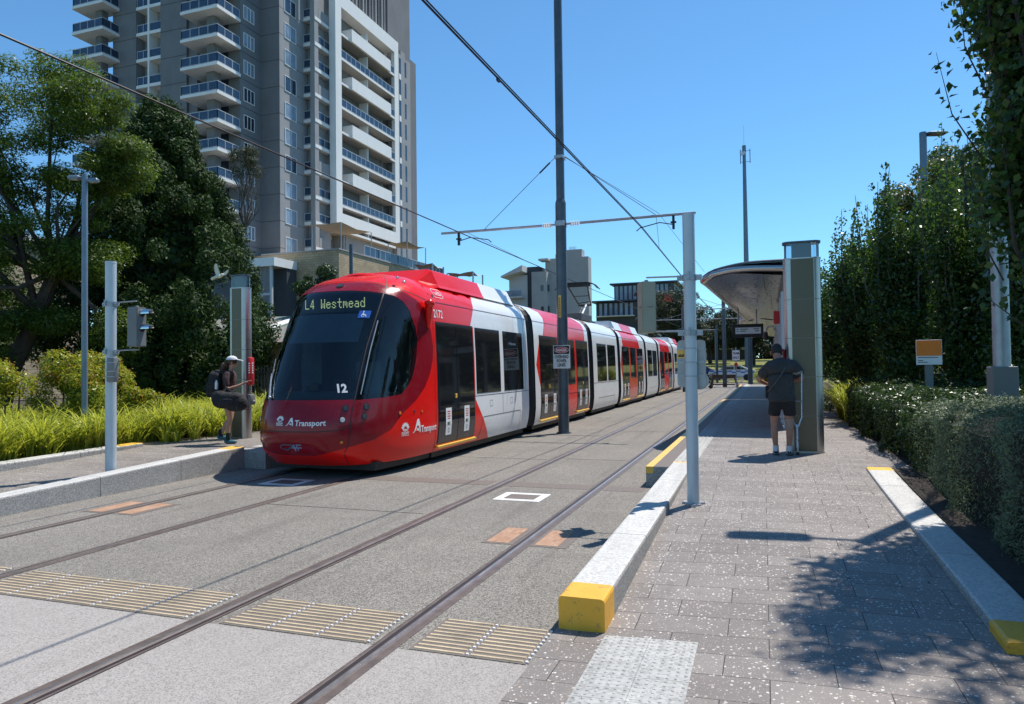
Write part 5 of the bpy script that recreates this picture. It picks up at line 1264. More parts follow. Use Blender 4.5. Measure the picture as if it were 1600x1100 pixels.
for s, e in ((-1, (.05, -.205, 1.14)), (1, (-.045, .205, 1.12))): sh.append(W_(((.04, 0, 1.37), (.14, .10)), ((.03, s * .14, 1.385), .078), ((.03 if s < 0 else -.02, s * .195, 1.28), .066), (e, .060)))
skin_mesh('top', sh, 'cloth_maroon', t)
sh = [W_(((0, 0, 1.0), (.13, .11)), ((0, 0, .90), (.15, .13)))]
for s, k in ((-1, .05), (1, .02)): sh.append(W_(((0, 0, .90), (.15, .13)), ((.01, s * .085, .82), .108), ((k, s * .09, .68), .098)))
skin_mesh('shorts', sh, 'cloth_black', t)
q = MB(); q.ball(WT((.085, 0, 1.665)), (.098, .095, .10), 16, 10); q.ball(WT((-.03, 0, 1.60)), (.05, .06, .07), 10, 8); q.ball(WT((-.09, .0, 1.55)), (.055, .06, .085), 10, 8); q.ball(WT((-.115, 0, 1.45)), (.045, .05, .09), 10, 8); q.ball(WT((-.10, .02, 1.36)), (.03, .03, .06), 8, 6)
q.build('hair', ['hair_brown'], t, True)
q = MB(); q.ball(WT((.20, 0, 1.615)), (.022, .014, .02), 8, 6); q.ball(WT((.10, -.078, 1.62)), (.018, .012, .028), 8, 6); q.ball(WT((.165, 0, 1.57)), (.03, .035, .025), 8, 6); q.build('nose_and_ear', ['skin'], t, True)
q = MB(); n = 18; V = []
for j in range(6):
    a = PI / 2 * j / 5
    for i in range(n): b = 2 * PI * i / n; V.append(WT((.09 + .112 * math.cos(b) * math.cos(a) - .012, .10 * math.sin(b) * math.cos(a), 1.685 + .085 * math.sin(a))))
q.add(V, [(j * n + i, j * n + (i + 1) % n, j * n + n + (i + 1) % n, j * n + n + i) for j in range(5) for i in range(n)])
Bv = [(.17, -.075), (.24, -.07), (.295, -.04), (.31, 0), (.295, .04), (.24, .07), (.17, .075)]
q.prism(Bv, lambda a, b: WT((a, b, 1.688 - .25 * (a - .17))), lambda a, b: WT((a, b, 1.700 - .25 * (a - .17)))); q.build('cap', ['cap'], t, True)
for (x, y, z, up) in ((.05, -.09, .04, 0), (-.16, .09, .11, 1)):
    q = MB(); q.ball(WT((x + .03, y, z)), (.13 if not up else .11, .055, .045), 14, 8, Matrix.Rotation(math.atan2(FW.y, FW.x), 3, 'Z')); q.ball(WT((x - .05, y, z + .025)), (.055, .045, .05), 10, 8); q.build('shoe', ['teal'], t, True)
    q = MB(); q.cyl(WT((x - .02, y, z + .03)), WT((x - .02, y, z + .18)), .05, .044, 14); q.build('sock', ['sock'], t, True)
t = thing('backpack', 'black backpack with a small white bottle worn by the woman in the cap', 'backpack', (-10.4, 11.55, 1.4))
q = MB(); RB = Matrix.Rotation(math.atan2(FW.y, FW.x), 3, 'Z')
def lump(q, c, r, nu=18, nv=12, p=.55):
    V = []; Fc = []; C0 = WT(c)
    for j in range(nv + 1):
        a = PI * j / nv
        for i in range(nu):
            b = 2 * PI * i / nu; f = lambda v: math.copysign(abs(v) ** p, v)
            V.append(C0 + RB @ Vector((r[0] * f(math.sin(a)) * f(math.cos(b)), r[1] * f(math.sin(a)) * f(math.sin(b)), r[2] * f(math.cos(a)))))
    q.add(V, [(j * nu + i, (j + 1) * nu + i, (j + 1) * nu + (i + 1) % nu, j * nu + (i + 1) % nu) for j in range(nv) for i in range(nu)])
lump(q, (-.23, 0, 1.20), (.13, .17, .27)); lump(q, (-.35, 0, 1.10), (.06, .14, .17)); lump(q, (-.18, 0, 1.43), (.07, .12, .06)); q.build('pack_body', ['cloth_black'], t, True)
q = MB(); q.tube([WT((-.12, -.10, 1.42)), WT((.04, -.11, 1.47)), WT((.12, -.12, 1.34)), WT((.04, -.15, 1.08)), WT((-.12, -.14, 1.0))], .018, 6); q.build('shoulder_strap', ['cloth_black'], t, True)
q = MB(); q.cyl(WT((-.16, -.19, 1.10)), WT((-.16, -.19, 1.24)), .032, n=12); q.cyl(WT((-.16, -.19, 1.24)), WT((-.16, -.19, 1.28)), .02, .015, 10); q.build('bottle', ['sign_white'], t, True)
t = thing('duffel_bag', 'large black duffel bag hanging at the side of the woman in the cap', 'bag', (-9.9, 11.4, 1.1))
q = MB(); RB = Matrix.Rotation(math.atan2(FW.y, FW.x), 3, 'Z'); lump(q, (.12, -.30, .88), (.31, .15, .165), 24, 14, .7); lump(q, (.27, -.31, .82), (.22, .14, .165), 20, 12, .85); lump(q, (-.05, -.30, .93), (.16, .13, .145), 18, 10, .75); lump(q, (.12, -.42, .84), (.15, .05, .09), 14, 10, .6); q.build('bag_body', ['cloth_black'], t, True)
q = MB(); q.tube([WT((.0, -.42, .86)), WT((.02, -.36, 1.02)), WT((.07, -.27, 1.12)), WT((.22, -.34, 1.03)), WT((.30, -.42, .86))], .016, 6); q.tube([WT((.0, -.19, .86)), WT((.05, -.22, 1.08)), WT((.22, -.24, 1.05)), WT((.3, -.19, .86))], .016, 6); q.build('carry_handle', ['cloth_black'], t, True)
q = MB()
for a in (-.02, .12, .32): q.tube([WT((a, -.435, .70)), WT((a, -.438, .84)), WT((a + .01, -.40, .97))], .007, 5)
q.build('bag_seams', ['interior'], t, True)

# white cockatoo in flight
t = thing('bird', 'white bird flying in front of the dark conifer with its wings raised', 'bird', (-12.3, 13.7, 4.1))
B0 = Vector((-12.3, 13.7, 4.1)); q = MB(); RR = Matrix.Rotation(.4, 3, 'Z') @ Matrix.Rotation(-.15, 3, 'Y'); bp = lambda a, b, c: B0 + Vector((a, b, c)) * .66
q.ball(bp(0, 0, -.05), (.11, .043, .046), 12, 8); q.ball(bp(.16, 0, .0), (.04, .033, .033), 10, 8); q.tube([bp(-.12, 0, -.07), bp(-.3, .0, -.13)], [.03, .04], 8); q.build('body', ['feather'], t, True)
q = MB(); W1_ = [(.08, 0, 0), (.02, -.04, .22), (-.02, -.06, .40), (-.10, -.06, .42), (-.15, -.05, .33), (-.16, -.02, .15), (-.10, 0, 0)]
q.add([bp(*p) for p in W1_], [tuple(range(7))]); q.add([bp(p[0] + .004, p[1] + .012, p[2]) for p in W1_], [tuple(range(6, -1, -1))]); q.build('wing', ['feather'], t)
q = MB(); W2_ = [(.10, .02, 0), (.22, .06, .10), (.36, .10, .20), (.34, .10, .10), (.26, .08, 0), (.12, .04, -.06), (-.05, .02, -.05)]
q.add([bp(*p) for p in W2_], [tuple(range(7))]); q.add([bp(p[0], p[1] + .012, p[2] - .004) for p in W2_], [tuple(range(6, -1, -1))]); q.build('wing', ['feather'], t)

# ------------------------------------------------------------------ buildings
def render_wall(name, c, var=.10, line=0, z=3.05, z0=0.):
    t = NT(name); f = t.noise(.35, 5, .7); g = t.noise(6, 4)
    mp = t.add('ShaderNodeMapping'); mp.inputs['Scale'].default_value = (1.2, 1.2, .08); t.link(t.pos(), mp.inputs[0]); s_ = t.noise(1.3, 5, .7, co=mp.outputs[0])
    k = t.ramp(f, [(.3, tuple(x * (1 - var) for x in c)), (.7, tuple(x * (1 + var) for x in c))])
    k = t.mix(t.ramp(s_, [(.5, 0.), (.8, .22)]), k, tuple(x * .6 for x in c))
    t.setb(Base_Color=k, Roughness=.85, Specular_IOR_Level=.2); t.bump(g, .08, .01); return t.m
M['tower_grey'] = render_wall('tower_dark_render', (.20, .202, .210)); M['tower_mid'] = render_wall('tower_mid_render', (.325, .325, .33)); M['tower_white'] = render_wall('tower_white_render', (.80, .80, .78), .04)
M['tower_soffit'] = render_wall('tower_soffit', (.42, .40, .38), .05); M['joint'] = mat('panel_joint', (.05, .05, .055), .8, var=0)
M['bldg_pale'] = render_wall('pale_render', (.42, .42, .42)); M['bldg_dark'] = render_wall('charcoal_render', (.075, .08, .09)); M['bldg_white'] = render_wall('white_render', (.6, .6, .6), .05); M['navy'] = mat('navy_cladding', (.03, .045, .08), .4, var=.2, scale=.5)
def block_mat():
    t = NT('sand_block_wall'); tc = t.add('ShaderNodeTexCoord'); sp = t.add('ShaderNodeSeparateXYZ'); t.link(t.pos(), sp.inputs[0]); cb = t.add('ShaderNodeCombineXYZ')
    t.link(t.math('ADD', sp.outputs[0], sp.outputs[1]), cb.inputs[0]); t.link(sp.outputs[2], cb.inputs[1])
    br = t.add('ShaderNodeTexBrick', _Scale=1.0); br.inputs['Brick Width'].default_value = .6; br.inputs['Row Height'].default_value = .26; br.inputs['Mortar Size'].default_value = .018
    br.inputs['Color1'].default_value = (.40, .30, .185, 1); br.inputs['Color2'].default_value = (.50, .385, .25, 1); br.inputs['Mortar'].default_value = (.25, .19, .12, 1); t.link(cb.outputs[0], br.inputs['Vector'])
    f = t.noise(.5, 5, .7); k = t.mix(t.ramp(f, [(.45, 0.), (.75, .45)]), br.outputs[0], (.15, .11, .08)); t.setb(Base_Color=k, Roughness=.9); t.bump(t.noise(12, 3), .2, .02); return t.m
M['block'] = block_mat()
tw = thing('apartment_tower', 'tall grey and white apartment tower with stacked balconies behind the tram', 'building', (-60, 80, 0))
WN = [0]
def wpart(nm, m, fn_): q = MB(); fn_(q); return q.build(nm, m if isinstance(m, list) else [m], tw)
wpart('wall', 'tower_grey', lambda q: q.box(-70.4, -53.4, 62.9, 98, 0, 70).box(-53.4, -50.9, 66.3, 98, 0, 70).box(-66.8 - 3.6, -66.9, 61.6, 62.95, 0, 70).box(-63.3, -59.6, 61.6, 62.95, 0, 70).box(-59.6, -58.4, 61.9, 62.95, 0, 70))
wpart('wall', 'tower_mid', lambda q: q.box(-50.92, -50.875, 66.305, 71.5, 15, 70))
wpart('wall', 'tower_mid', lambda q: q.box(-50.9, -48.6, 89.2, 93.6, 0, 47.2).box(-50.9, -48.7, 90.9, 92.2, 47.2, 48.0).box(-50.9, -49.2, 77, 89, 0, 19.5))
wpart('wall', 'tower_grey', lambda q: q.box(-50.95, -49.9, 77.5, 98, 0, 49))
# horizontal joints
def joints(q):
    for k in range(5, 22):
        z = 15.6 + 3.05 * (k - 5); q.box(-53.39, -53.38, 62.9, 66.3, z, z + .05); q.box(-53.4, -50.9, 66.285, 66.299, z, z + .05); q.box(-50.88, -50.868, 66.3, 71, z, z + .05); q.box(-63.3, -59.6, 61.585, 61.599, z, z + .05); q.box(-70.4, -66.9, 61.585, 61.599, z, z + .05)
wpart('panel_joints', 'joint', joints)
def window_x(X, y0, y1, z0, z1, n, m):
    """window on a +X face: frame with panes"""
    f = MB(); e = .07; f.box(X + .0, X + .06, y0, y1, z0, z0 + e).box(X, X + .06, y0, y1, z1 - e, z1)
    for k in range(n + 1): y = y0 + (y1 - y0 - e) * k / n; f.box(X, X + .055, y, y + e, z0 + e, z1 - e)
    o = f.build('window', ['tower_white'], tw); g = MB(); g.box(X + .002, X + .02, y0 + .02, y1 - .02, z0 + .02, z1 - .02); g.build('pane', [m], o)
for k in range(0, 11):
    z = 16.4 + 3.05 * k - .05
    window_x(-53.38, 63.35, 65.1, z - .05, z + 1.5, 3, ['curtained_glass', 'window_glass'][(k * 7 // 3) % 2])
    z = 19.35 + 3.05 * (k - 1)
    if k > 0: window_x(-50.87, 67.2, 69.3, z - .85, z + .95, 2, 'curtained_glass' if k % 3 else 'window_glass')
window_x(-50.87, 67.2, 69.3, 15.2, 17.0, 2, 'curtained_glass')
def rail_run(q, pts, z, h=1.0):
    """posts and top/bottom rail along a polyline; glass quads in material 1"""
    for a, b in zip(pts, pts[1:]):
        a = Vector(a + (0,)); b = Vector(b + (0,)); L = (b - a).length; d = (b - a) / L; n = max(1, round(L / 1.15)); R = Matrix.Rotation(math.atan2(d.y, d.x), 3, 'Z')
        q.mat(0).ob((a + b) / 2 + Vector((0, 0, z + h)), (L + .06, .07, .07), R); q.ob((a + b) / 2 + Vector((0, 0, z + .1)), (L, .05, .05), R)
        for k in range(n + 1): q.ob(a + d * L * k / n + Vector((0, 0, z + h / 2)), (.06, .06, h), R)
        q.mat(1).ob((a + b) / 2 + Vector((0, 0, z + h / 2 + .05)), (L - .05, .015, h - .18), R)
M['rail_white'] = mat('rail_pale', (.50, .52, .54), .45, var=0)
def balcony(x0, x1, y0, y1, z, rails, th=.32, nm='balcony'):
    q = MB(); q.box(x0, x1, y0, y1, z - th, z); o = q.build(nm, ['tower_white'], tw)
    q = MB()
    for r in rails: rail_run(q, r, z)
    q.build('railing', ['rail_white', 'balcony_glass'], o); return o
for k in range(2, 13):
    z = 14.2 + 3.02 * k + .0
    # projecting corner balconies
    balcony(-58.3, -53.35, 59.35, 62.9, z - 1.0 + .0, [[(-58.2, 62.5), (-58.2, 59.45), (-53.45, 59.45), (-53.45, 62.8)]])
for k in range(4, 13):
    z = 14.2 + 3.02 * k - 1.0
    balcony(-74.1, -69.4, 59.35, 62.2, z + .5, [[(-74.0, 62.0), (-74.0, 59.45), (-69.5, 59.45), (-69.5, 61.6)]])
    q = MB(); q.box(-66.9, -63.3, 61.62, 62.9, z - .2, z + .15); o = q.build('recess_slab', ['tower_white'], tw); q = MB(); rail_run(q, [(-66.85, 61.75), (-65.1, 61.75)], z + .1); rail_run(q, [(-65.0, 61.75), (-63.35, 61.75)], z + .1); q.build('railing', ['rail_white', 'balcony_glass'], o)
wpart('recess_mullion', 'tower_white', lambda q: q.box(-65.22, -64.98, 61.61, 62.9, 20, 70))
wpart('recess_back', 'tower_mid', lambda q: q.box(-66.9, -63.3, 62.86, 62.9, 10, 70))
wpart('balcony_column', 'tower_grey', lambda q: q.box(-55.9, -54.9, 60.6, 61.6, 10, 70).box(-71.9, -71.0, 60.6, 61.5, 10, 70))
wpart('recess_glazing', 'window_glass', lambda q: [q.box(-58.3, -55.0, 62.86, 62.893, 14.7 + 3.02 * k, 16.9 + 3.02 * k) for k in range(1, 12)])
# small stacked corner balconies with the slim column
wpart('slim_column', 'tower_mid', lambda q: q.box(-49.9, -49.3, 70.72, 71.5, 14, 70).box(-50.9, -50.0, 71.6, 74.9, 14, 70))
for k in range(0, 10):
    z = 16.3 + 3.05 * k
    balcony(-50.9, -49.25, 70.75, 74.0, z, [[(-50.85, 70.82), (-49.95, 70.82)], [(-49.33, 71.5), (-49.33, 73.9)]] if k % 3 else [[(-50.85, 70.82), (-49.95, 70.82)]], .4)
    if not k % 3: wpart('solid_parapet', 'tower_mid', lambda q: q.box(-49.42, -49.28, 71.5, 73.6, z, z + 1.2))
for k in range(0, 10):
    z = 18.2 + 3.05 * k
    window_x(-50.88 + .0, 75.3, 76.3, z, z + 1.9, 1, 'window_glass' if k % 2 else 'curtained_glass')
# white frame facade
X = -48.3
def frm(q): q.box(X - .9, X, 73.6, 74.9, 19.5, 48.4).box(X - .5, X, 88.3, 89.45, 19.5, 48.4).box(X - 2.6, X, 74.9, 88.3, 46.6, 48.4).box(X - .35, X, 74.9, 88.3, 19.5, 21.0).box(X - 2.6, X - .9, 73.7, 74.9, 19.5, 20.0)
wpart('white_frame', 'tower_white', frm)
wpart('recess_back', 'tower_mid', lambda q: q.box(-50.97, -50.9, 73.7, 89.4, 19, 48.4))
for k in range(0, 9):
    z = 18.95 + 3.05 * k + .05
    q = MB(); q.box(-50.9, X - .02, 74.9, 88.3, z - .28, z); o = q.build('balcony', ['tower_white'], tw)
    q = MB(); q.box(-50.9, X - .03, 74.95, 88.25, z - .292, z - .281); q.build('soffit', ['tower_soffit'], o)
    q = MB(); q.box(-50.9, X - .3, 81.4, 81.6, z, z + 2.76); q.build('party_wall', ['tower_white'], o)
    if k % 2 == 0 and k > 0: q = MB(); q.box(X - 1.2, X + .25, 76.9, 77.1, z - .28, z + 1.3).box(X + .05, X + .25, 77.1, 86.8, z - .28, z + 1.3).box(X - .02, X + .05, 77.1, 86.8, z - .28, z - .1); q.build('solid_parapet', ['tower_white'], o); q = MB(); rail_run(q, [(X - .1, 86.9), (X - .1, 88.2)], z); q.build('railing', ['rail_white', 'balcony_glass'], o)
    elif k > 0: q = MB(); rail_run(q, [(X - .08, 74.95), (X - .08, 88.2)], z); q.build('railing', ['rail_white', 'balcony_glass'], o)
    q = MB(); q.box(-50.89, -50.86, 75.4, 80.9, z + .1, z + 2.3).box(-50.89, -50.86, 82.2, 87.8, z + .1, z + 2.3); g = q.build('glazing', ['window_glass'], o)
    q = MB(); q.box(-50.86, X - 1.4, 87.0, 87.2, z, z + 2.76); q.build('side_wall', ['tower_mid'], o)
# slot windows of the far block and the louvred crown
wpart('slot_windows', 'window_glass', lambda q: [q.box(-48.6, -48.585, y, y + w_, 17 + 3.05 * k, 19.2 + 3.05 * k) for k in range(0, 10) for y, w_ in ((90.2, .55), (91.9, .5))])
wpart('slot_spandrel', 'tower_white', lambda q: [q.box(-48.62, -48.57, 90.2, 90.75, 16.1 + 3.05 * k, 16.9 + 3.05 * k) for k in range(0, 10)])
def crown(q):
    for k in range(16):
        y = 75.4 + k * .82; q.mat(0 if k % 3 else 1).box(-50.6, -49.0, y, y + (.32 if k % 2 else .18), 48.4, 70)
    q.mat(1).box(-52, -50.4, 75, 89, 48.4, 70)
wpart('louvred_crown', ['tower_mid', 'tower_grey'], crown)
# sand-coloured podium with roof terrace and shade sails
pd = thing('podium', 'sand coloured blockwork podium with a roof terrace railing below the tower', 'building', (-47, 70, 0))
q = MB(); q.box(-56, -42.35, 64.9, 92, 0, 14.6); q.build('wall', ['block'], pd); q = MB(); q.box(-52.3, -42.25, 64.8, 65.2, 14.6, 14.75).box(-42.65, -42.25, 65.2, 92, 14.6, 14.75); q.build('coping', ['tower_mid'], pd)
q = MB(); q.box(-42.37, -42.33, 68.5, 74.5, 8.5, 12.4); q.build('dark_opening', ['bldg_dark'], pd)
q = MB(); rail_run(q, [(-42.6, 70.5), (-42.6, 91.5)], 14.75, 1.2); q.build('terrace_railing', ['rail_white', 'balcony_glass'], pd)
def sail(x0, x1, y0, y1, z0, z, lab):
    t = thing('shade_sail', lab, 'shade canopy', (x0, y0, z0), 'shade canopies on steel posts'); q = MB()
    for x in (x0, x1):
        for y in (y0, y1): q = MB(); q.cyl((x, y, z0), (x, y, z + .2), .06, n=8); q.build('post', ['galv'], t)
    n = 8; V = []; Fc = []
    for j in range(n + 1):
        for i in range(n + 1): u, v = i / n, j / n; V.append((x0 + (x1 - x0) * u, y0 + (y1 - y0) * v, z + .25 * (abs(2 * u - 1) * abs(2 * v - 1)) + .12 * math.sin(PI * u)))
    for j in range(n):
        for i in range(n): a = j * (n + 1) + i; Fc.append((a, a + 1, a + n + 2, a + n + 1))
    mk('fabric', V, Fc, 'tower_soffit', t, None, True)
sail(-46.6, -42.9, 66.2, 72.5, 14.75, 17.6, 'left shade canopy on the podium terrace'); sail(-43.2, -40.6, 77, 82, 14.75, 17.1, 'right shade canopy on the podium terrace')
q = MB(); q.box(-52.6, -47.6, 61.0, 64.85, 12.7, 13.6); aw = thing('entrance_awning', 'flat white awning with screens beside the podium', 'awning', (-50, 62, 0)); q.build('roof', ['tower_white'], aw)
q = MB(); [q.box(x, x + .25, 61.3, 61.55, 0, 12.7) for x in (-48.4, -50.6)]; q.box(-52.5, -48.2, 61.35, 61.5, 9.7, 9.95); q.build('frame_post', ['rail_white'], aw)
q = MB(); [q.box(-50.3 + .16 * k, -50.22 + .16 * k, 61.4, 61.45, 5, 12.7) for k in range(12)]; q.build('screen_slats', ['tower_mid'], aw)
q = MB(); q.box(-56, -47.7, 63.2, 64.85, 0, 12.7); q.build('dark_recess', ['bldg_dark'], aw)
# raised shade sails behind the tram roof
for (x0, y0, w_, h, lab) in ((-23.2, 45, 1.45, 8.95, 'small shade canopy on posts just above the tram roof, nearer one'), (-21.1, 46, 2.0, 8.35, 'small shade canopy on posts just above the tram roof, farther one')): sail(x0, x0 + w_, y0, y0 + 1.8, 2, h, lab)
# shed with corrugated roof, paling fence
sh = thing('shed', 'small cream shed with a rusty green corrugated roof beside the tram nose', 'shed', (-18, 22, 0))
def corr(name, cols):
    t = NT(name); sp = t.add('ShaderNodeSeparateXYZ'); t.link(t.pos(), sp.inputs[0]); wv = t.math('SINE', t.math('MULTIPLY', sp.outputs[1], 60.0)); f = t.noise(.9, 4)
    t.setb(Base_Color=t.ramp(f, [(.35, cols[0]), (.5, cols[1]), (.65, cols[2])]), Roughness=.6, Metallic=.3); t.bump(wv, .6, .01); return t.m
M['corrugated'] = corr('corrugated_roof', [(.12, .20, .13), (.30, .30, .27), (.22, .18, .14)]); M['cream'] = render_wall('cream_boards', (.38, .34, .25), .1)
q = MB(); q.box(-24, -14.1, 21.3, 30, 0, 2.75); q.build('wall', ['cream'], sh)
q = MB(); q.hexa([(-24, 20.8, 2.72), (-13.7, 20.8, 2.72), (-13.7, 25.6, 4.05), (-24, 25.6, 4.05), (-24, 20.8, 2.80), (-13.7, 20.8, 2.80), (-13.7, 25.6, 4.13), (-24, 25.6, 4.13)]); q.hexa([(-24, 25.6, 4.05), (-13.7, 25.6, 4.05), (-13.7, 30.4, 2.72), (-24, 30.4, 2.72), (-24, 25.6, 4.13), (-13.7, 25.6, 4.13), (-13.7, 30.4, 2.8), (-24, 30.4, 2.8)]); q.build('roof', ['corrugated'], sh)
q = MB(); q.hexa([(-18.6, 20.7, 2.79), (-18.0, 20.7, 2.79), (-18.0, 25.5, 4.12), (-18.6, 25.5, 4.12), (-18.6, 20.7, 2.83), (-18.0, 20.7, 2.83), (-18.0, 25.5, 4.16), (-18.6, 25.5, 4.16)]); q.build('pale_roof_sheet', ['tower_white'], sh)
q = MB(); q.cyl((-24, 20.76, 2.74), (-13.7, 20.76, 2.74), .06, n=8); q.build('gutter', ['rust'], sh, True)
pf = thing('picket_fence', 'black steel picket fence in front of the cream shed', 'fence', (-16, 20, 0)); q = MB()
for k in range(40): q.box(-18.5 + k * .13, -18.475 + k * .13, 19.0, 19.025, .3, 1.95)
q.build('pickets', ['black'], pf); q = MB(); q.box(-18.5, -13.4, 18.99, 19.03, 1.72, 1.77).box(-18.5, -13.4, 18.99, 19.03, .5, .55); q.build('rails', ['black'], pf)
# beige houses behind the left trees
bh = thing('house', 'beige block house half hidden behind the big tree at the left edge', 'building', (-60, 34, 0)); q = MB(); q.box(-75, -48, 30, 40, 0, 11.0); q.build('wall', ['block'], bh); q = MB(); q.box(-75.3, -47.7, 29.7, 40.3, 11.0, 11.4); q.build('roof_edge', ['tower_white'], bh)
q = MB(); [q.box(-62 + 3.2 * k, -60.8 + 3.2 * k, 29.97, 29.99, z, z + 1.3) for k in range(4) for z in (3, 6.2, 9)]; q.build('window_row', ['window_glass'], bh)

# middle-distance apartment block, white and charcoal
ap = thing('apartment_block', 'pale grey apartment block with a charcoal panel behind the dark mast', 'building', (-34, 115, 0))
q = MB(); q.box(-34.8, -27.3, 116, 118.2, 0, 20.3).box(-31.5, -28.4, 116.01, 118, 20.3, 21.6).box(-33.0, -31.5, 116.02, 118, 20.3, 21.0); q.build('wall', ['bldg_pale'], ap)
q = MB(); q.box(-36.6, -34.0, 113.8, 116, 0, 17.9); q.build('wall', ['bldg_pale'], ap); q = MB(); q.box(-37.6, -35.45, 114.6, 118, 0, 18.9); q.build('charcoal_panel', ['bldg_dark'], ap)
q = MB(); q.box(-40.9, -37.6, 114.6, 118, 0, 17.6); q.build('wall', ['bldg_white'], ap)
for k in range(3):
    z = 7.6 + 3.1 * k; q = MB(); q.box(-41.0, -38.0, 112.6, 114.6, z - .25, z); o = q.build('balcony', ['bldg_white'], ap); q = MB(); q.box(-41.0, -38.0, 112.6, 112.66, z, z + 1.0); q.box(-41, -40.94, 112.66, 114.6, z, z + 1); q.build('railing', ['curtained_glass'], o)
q = MB(); q.hexa([(-41.4, 111.8, 17.0), (-37.6, 111.8, 17.9), (-37.6, 118, 17.9), (-41.4, 118, 17.0), (-41.4, 111.8, 17.25), (-37.6, 111.8, 18.9), (-37.6, 118, 18.9), (-41.4, 118, 17.25)]); q.box(-35.6, -33.9, 114.5, 117, 19.9, 20.2); q.build('roof_blade', ['bldg_white'], ap)
q = MB(); q.box(-30.6, -29.4, 116, 117, 21.6, 22.1); q.build('roof_vent', ['chrome'], ap)
q = MB(); [q.box(-35.0, -34.5, 113.78, 113.79, z, z + 1) for z in (7.5, 11, 14.6)]; [q.box(-33.9, -33.86, 114.4, 115.2, z, z + 1.1) for z in (7.5, 11, 14.6)]; q.build('window_row', ['window_glass'], ap)
lo = thing('low_house', 'low house with a terracotta and white roof line just behind the tram roof', 'building', (-30, 95, 0)); q = MB(); q.box(-33, -24, 95, 102, 0, 7.0); q.build('wall', ['bldg_white'], lo); q = MB(); q.hexa([(-33.4, 94.6, 7), (-23.6, 94.6, 7), (-23.6, 102.4, 7), (-33.4, 102.4, 7), (-32.5, 97.5, 8.2), (-24.6, 97.5, 8.2), (-24.6, 99.5, 8.2), (-32.5, 99.5, 8.2)]); q.build('roof', [mat('terracotta', (.30, .13, .08), .8, var=.2)], lo)
hr = thing('hillside_house', 'dark roofed house in front of the pale apartment block, mostly behind the tram', 'building', (-42, 100, 0)); q = MB(); q.box(-47, -38.5, 100, 106, 0, 11.6); q.build('wall', ['bldg_dark'], hr); q = MB(); q.hexa([(-48, 99, 11.6), (-37.8, 99, 11.6), (-37.8, 107, 11.6), (-48, 107, 11.6), (-46, 102, 13.2), (-40, 102, 13.2), (-40, 104, 13.2), (-46, 104, 13.2)]); q.build('roof', ['navy'], hr)
# navy glass block
nb = thing('glass_block', 'navy and white stepped apartment building with red awnings beyond the tram tail', 'building', (-26, 150, 0))
q = MB(); q.box(-33.5, -17, 149, 165, 0, 15.4); q.build('wall', ['bldg_dark'], nb); q = MB(); q.box(-24.6, -17.5, 148.6, 149, 0, 14.2); q.build('wall', ['bldg_white'], nb); q = MB(); q.box(-29.8, -17.2, 150.2, 165, 15.4, 19.2); q.build('glazed_storey', ['navy'], nb)
q = MB(); q.box(-30.6, -16.4, 149.4, 165, 19.2, 19.5).box(-34.5, -24.8, 148.0, 165, 15.5, 15.8); q.build('roof_edge', ['navy'], nb)
q = MB(); [q.box(-29.5 + k * .95, -28.9 + k * .95, 150.12, 150.18, 16.0, 18.9) for k in range(12)]; [q.box(-32.8 + k * 1.1, -32.2 + k * 1.1, 148.9, 148.98, 12.6, 15.2) for k in range(7)]; q.build('window_row', ['curtained_glass'], nb)
q = MB(); [q.box(x, x + 1.0, 148.5, 148.58, z, z + 1.5) for x in (-23.2, -20.3) for z in (3.2, 6.4, 9.6, 12)]; q.build('window_row', ['window_glass'], nb)
q = MB(); [q.box(-33.2, -25.2, 147.2, 149, z, z + .2) for z in (3, 6.2, 9.4, 12.3)]; q.build('balcony_slabs', ['bldg_white'], nb)
for z in (15.0, 6.0): q = MB(); q.prism([(0, 0), (-1.2, 0), (-.2, 1.6)], lambda a, b: (-19.7, 148.5 + a, z + b), lambda a, b: (-17.3, 148.5 + a, z + b)); q.build('red_awning', ['ink_red'], nb)
tc = thing('low_pavilion', 'long low white pavilion under the trees beyond the lawn', 'building', (-8, 150, 0)); gz = 2.7
q = MB(); q.box(-15, -3, 150, 156, 0, gz + 2.2); q.build('wall', ['bldg_dark'], tc); q = MB(); q.box(-15.5, -2.5, 148.6, 157, gz + 2.2, gz + 2.6); q.build('roof', ['bldg_white'], tc); q = MB(); [q.box(-14.8 + 1.9 * k, -14.6 + 1.9 * k, 149, 149.2, gz, gz + 2.2) for k in range(7)]; q.build('veranda_posts', ['rail_white'], tc)

# ------------------------------------------------------------------ vegetation
RN = np.random.default_rng(11)
def leaf_mesh(name, C, N, size, asp, m, parent=None, fold=.18, jit=.35, label=None, down=0.):
    """C centres (n,3), N approx normals; each leaf a folded pointed quad pair (6 verts, 2 quads)"""
    n = len(C); s = size * RN.uniform(1 - jit, 1 + jit, n)[:, None]
    N = N + RN.normal(0, .55, (n, 3)); N /= np.linalg.norm(N, axis=1)[:, None] + 1e-9
    A = RN.normal(0, 1, (n, 3)); A[:, 2] -= down; A -= N * np.sum(A * N, 1)[:, None]; A /= np.linalg.norm(A, axis=1)[:, None] + 1e-9
    B = np.cross(N, A); w_ = s * asp * .5
    p0 = C - A * s * .5; p1 = C + A * s * .5
    l0 = C - A * s * .12 + B * w_ + N * s * fold; r0 = C - A * s * .12 - B * w_ + N * s * fold
    V = np.stack([p0, r0, p1, l0], 1).reshape(-1, 3); F_ = np.arange(n * 4).reshape(-1, 4)
    return mk(name, V, F_, m, parent, label=label)
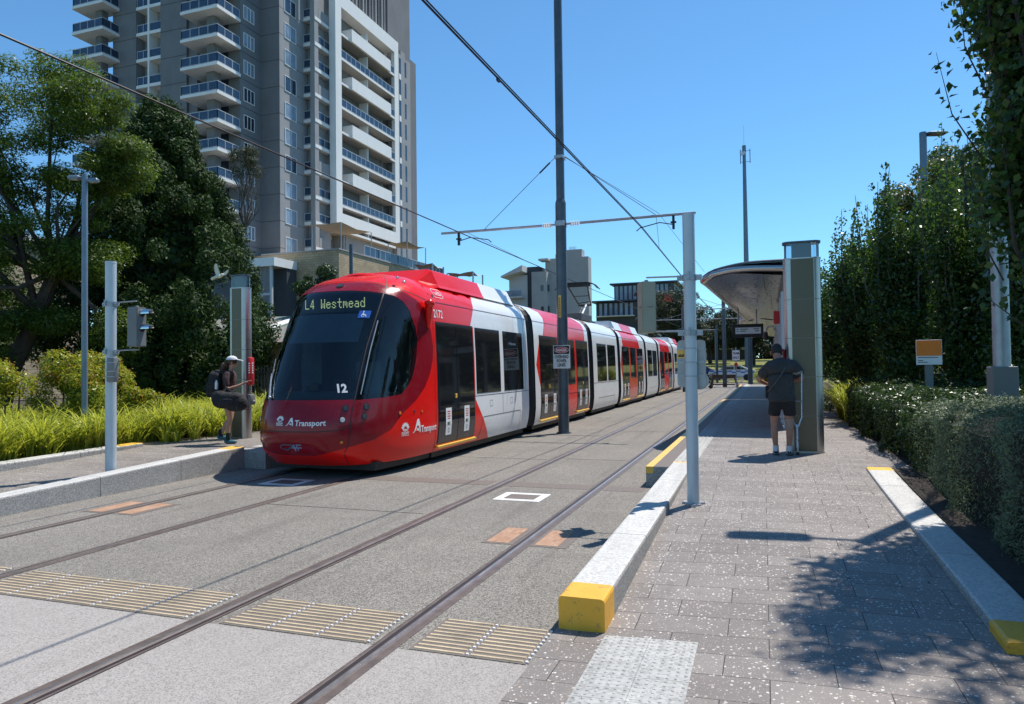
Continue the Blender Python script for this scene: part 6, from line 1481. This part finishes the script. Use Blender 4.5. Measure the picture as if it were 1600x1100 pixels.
def blob_points(blobs, n, shell=.55):
    """points in the outer shell of ellipsoid clumps; returns centres and outward normals"""
    B = np.array(blobs); vol = (B[:, 3] * B[:, 4] * B[:, 5]) ** .72; k = RN.choice(len(B), n, p=vol / vol.sum())
    d = RN.normal(0, 1, (n, 3)); d /= np.linalg.norm(d, axis=1)[:, None]
    r = (shell + (1 - shell) * RN.random(n) ** .6) * (1 + RN.normal(0, .07, n))
    return B[k, :3] + d * r[:, None] * B[k, 3:6], d / B[k, 3:6] * B[k, 3:6].mean(1)[:, None]
def clumps(c, r, n, cr, flat=.8, rng=None, top=False):
    rng = rng or RN; out = []
    for i in range(n):
        d = rng.normal(0, 1, 3); d /= np.linalg.norm(d)
        if top and d[2] < -.3: d[2] = -d[2]
        k = rng.uniform(.45, 1.0); s = cr * rng.uniform(.6, 1.3)
        out.append((c[0] + d[0] * r[0] * k, c[1] + d[1] * r[1] * k, c[2] + d[2] * r[2] * k, s, s, s * flat))
    return out
def trunk(t, pts, r, m='bark', nm='trunk'):
    q = MB(); P = [Vector(p) for p in pts]; Q = []
    for i, p in enumerate(P): Q.append(p + Vector((RN.normal(0, .02), RN.normal(0, .02), 0)) * (r[i] * 3))
    q.tube(Q, r, 9); return q.build(nm, [m], t, True)
def limbs(t, base, blobs, n, r0, m='bark', seed=0, bend=.3, nm='limb'):
    rg = random.Random(seed); q = MB(); b = Vector(base)
    for i in range(n):
        e = Vector(blobs[rg.randrange(len(blobs))][:3]); m1 = b.lerp(e, .35) + Vector((rg.uniform(-bend, bend), rg.uniform(-bend, bend), -.1 * (e - b).length)); m2 = b.lerp(e, .7) + Vector((rg.uniform(-bend, bend), rg.uniform(-bend, bend), .05))
        q.tube([b, m1, m2, e], [r0, r0 * .7, r0 * .42, r0 * .15], 7)
        for j in range(3):
            s_ = m1.lerp(m2, rg.random()); e2 = s_ + (e - b).normalized() * rg.uniform(.5, 1.2) + Vector((rg.uniform(-.8, .8), rg.uniform(-.8, .8), rg.uniform(-.1, .7))); q.tube([s_, s_.lerp(e2, .5) + Vector((0, 0, .1)), e2], [r0 * .4, r0 * .25, r0 * .08], 5)
    return q.build(nm, [m], t, True)

# big spreading tree at the left edge
t = thing('spreading_tree', 'large feathery spreading tree with dark limbs at the left edge of the photo', 'tree', (-21.5, 13.5, .2))
bl = []
for c, r, n in (((-19.6, 14.6, 9.7), (2.2, 1.8, 1.1), 15), ((-18.2, 15.0, 9.5), (1.2, 1.2, .9), 9), ((-17.5, 15.6, 8.0), (.8, .8, .7), 6), ((-18.6, 15, 7.6), (1.7, 1.5, .8), 9), ((-21.5, 13.6, 8.2), (1.6, 1.5, 1.5), 10), ((-19.9, 14.0, 5.6), (1.6, 1.2, .9), 12), ((-18.2, 14.9, 5.2), (1.0, 1.0, .7), 7), ((-22.5, 13, 10.8), (1.8, 1.5, .9), 6), ((-19.6, 15.2, 3.6), (.9, .9, .6), 5), ((-17.9, 15.9, 3.0), (.6, .6, .7), 4)):
    bl += clumps(c, (r[0] * 1.1, r[1] * 1.1, r[2] * 1.25), int(n * 2.1), .58, .6)
bl += clumps((-20.6, 14.0, 6.9), (1.5, 1.3, 1.3), 16, .5, .6) + clumps((-18.3, 15.0, 6.9), (.9, 1.0, 1.0), 12, .5, .6) + clumps((-21.3, 13.4, 4.2), (1.6, 1.2, 1.3), 26, .5, .6) + clumps((-20.2, 14.1, 3.0), (1.2, .8, .8), 14, .45, .6) + clumps((-21.8, 13.2, 6.4), (1.3, 1.2, 1.2), 16, .5, .6)
trunk(t, [(-21.0, 14.3, 0), (-20.6, 14.5, 1.9), (-19.9, 14.8, 3.3), (-19.3, 14.9, 4.7)], [.34, .27, .22, .18])
limbs(t, (-19.8, 14.8, 3.5), bl, 9, .11, seed=3, bend=.5); limbs(t, (-19.3, 14.9, 4.7), bl, 11, .09, seed=4, bend=.5)
C_, N_ = blob_points(bl, 150000, .3); N_[:, 2] += .8; leaf_mesh('crown', C_, N_, .10, .34, 'lf_jac', t, fold=.05)
# conifer
t = thing('conifer', 'huge dark bushy conifer filling the space between the left lamp and the tower', 'tree', (-18.2, 19, .2))
bl = []
rg = np.random.default_rng(5)
for i in range(430):
    h = rg.random() ** .85; z = .6 + 10.6 * h; R_ = 3.35 * min(1, (1.03 - h) * 1.45) ** .62 * (.93 + .14 * math.sin(5 * h)) * (.82 + .18 * min(1, h * 4)); a = rg.uniform(0, 2 * PI); k = rg.uniform(.80, 1.0) * (1 + .10 * math.sin(3 * a + 7 * h))
    s = rg.uniform(.28, .62) * (1 - .35 * h); bl.append((-19.45 + 1.05 * h * -.35 + R_ * k * math.cos(a), 19.3 + R_ * k * math.sin(a), z, s, s, s * 1.25))
trunk(t, [(-19.3, 19.2, 0), (-19.4, 19.3, 5), (-19.7, 19.3, 10)], [.4, .25, .08])
C_, N_ = blob_points(bl, 150000, .45); leaf_mesh('crown', C_, N_, .125, .42, 'lf_con', t, fold=.1)
bl = [(-19.55 + .9 * math.cos(k * 2.4) * (1 - k / 40), 19.3 + .9 * math.sin(k * 2.4) * (1 - k / 40), .9 + k * .26, 1.25 * (1.05 - k / 42), 1.25 * (1.05 - k / 42), .8) for k in range(34)]
C_, N_ = blob_points(bl, 42000, .55); leaf_mesh('inner_foliage', C_, N_, .26, .6, 'lf_con', t)
t = thing('bare_shrub_tree', 'thin half bare tree peeping behind the conifer against the tower', 'tree', (-16.6, 21, 0)); bl = clumps((-17.9, 21.3, 9.6), (.55, .5, .8), 12, .3); limbs(t, (-17.9, 21.3, 7), bl, 14, .03, 'bark_pale', 8); C_, N_ = blob_points(bl, 3000, .3); leaf_mesh('crown', C_, N_, .09, .3, 'lf_gum', t)
# little tree behind the tram roof with lamp post
t = thing('small_tree', 'small dark green tree showing above the tram cab roof', 'tree', (-18.3, 26.6, 0)); bl = clumps((-18.0, 26.2, 5.3), (1.15, 1.0, .95), 22, .34) ; trunk(t, [(-18, 26.2, 0), (-18, 26.2, 5)], [.12, .06]); C_, N_ = blob_points(bl, 9000, .4); leaf_mesh('crown', C_, N_, .12, .5, 'lf_hedge', t)
lamp_post(-17.0, 27.0, 0, 7.25, .09, 'dark post rising above the tram cab in front of the podium', [], 'pole_dark')

# golden shrubs and strappy grass of the left bed
def shrub(name, lab, blobs, n, size, asp, m, tips=None, group=None):
    t = thing(name, lab, 'shrub', (blobs[0][0], blobs[0][1], .2), group); C_, N_ = blob_points(blobs, n, .45); N_[:, 2] += .4; leaf_mesh('foliage', C_, N_, size, asp, m, t)
    if tips: C_, N_ = blob_points([b for b in blobs], tips, .98); k = C_[:, 2] > np.quantile(C_[:, 2], .45); leaf_mesh('young_tips', C_[k], N_[k], size * 1.05, asp, 'lf_tip', t)
    q = MB(); [q.tube([(b[0], b[1], 0.2), (b[0] + .1, b[1], b[2])], [.03, .012], 5) for b in blobs[::3]]; q.build('stems', ['bark'], t); return t
struct(sheet('garden_bed', -40, -11.8, 4.9, 60, 0, 'soil', 10, 10, lambda x, y: .26))
shrub('golden_shrub', 'golden green shrub at the left border of the photo, behind the strappy grass', clumps((-15.4, 9.9, 1.35), (1.25, 1.0, .80), 52, .30), 20000, .062, .5, 'lf_shrub', 2600)
shrub('golden_shrub', 'golden green shrub with reddish tips left of the pale signal pole', clumps((-14.7, 12.0, 1.35), (1.1, .9, .85), 48, .30), 18000, .062, .5, 'lf_shrub', 3000)
shrub('golden_shrub', 'small golden green sprig of shrub right beside the pale signal pole', clumps((-13.7, 12.8, 1.0), (.42, .4, .55), 16, .2), 4500, .06, .5, 'lf_shrub', 600)
def strap_clump(name, spots, m, hmin, hmax, blades, lab, wd=.011, stuff=True, lean=.45):
    V = []; F_ = []; tot = 0; P = []
    for (x, y, z) in spots:
        fh = RN.uniform(.62, 1.22) if RN.random() < .8 else RN.uniform(.4, .7); la = RN.uniform(0, 2 * PI); lk = RN.uniform(0, .9)
        for b in range(blades):
            a = RN.uniform(0, 2 * PI) if RN.random() > lk * .6 else la + RN.normal(0, .5); h = RN.uniform(hmin, hmax) * fh; L = h * RN.uniform(.25, lean + .55); w_ = wd * RN.uniform(.7, 1.3); r = RN.uniform(0, .10); dx, dy = math.cos(a), math.sin(a); nx, ny = -dy, dx; droop = RN.random() < .55
            for j in range(5):
                s = j / 4; zz = z + h * (s * (1.55 - .62 * s) if not droop else s * (2.0 - 1.12 * s * 1.0) * .92); rr = r + L * s ** 1.6; k = w_ * (1 - s ** 2 * .9)
                P.append((x + dx * rr - nx * k, y + dy * rr - ny * k, zz)); P.append((x + dx * rr + nx * k, y + dy * rr + ny * k, zz))
            F_ += [(tot + 2 * j, tot + 2 * j + 1, tot + 2 * j + 3, tot + 2 * j + 2) for j in range(4)]; tot += 10
    o = mk(name, np.array(P), np.array(F_), m); tag(o, lab, 'grass', kind='stuff' if stuff else None); return o
sp = []
for i in range(560):
    x = RN.uniform(-17.5, -12.0); y = RN.uniform(5.5, 20)
    if x > -12.9 and y < 11: x -= .2
    sp.append((x, y, .26))
sp += [(-12.15 - .25 * RN.random(), 5.5 + .13 * i, .27) for i in range(44)]
sp += [(-12.0 + RN.uniform(-.5, .45), 11.2 + .075 * i, .28) for i in range(90)]
strap_clump('strappy_grass', sp, 'lf_strap', .38, .92, 46, 'bright yellow green strappy grass filling the bed behind the left ramp', .0145, lean=.8)

# right side: hedges
def hedge(name, lab, outline, z0, topf, m, n, size, asp, core, seed=0):
    """clipped hedge: leaf skin over a solid dark core; outline x0,x1,y0,y1"""
    x0, x1, y0, y1 = outline; t = thing(name, lab, 'hedge', ((x0 + x1) / 2, (y0 + y1) / 2, z0)); rg = np.random.default_rng(seed)
    A = [(x1 - x0) * (y1 - y0) * 1.0, (y1 - y0) * 1.2, (x1 - x0) * 1.2]; tot = sum(A); C_ = []; N_ = []
    na = int(n * A[0] / tot); x = rg.uniform(x0, x1, na); y = rg.uniform(y0, y1, na); z = np.array([topf(a, b) for a, b in zip(x, y)])
    rr = .22; ed = np.minimum(np.minimum(x - x0, y - y0), rr); z -= (rr - ed) ** 2 / rr * .7 ; C_.append(np.stack([x, y, z + .05 * np.sin(x * 5.3 + 1.7 * np.sin(y * 3)) + .04 * np.sin(y * 7) + rg.normal(0, .025, na)], 1)); N_.append(np.tile([0, 0, 1.], (na, 1)))
    nb = int(n * A[1] / tot); y = rg.uniform(y0, y1, nb); u = rg.random(nb); zt = np.array([topf(x0, b) for b in y]); z = z0 + (zt - z0 - .1) * u; xx = x0 + .04 + .10 * np.sin(y * 2.6 + .8) + .05 * np.sin(y * 5 + z * 3) + .04 * np.sin(z * 9 + y * 2) + .12 * (1 - np.minimum(1, (z - z0) / .5)) * .3 + rg.normal(0, .03, nb); C_.append(np.stack([xx, y, z], 1)); N_.append(np.tile([-1., 0, .2], (nb, 1)))
    nc = n - na - nb; x = rg.uniform(x0, x1, nc); u = rg.random(nc); zt = np.array([topf(a, y0) for a in x]); z = z0 + (zt - z0 - .1) * u; C_.append(np.stack([x, y0 + .06 * np.sin(x * 6 + z * 4) + rg.normal(0, .03, nc), z], 1)); N_.append(np.tile([0., -1, .2], (nc, 1)))
    leaf_mesh('foliage', np.concatenate(C_), np.concatenate(N_), size, asp, m, t)
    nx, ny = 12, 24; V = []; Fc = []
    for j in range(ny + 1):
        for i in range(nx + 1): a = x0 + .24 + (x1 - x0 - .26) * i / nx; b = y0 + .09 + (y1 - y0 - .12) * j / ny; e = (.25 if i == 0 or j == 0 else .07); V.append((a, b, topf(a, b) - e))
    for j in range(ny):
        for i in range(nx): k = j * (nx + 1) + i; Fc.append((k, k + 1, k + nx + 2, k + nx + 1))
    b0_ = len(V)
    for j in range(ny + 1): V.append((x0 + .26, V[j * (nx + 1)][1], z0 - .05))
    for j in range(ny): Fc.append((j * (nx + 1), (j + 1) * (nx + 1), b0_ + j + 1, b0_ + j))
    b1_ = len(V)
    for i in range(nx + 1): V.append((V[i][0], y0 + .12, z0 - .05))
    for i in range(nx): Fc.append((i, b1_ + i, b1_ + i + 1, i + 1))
    mk('inner_branches', V, Fc, core, t); return t  # one near-black sheet; its colour stands in for shade inside the hedge
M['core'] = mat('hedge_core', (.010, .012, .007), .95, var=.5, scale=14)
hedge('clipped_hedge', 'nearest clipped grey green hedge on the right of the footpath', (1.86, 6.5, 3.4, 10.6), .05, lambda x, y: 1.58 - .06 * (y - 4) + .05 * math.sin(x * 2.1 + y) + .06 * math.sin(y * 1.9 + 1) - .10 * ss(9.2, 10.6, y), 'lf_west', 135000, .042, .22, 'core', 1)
hedge('glossy_hedge', 'dark glossy leaved hedge beyond the grey green one', (1.95, 7.5, 10.75, 19.5), .3, lambda x, y: 1.16 + .05 * math.sin(x * 3 + y * 2) + .012 * (y - 10), 'lf_hedge', 52000, .072, .42, 'core', 2)
sp = [(2.05 + RN.uniform(-.1, .8), 19.4 + RN.uniform(0, 2.8), .3) for i in range(46)]
strap_clump('strappy_grass', sp, 'lf_strap', .5, 1.1, 46, 'yellow green strappy leaves at the far end of the glossy hedge', .014)
q = MB(); q.ball((3.05, 11.6, 1.22), .035, 8, 6).ball((3.1, 11.62, 1.2), .03, 8, 6); tag(q.build('orange_flower', ['amber']), 'single orange flower on top of the glossy hedge', 'flower')
shrub('low_shrub', 'greyish low shrub beside the path end right of the steel totem', clumps((1.9, 24.5, .62), (.8, 1.4, .35), 18, .3), 6000, .06, .4, 'lf_west')

# pear trees in a row
def pear(x, y, h, lab, n=26000, wd=1.25, seed=0, size=.085, z0=.3, low=1.0):
    t = thing('pear_tree', lab, 'tree', (x, y, z0), 'upright pear trees right of the platform'); rg = np.random.default_rng(seed); bl = []
    ns = 15; q = MB(); trunk(t, [(x, y, z0), (x + .03, y, z0 + h * .3), (x, y, z0 + h * .7)], [.10, .08, .03])
    for i in range(ns):
        a = 2 * PI * i / ns + rg.uniform(-.3, .3); r = wd * rg.uniform(.15, .85); top = z0 + h * rg.uniform(.72, 1.0) * (1 - .22 * r / wd); b = Vector((x, y, z0 + low * .9 + rg.uniform(0, h * .25))); e = Vector((x + r * math.cos(a), y + r * math.sin(a), top)); m1 = b.lerp(e, .45) + Vector((math.cos(a), math.sin(a), 0)) * .28 * wd
        q.tube([b, m1, e], [.035, .022, .006], 5)
        for k in range(17):
            s = (k + .5) / 17; p = b * (1 - s) ** 2 + m1 * 2 * s * (1 - s) + e * s * s; rad = (.40 * (1 - s) ** .7 + .07) * wd / 1.25 * rg.uniform(.8, 1.25); bl.append((p.x + rg.normal(0, .07), p.y + rg.normal(0, .07), p.z, rad, rad, rad * 1.35))
    for i in range(26): a = rg.uniform(0, 2 * PI); r = wd * rg.uniform(.3, .9); bl.append((x + r * math.cos(a), y + r * math.sin(a), z0 + low + h * .5 * rg.random(), .36, .36, .42))
    q.build('limb', ['bark_pale'], t, True); C_, N_ = blob_points(bl, n, .15); leaf_mesh('crown', C_, N_, size, .62, 'lf_pear', t, fold=.12, down=.8); return t
pear(4.55, 19.2, 8.3, 'tallest upright pear tree in the row, right of the orange board', 30000, 1.5, 1, .10)
pear(3.45, 20.8, 7.6, 'upright pear tree directly behind the orange board', 26000, 1.3, 2, .10)
pear(2.85, 24.2, 7.5, 'third pear tree of the row, with thin pointed top shoots', 26000, 1.35, 3, .10)
pear(2.75, 28.8, 6.6, 'fourth pear tree, just right of the steel totem', 20000, 1.3, 4, .11)
pear(5.1, 22.5, 8.4, 'pear tree deep behind the row, right of the orange board', 22000, 1.5, 6, .11)
pear(5.3, 17.2, 7.4, 'pear tree behind the grey lamp pole', 22000, 1.4, 7, .10)
# the near tree at the right edge, drooping sprays of larger leaves
t = thing('near_tree', 'tall near tree with large round dark leaves along the right edge of the photo', 'tree', (3.0, 8.8, .2)); rg = np.random.default_rng(21); bl = []; q = MB()
for i in range(74):
    a = rg.uniform(0, 2 * PI); r = rg.uniform(.2, .98); b = Vector((3.0, 8.7, rg.uniform(1.6, 3.8))); zt_ = rg.uniform(3.8, 9.6); xo_ = 2.92 if (zt_ > 5.2 or i % 2) else 3.2; e = Vector((xo_ + r * math.cos(a), 8.75 + r * math.sin(a), zt_)); m1 = b.lerp(e, .5) + Vector((math.cos(a), math.sin(a), 0)) * .32; q.tube([b, m1, e], [.035, .02, .006], 5)
    for k in range(16):
        s = (k + .5) / 16; p = b * (1 - s) ** 2 + m1 * 2 * s * (1 - s) + e * s * s; bl.append((p.x + rg.normal(0, .08), p.y + rg.normal(0, .08), p.z, .26, .26, .34))
SC = []
for (a, b_) in (((2.2, 8.6, 3.9), (1.78, 8.5, 5.05)), ((2.25, 8.6, 4.6), (2.0, 8.5, 5.7)), ((2.3, 8.7, 3.3), (2.06, 8.6, 4.2)), ((2.2, 8.6, 5.4), (1.95, 8.5, 6.7)), ((2.3, 8.4, 2.6), (2.1, 8.3, 3.5)), ((2.3, 8.5, 6.2), (1.9, 8.4, 7.4))):
    a = Vector(a); b_ = Vector(b_); m_ = a.lerp(b_, .5) + Vector((-.07, 0, -.08)); q.tube([a, m_, b_], [.010, .006, .002], 5)
    for k in range(30): s = (k + rg.random()) / 30; pt = a * (1 - s) ** 2 + m_ * 2 * s * (1 - s) + b_ * s * s; sd = -1 if k % 2 else 1; SC.append((pt.x + sd * rg.uniform(.03, .09), pt.y + rg.uniform(-.06, .06), pt.z + rg.uniform(-.05, .03)))
for i in range(16):
    a_ = rg.uniform(0, 2 * PI); r = rg.uniform(.5, .95); z1_ = rg.uniform(2.0, 3.6); e = Vector((3.0 + r * math.cos(a_), 8.7 + r * math.sin(a_), z1_)); s0 = Vector((3.0 + .1 * math.cos(a_), 8.7 + .1 * math.sin(a_), z1_ + rg.uniform(-.9, .2))); q.tube([s0, e], [.012, .004], 5)
    for k in range(26): pt = s0.lerp(e, rg.random()); SC.append((pt.x + rg.normal(0, .09), pt.y + rg.normal(0, .09), pt.z + rg.normal(0, .09)))
trunk(t, [(3.0, 8.8, .2), (2.96, 8.7, 2.5), (2.95, 8.7, 6.5)], [.12, .09, .04]); q.build('limb', ['bark'], t, True)
C_, N_ = blob_points(bl, 52000, .1); k = ~((C_[:, 2] < 2.6)); C_ = np.concatenate([C_[k], np.array(SC)]); N_ = np.concatenate([N_[k], np.tile([-.5, -.5, .6], (len(SC), 1))]); leaf_mesh('crown', C_, N_, .092, .72, 'lf_pear', t, fold=.16, down=.9)
# paler rounded tree behind the pears, and darker ones
def round_tree(x, y, z, r, lab, m, n, cr, nc, size, asp=.45, tr=.2, name='broad_tree', group=None, flat=.75):
    t = thing(name, lab, 'tree', (x, y, 0), group); bl = clumps((x, y, z), r, nc, cr, flat); trunk(t, [(x, y, 0), (x, y, z)], [tr, tr * .5]); limbs(t, (x, y, z - r[2] * .8), bl, 8, tr * .4, seed=int(abs(x * 7)))
    C_, N_ = blob_points(bl, n, .5); leaf_mesh('crown', C_, N_, size, asp, m, t); return t
round_tree(9.4, 38, 8.8, (3.7, 3, 3.3), 'rounded pale green tree behind the pear trees under the single-head lamp', 'lf_pale', 36000, .75, 85, .19)
round_tree(11.6, 33, 5.5, (3.2, 2.5, 3.2), 'dark tree mass behind the near tree', 'lf_far', 20000, .8, 50, .2)
round_tree(8.0, 27, 3.6, (2.6, 2.0, 2.0), 'dark undergrowth tree behind the bicycle hoops', 'lf_far', 20000, .7, 50, .17)
round_tree(5.2, 33, 4.0, (2.6, 2.0, 2.8), 'dark tree behind the pear row near the totem', 'lf_far', 18000, .7, 50, .18)
round_tree(13.5, 26, 4.6, (3.0, 2.5, 3.4), 'dark tree at the right border behind the lamp pole', 'lf_far', 20000, .8, 50, .18)
shrub('golden_shrub', 'orange green round shrub right of the orange board', clumps((6.2, 24.9, 1.95), (.42, .4, .35), 14, .2), 2500, .09, .5, 'lf_tip')
round_tree(-25.5, 16.5, 3.6, (2.8, 2.2, 2.9), 'dark bushy tree behind the big tree at the left border', 'lf_con', 22000, .7, 50, .13)
round_tree(-22.5, 20.5, 4.2, (2.6, 2.0, 3.4), 'dark bushy tree between the big tree and the conifer', 'lf_con', 22000, .7, 50, .13)
for i, (x, y) in enumerate(((6.6, 40), (7.2, 47), (7.0, 54), (8.4, 62), (9.5, 70))):  # hidden trees, added so the tram windows reflect dark foliage
    round_tree(x, y, 3.4, (2.4, 3.4, 2.6), ['%s leafy tree of the close row behind the canopies' % s for s in ('first', 'second', 'third', 'fourth', 'fifth')][i], 'lf_far', 8000, .8, 36, .3, .4, .2, group='close tree row behind the canopies')
for i, (x, y) in enumerate(((14, 48), (17, 60), (13, 70), (18, 82), (22, 95), (16, 100), (26, 60), (27, 78))):  # mostly out of view; added to darken what the tram windows mirror
    round_tree(x, y, 4.2, (3.6, 3.6, 3.2), ['%s dark tree in the belt behind the platform' % s for s in ('first', 'second', 'third', 'fourth', 'fifth', 'sixth', 'seventh', 'eighth')][i], 'lf_far', 9000, 1.0, 40, .34, .4, .3, group='belt of trees behind the platform')
# far vegetation beyond the lawn
FT = 'trees closing the view beyond the lawn'
round_tree(-10.5, 92, 7.0, (4.0, 3.5, 4.6), 'tall olive gum tree right of the hanging signal box', 'lf_gum', 26000, 1.0, 80, .30, .3, .4, group=FT)
for i, (x, y, z, r, lab) in enumerate(((-1.5, 118, 8.0, 5.2, 'dark far tree left of the canopy posts'), (5.5, 112, 7.5, 5.0, 'dark far tree seen under the canopy'), (12, 108, 8, 5.5, 'dark far tree hidden mostly by the totem'), (-8.6, 126, 7.5, 5.0, 'dark far tree behind the olive gum tree'), (-16, 132, 7, 5.2, 'far tree beside the red awnings'), (2, 140, 10.5, 5.5, 'tallest far tree on the skyline under the canopy edge'), (-4.5, 142, 9.5, 5.0, 'far skyline tree right of the pale signal pole'))):
    round_tree(x, y, z, (r, r * .7, r * .75), lab, 'lf_far', 15000, r * .26, 60, .36, .4, .4, group=FT)
for i, (x, y, z, lab) in enumerate(((-33, 88, 4.3, 'rounded bush tree behind the tram pantograph'), (-27.5, 90, 4.2, 'yellow green tree top just right of the dark mast'), (-23.5, 93, 3.2, 'low green tree right of the pantograph'), (-31, 120, 4.5, 'tree below the pale apartment block'))):
    round_tree(x, y, z, (2.7, 2, 2.3), lab, 'lf_pale' if i % 2 else 'lf_gum', 9000, .8, 30, .26, .5, .3)
bl = [(x + RN.normal(0, 1), 168 + RN.normal(0, 3), 4.5 + RN.uniform(-1.5, 3.5), 3.0, 3.0, 2.4) for x in np.linspace(-60, 50, 90)]
C_, N_ = blob_points(bl, 42000, .5); tag(leaf_mesh('far_wood', C_, N_, .75, .45, 'lf_far'), 'dark far wood closing the horizon behind the lawn', 'wood', kind='stuff')
t = thing('norfolk_pine', 'small dark layered pine left of the navy building', 'tree', (-30.5, 128, 0)); q = MB(); q.cyl((-31.2, 128, 0), (-31.2, 128, 14.6), .25, .04, 8); q.build('trunk', ['bark'], t)
P_ = []; 
for k in range(15):
    z = 4.5 + k * .66; L = 3.0 * (1 - k / 16.5); 
    for j in range(9):
        a = 2 * PI * j / 9 + k * .4
        for s in np.linspace(.1, 1, 26): P_.append((-31.2 + L * s * math.cos(a), 128 + L * s * math.sin(a), z + .35 * s * s))
P_ = np.repeat(np.array(P_), 5, 0) + RN.normal(0, .10, (len(P_) * 5, 3)); leaf_mesh('crown', P_, np.tile([0, 0, 1.], (len(P_), 1)), .3, .3, 'lf_far', t)
round_tree(-6.2, 73.6, .7, (2.2, .8, .5), 'low grass clump shrubs in front of the cars', 'lf_gum', 5000, .35, 20, .12, .3, .05, name='low_bush')
round_tree(.4, 58.5, 1.0, (1.1, .9, .7), 'yellow green bush at the platform end beside the man', 'lf_shrub', 6000, .35, 20, .12, .4, .05, name='low_bush')
round_tree(2.6, 44, 3.0, (2.0, 3.0, 2.4), 'leafy pale tree under the canopy right of the far mast', 'lf_pale', 12000, .6, 40, .16, .4, .1)
# fallen leaves on the right path
q = MB()
for i in range(90):
    y = RN.uniform(6, 14.5); x = RN.uniform(.5, 1.3) if y < 11.2 else RN.uniform(.6, 1.75)
    z = (hR(x, y) if y < 11.06 else .3) + .004; a = RN.uniform(0, PI); s = RN.uniform(.008, .022); dx, dy = math.cos(a) * s, math.sin(a) * s
    q.add([(x - dx, y - dy, z), (x + dy * .5, y - dx * .5, z + .003), (x + dx, y + dy, z), (x - dy * .5, y + dx * .5, z + .002)], [(0, 1, 2, 3)])
o = q.build('fallen_leaves', ['rust']); tag(o, 'scattered dry leaves on the right footpath', 'leaves', kind='stuff')
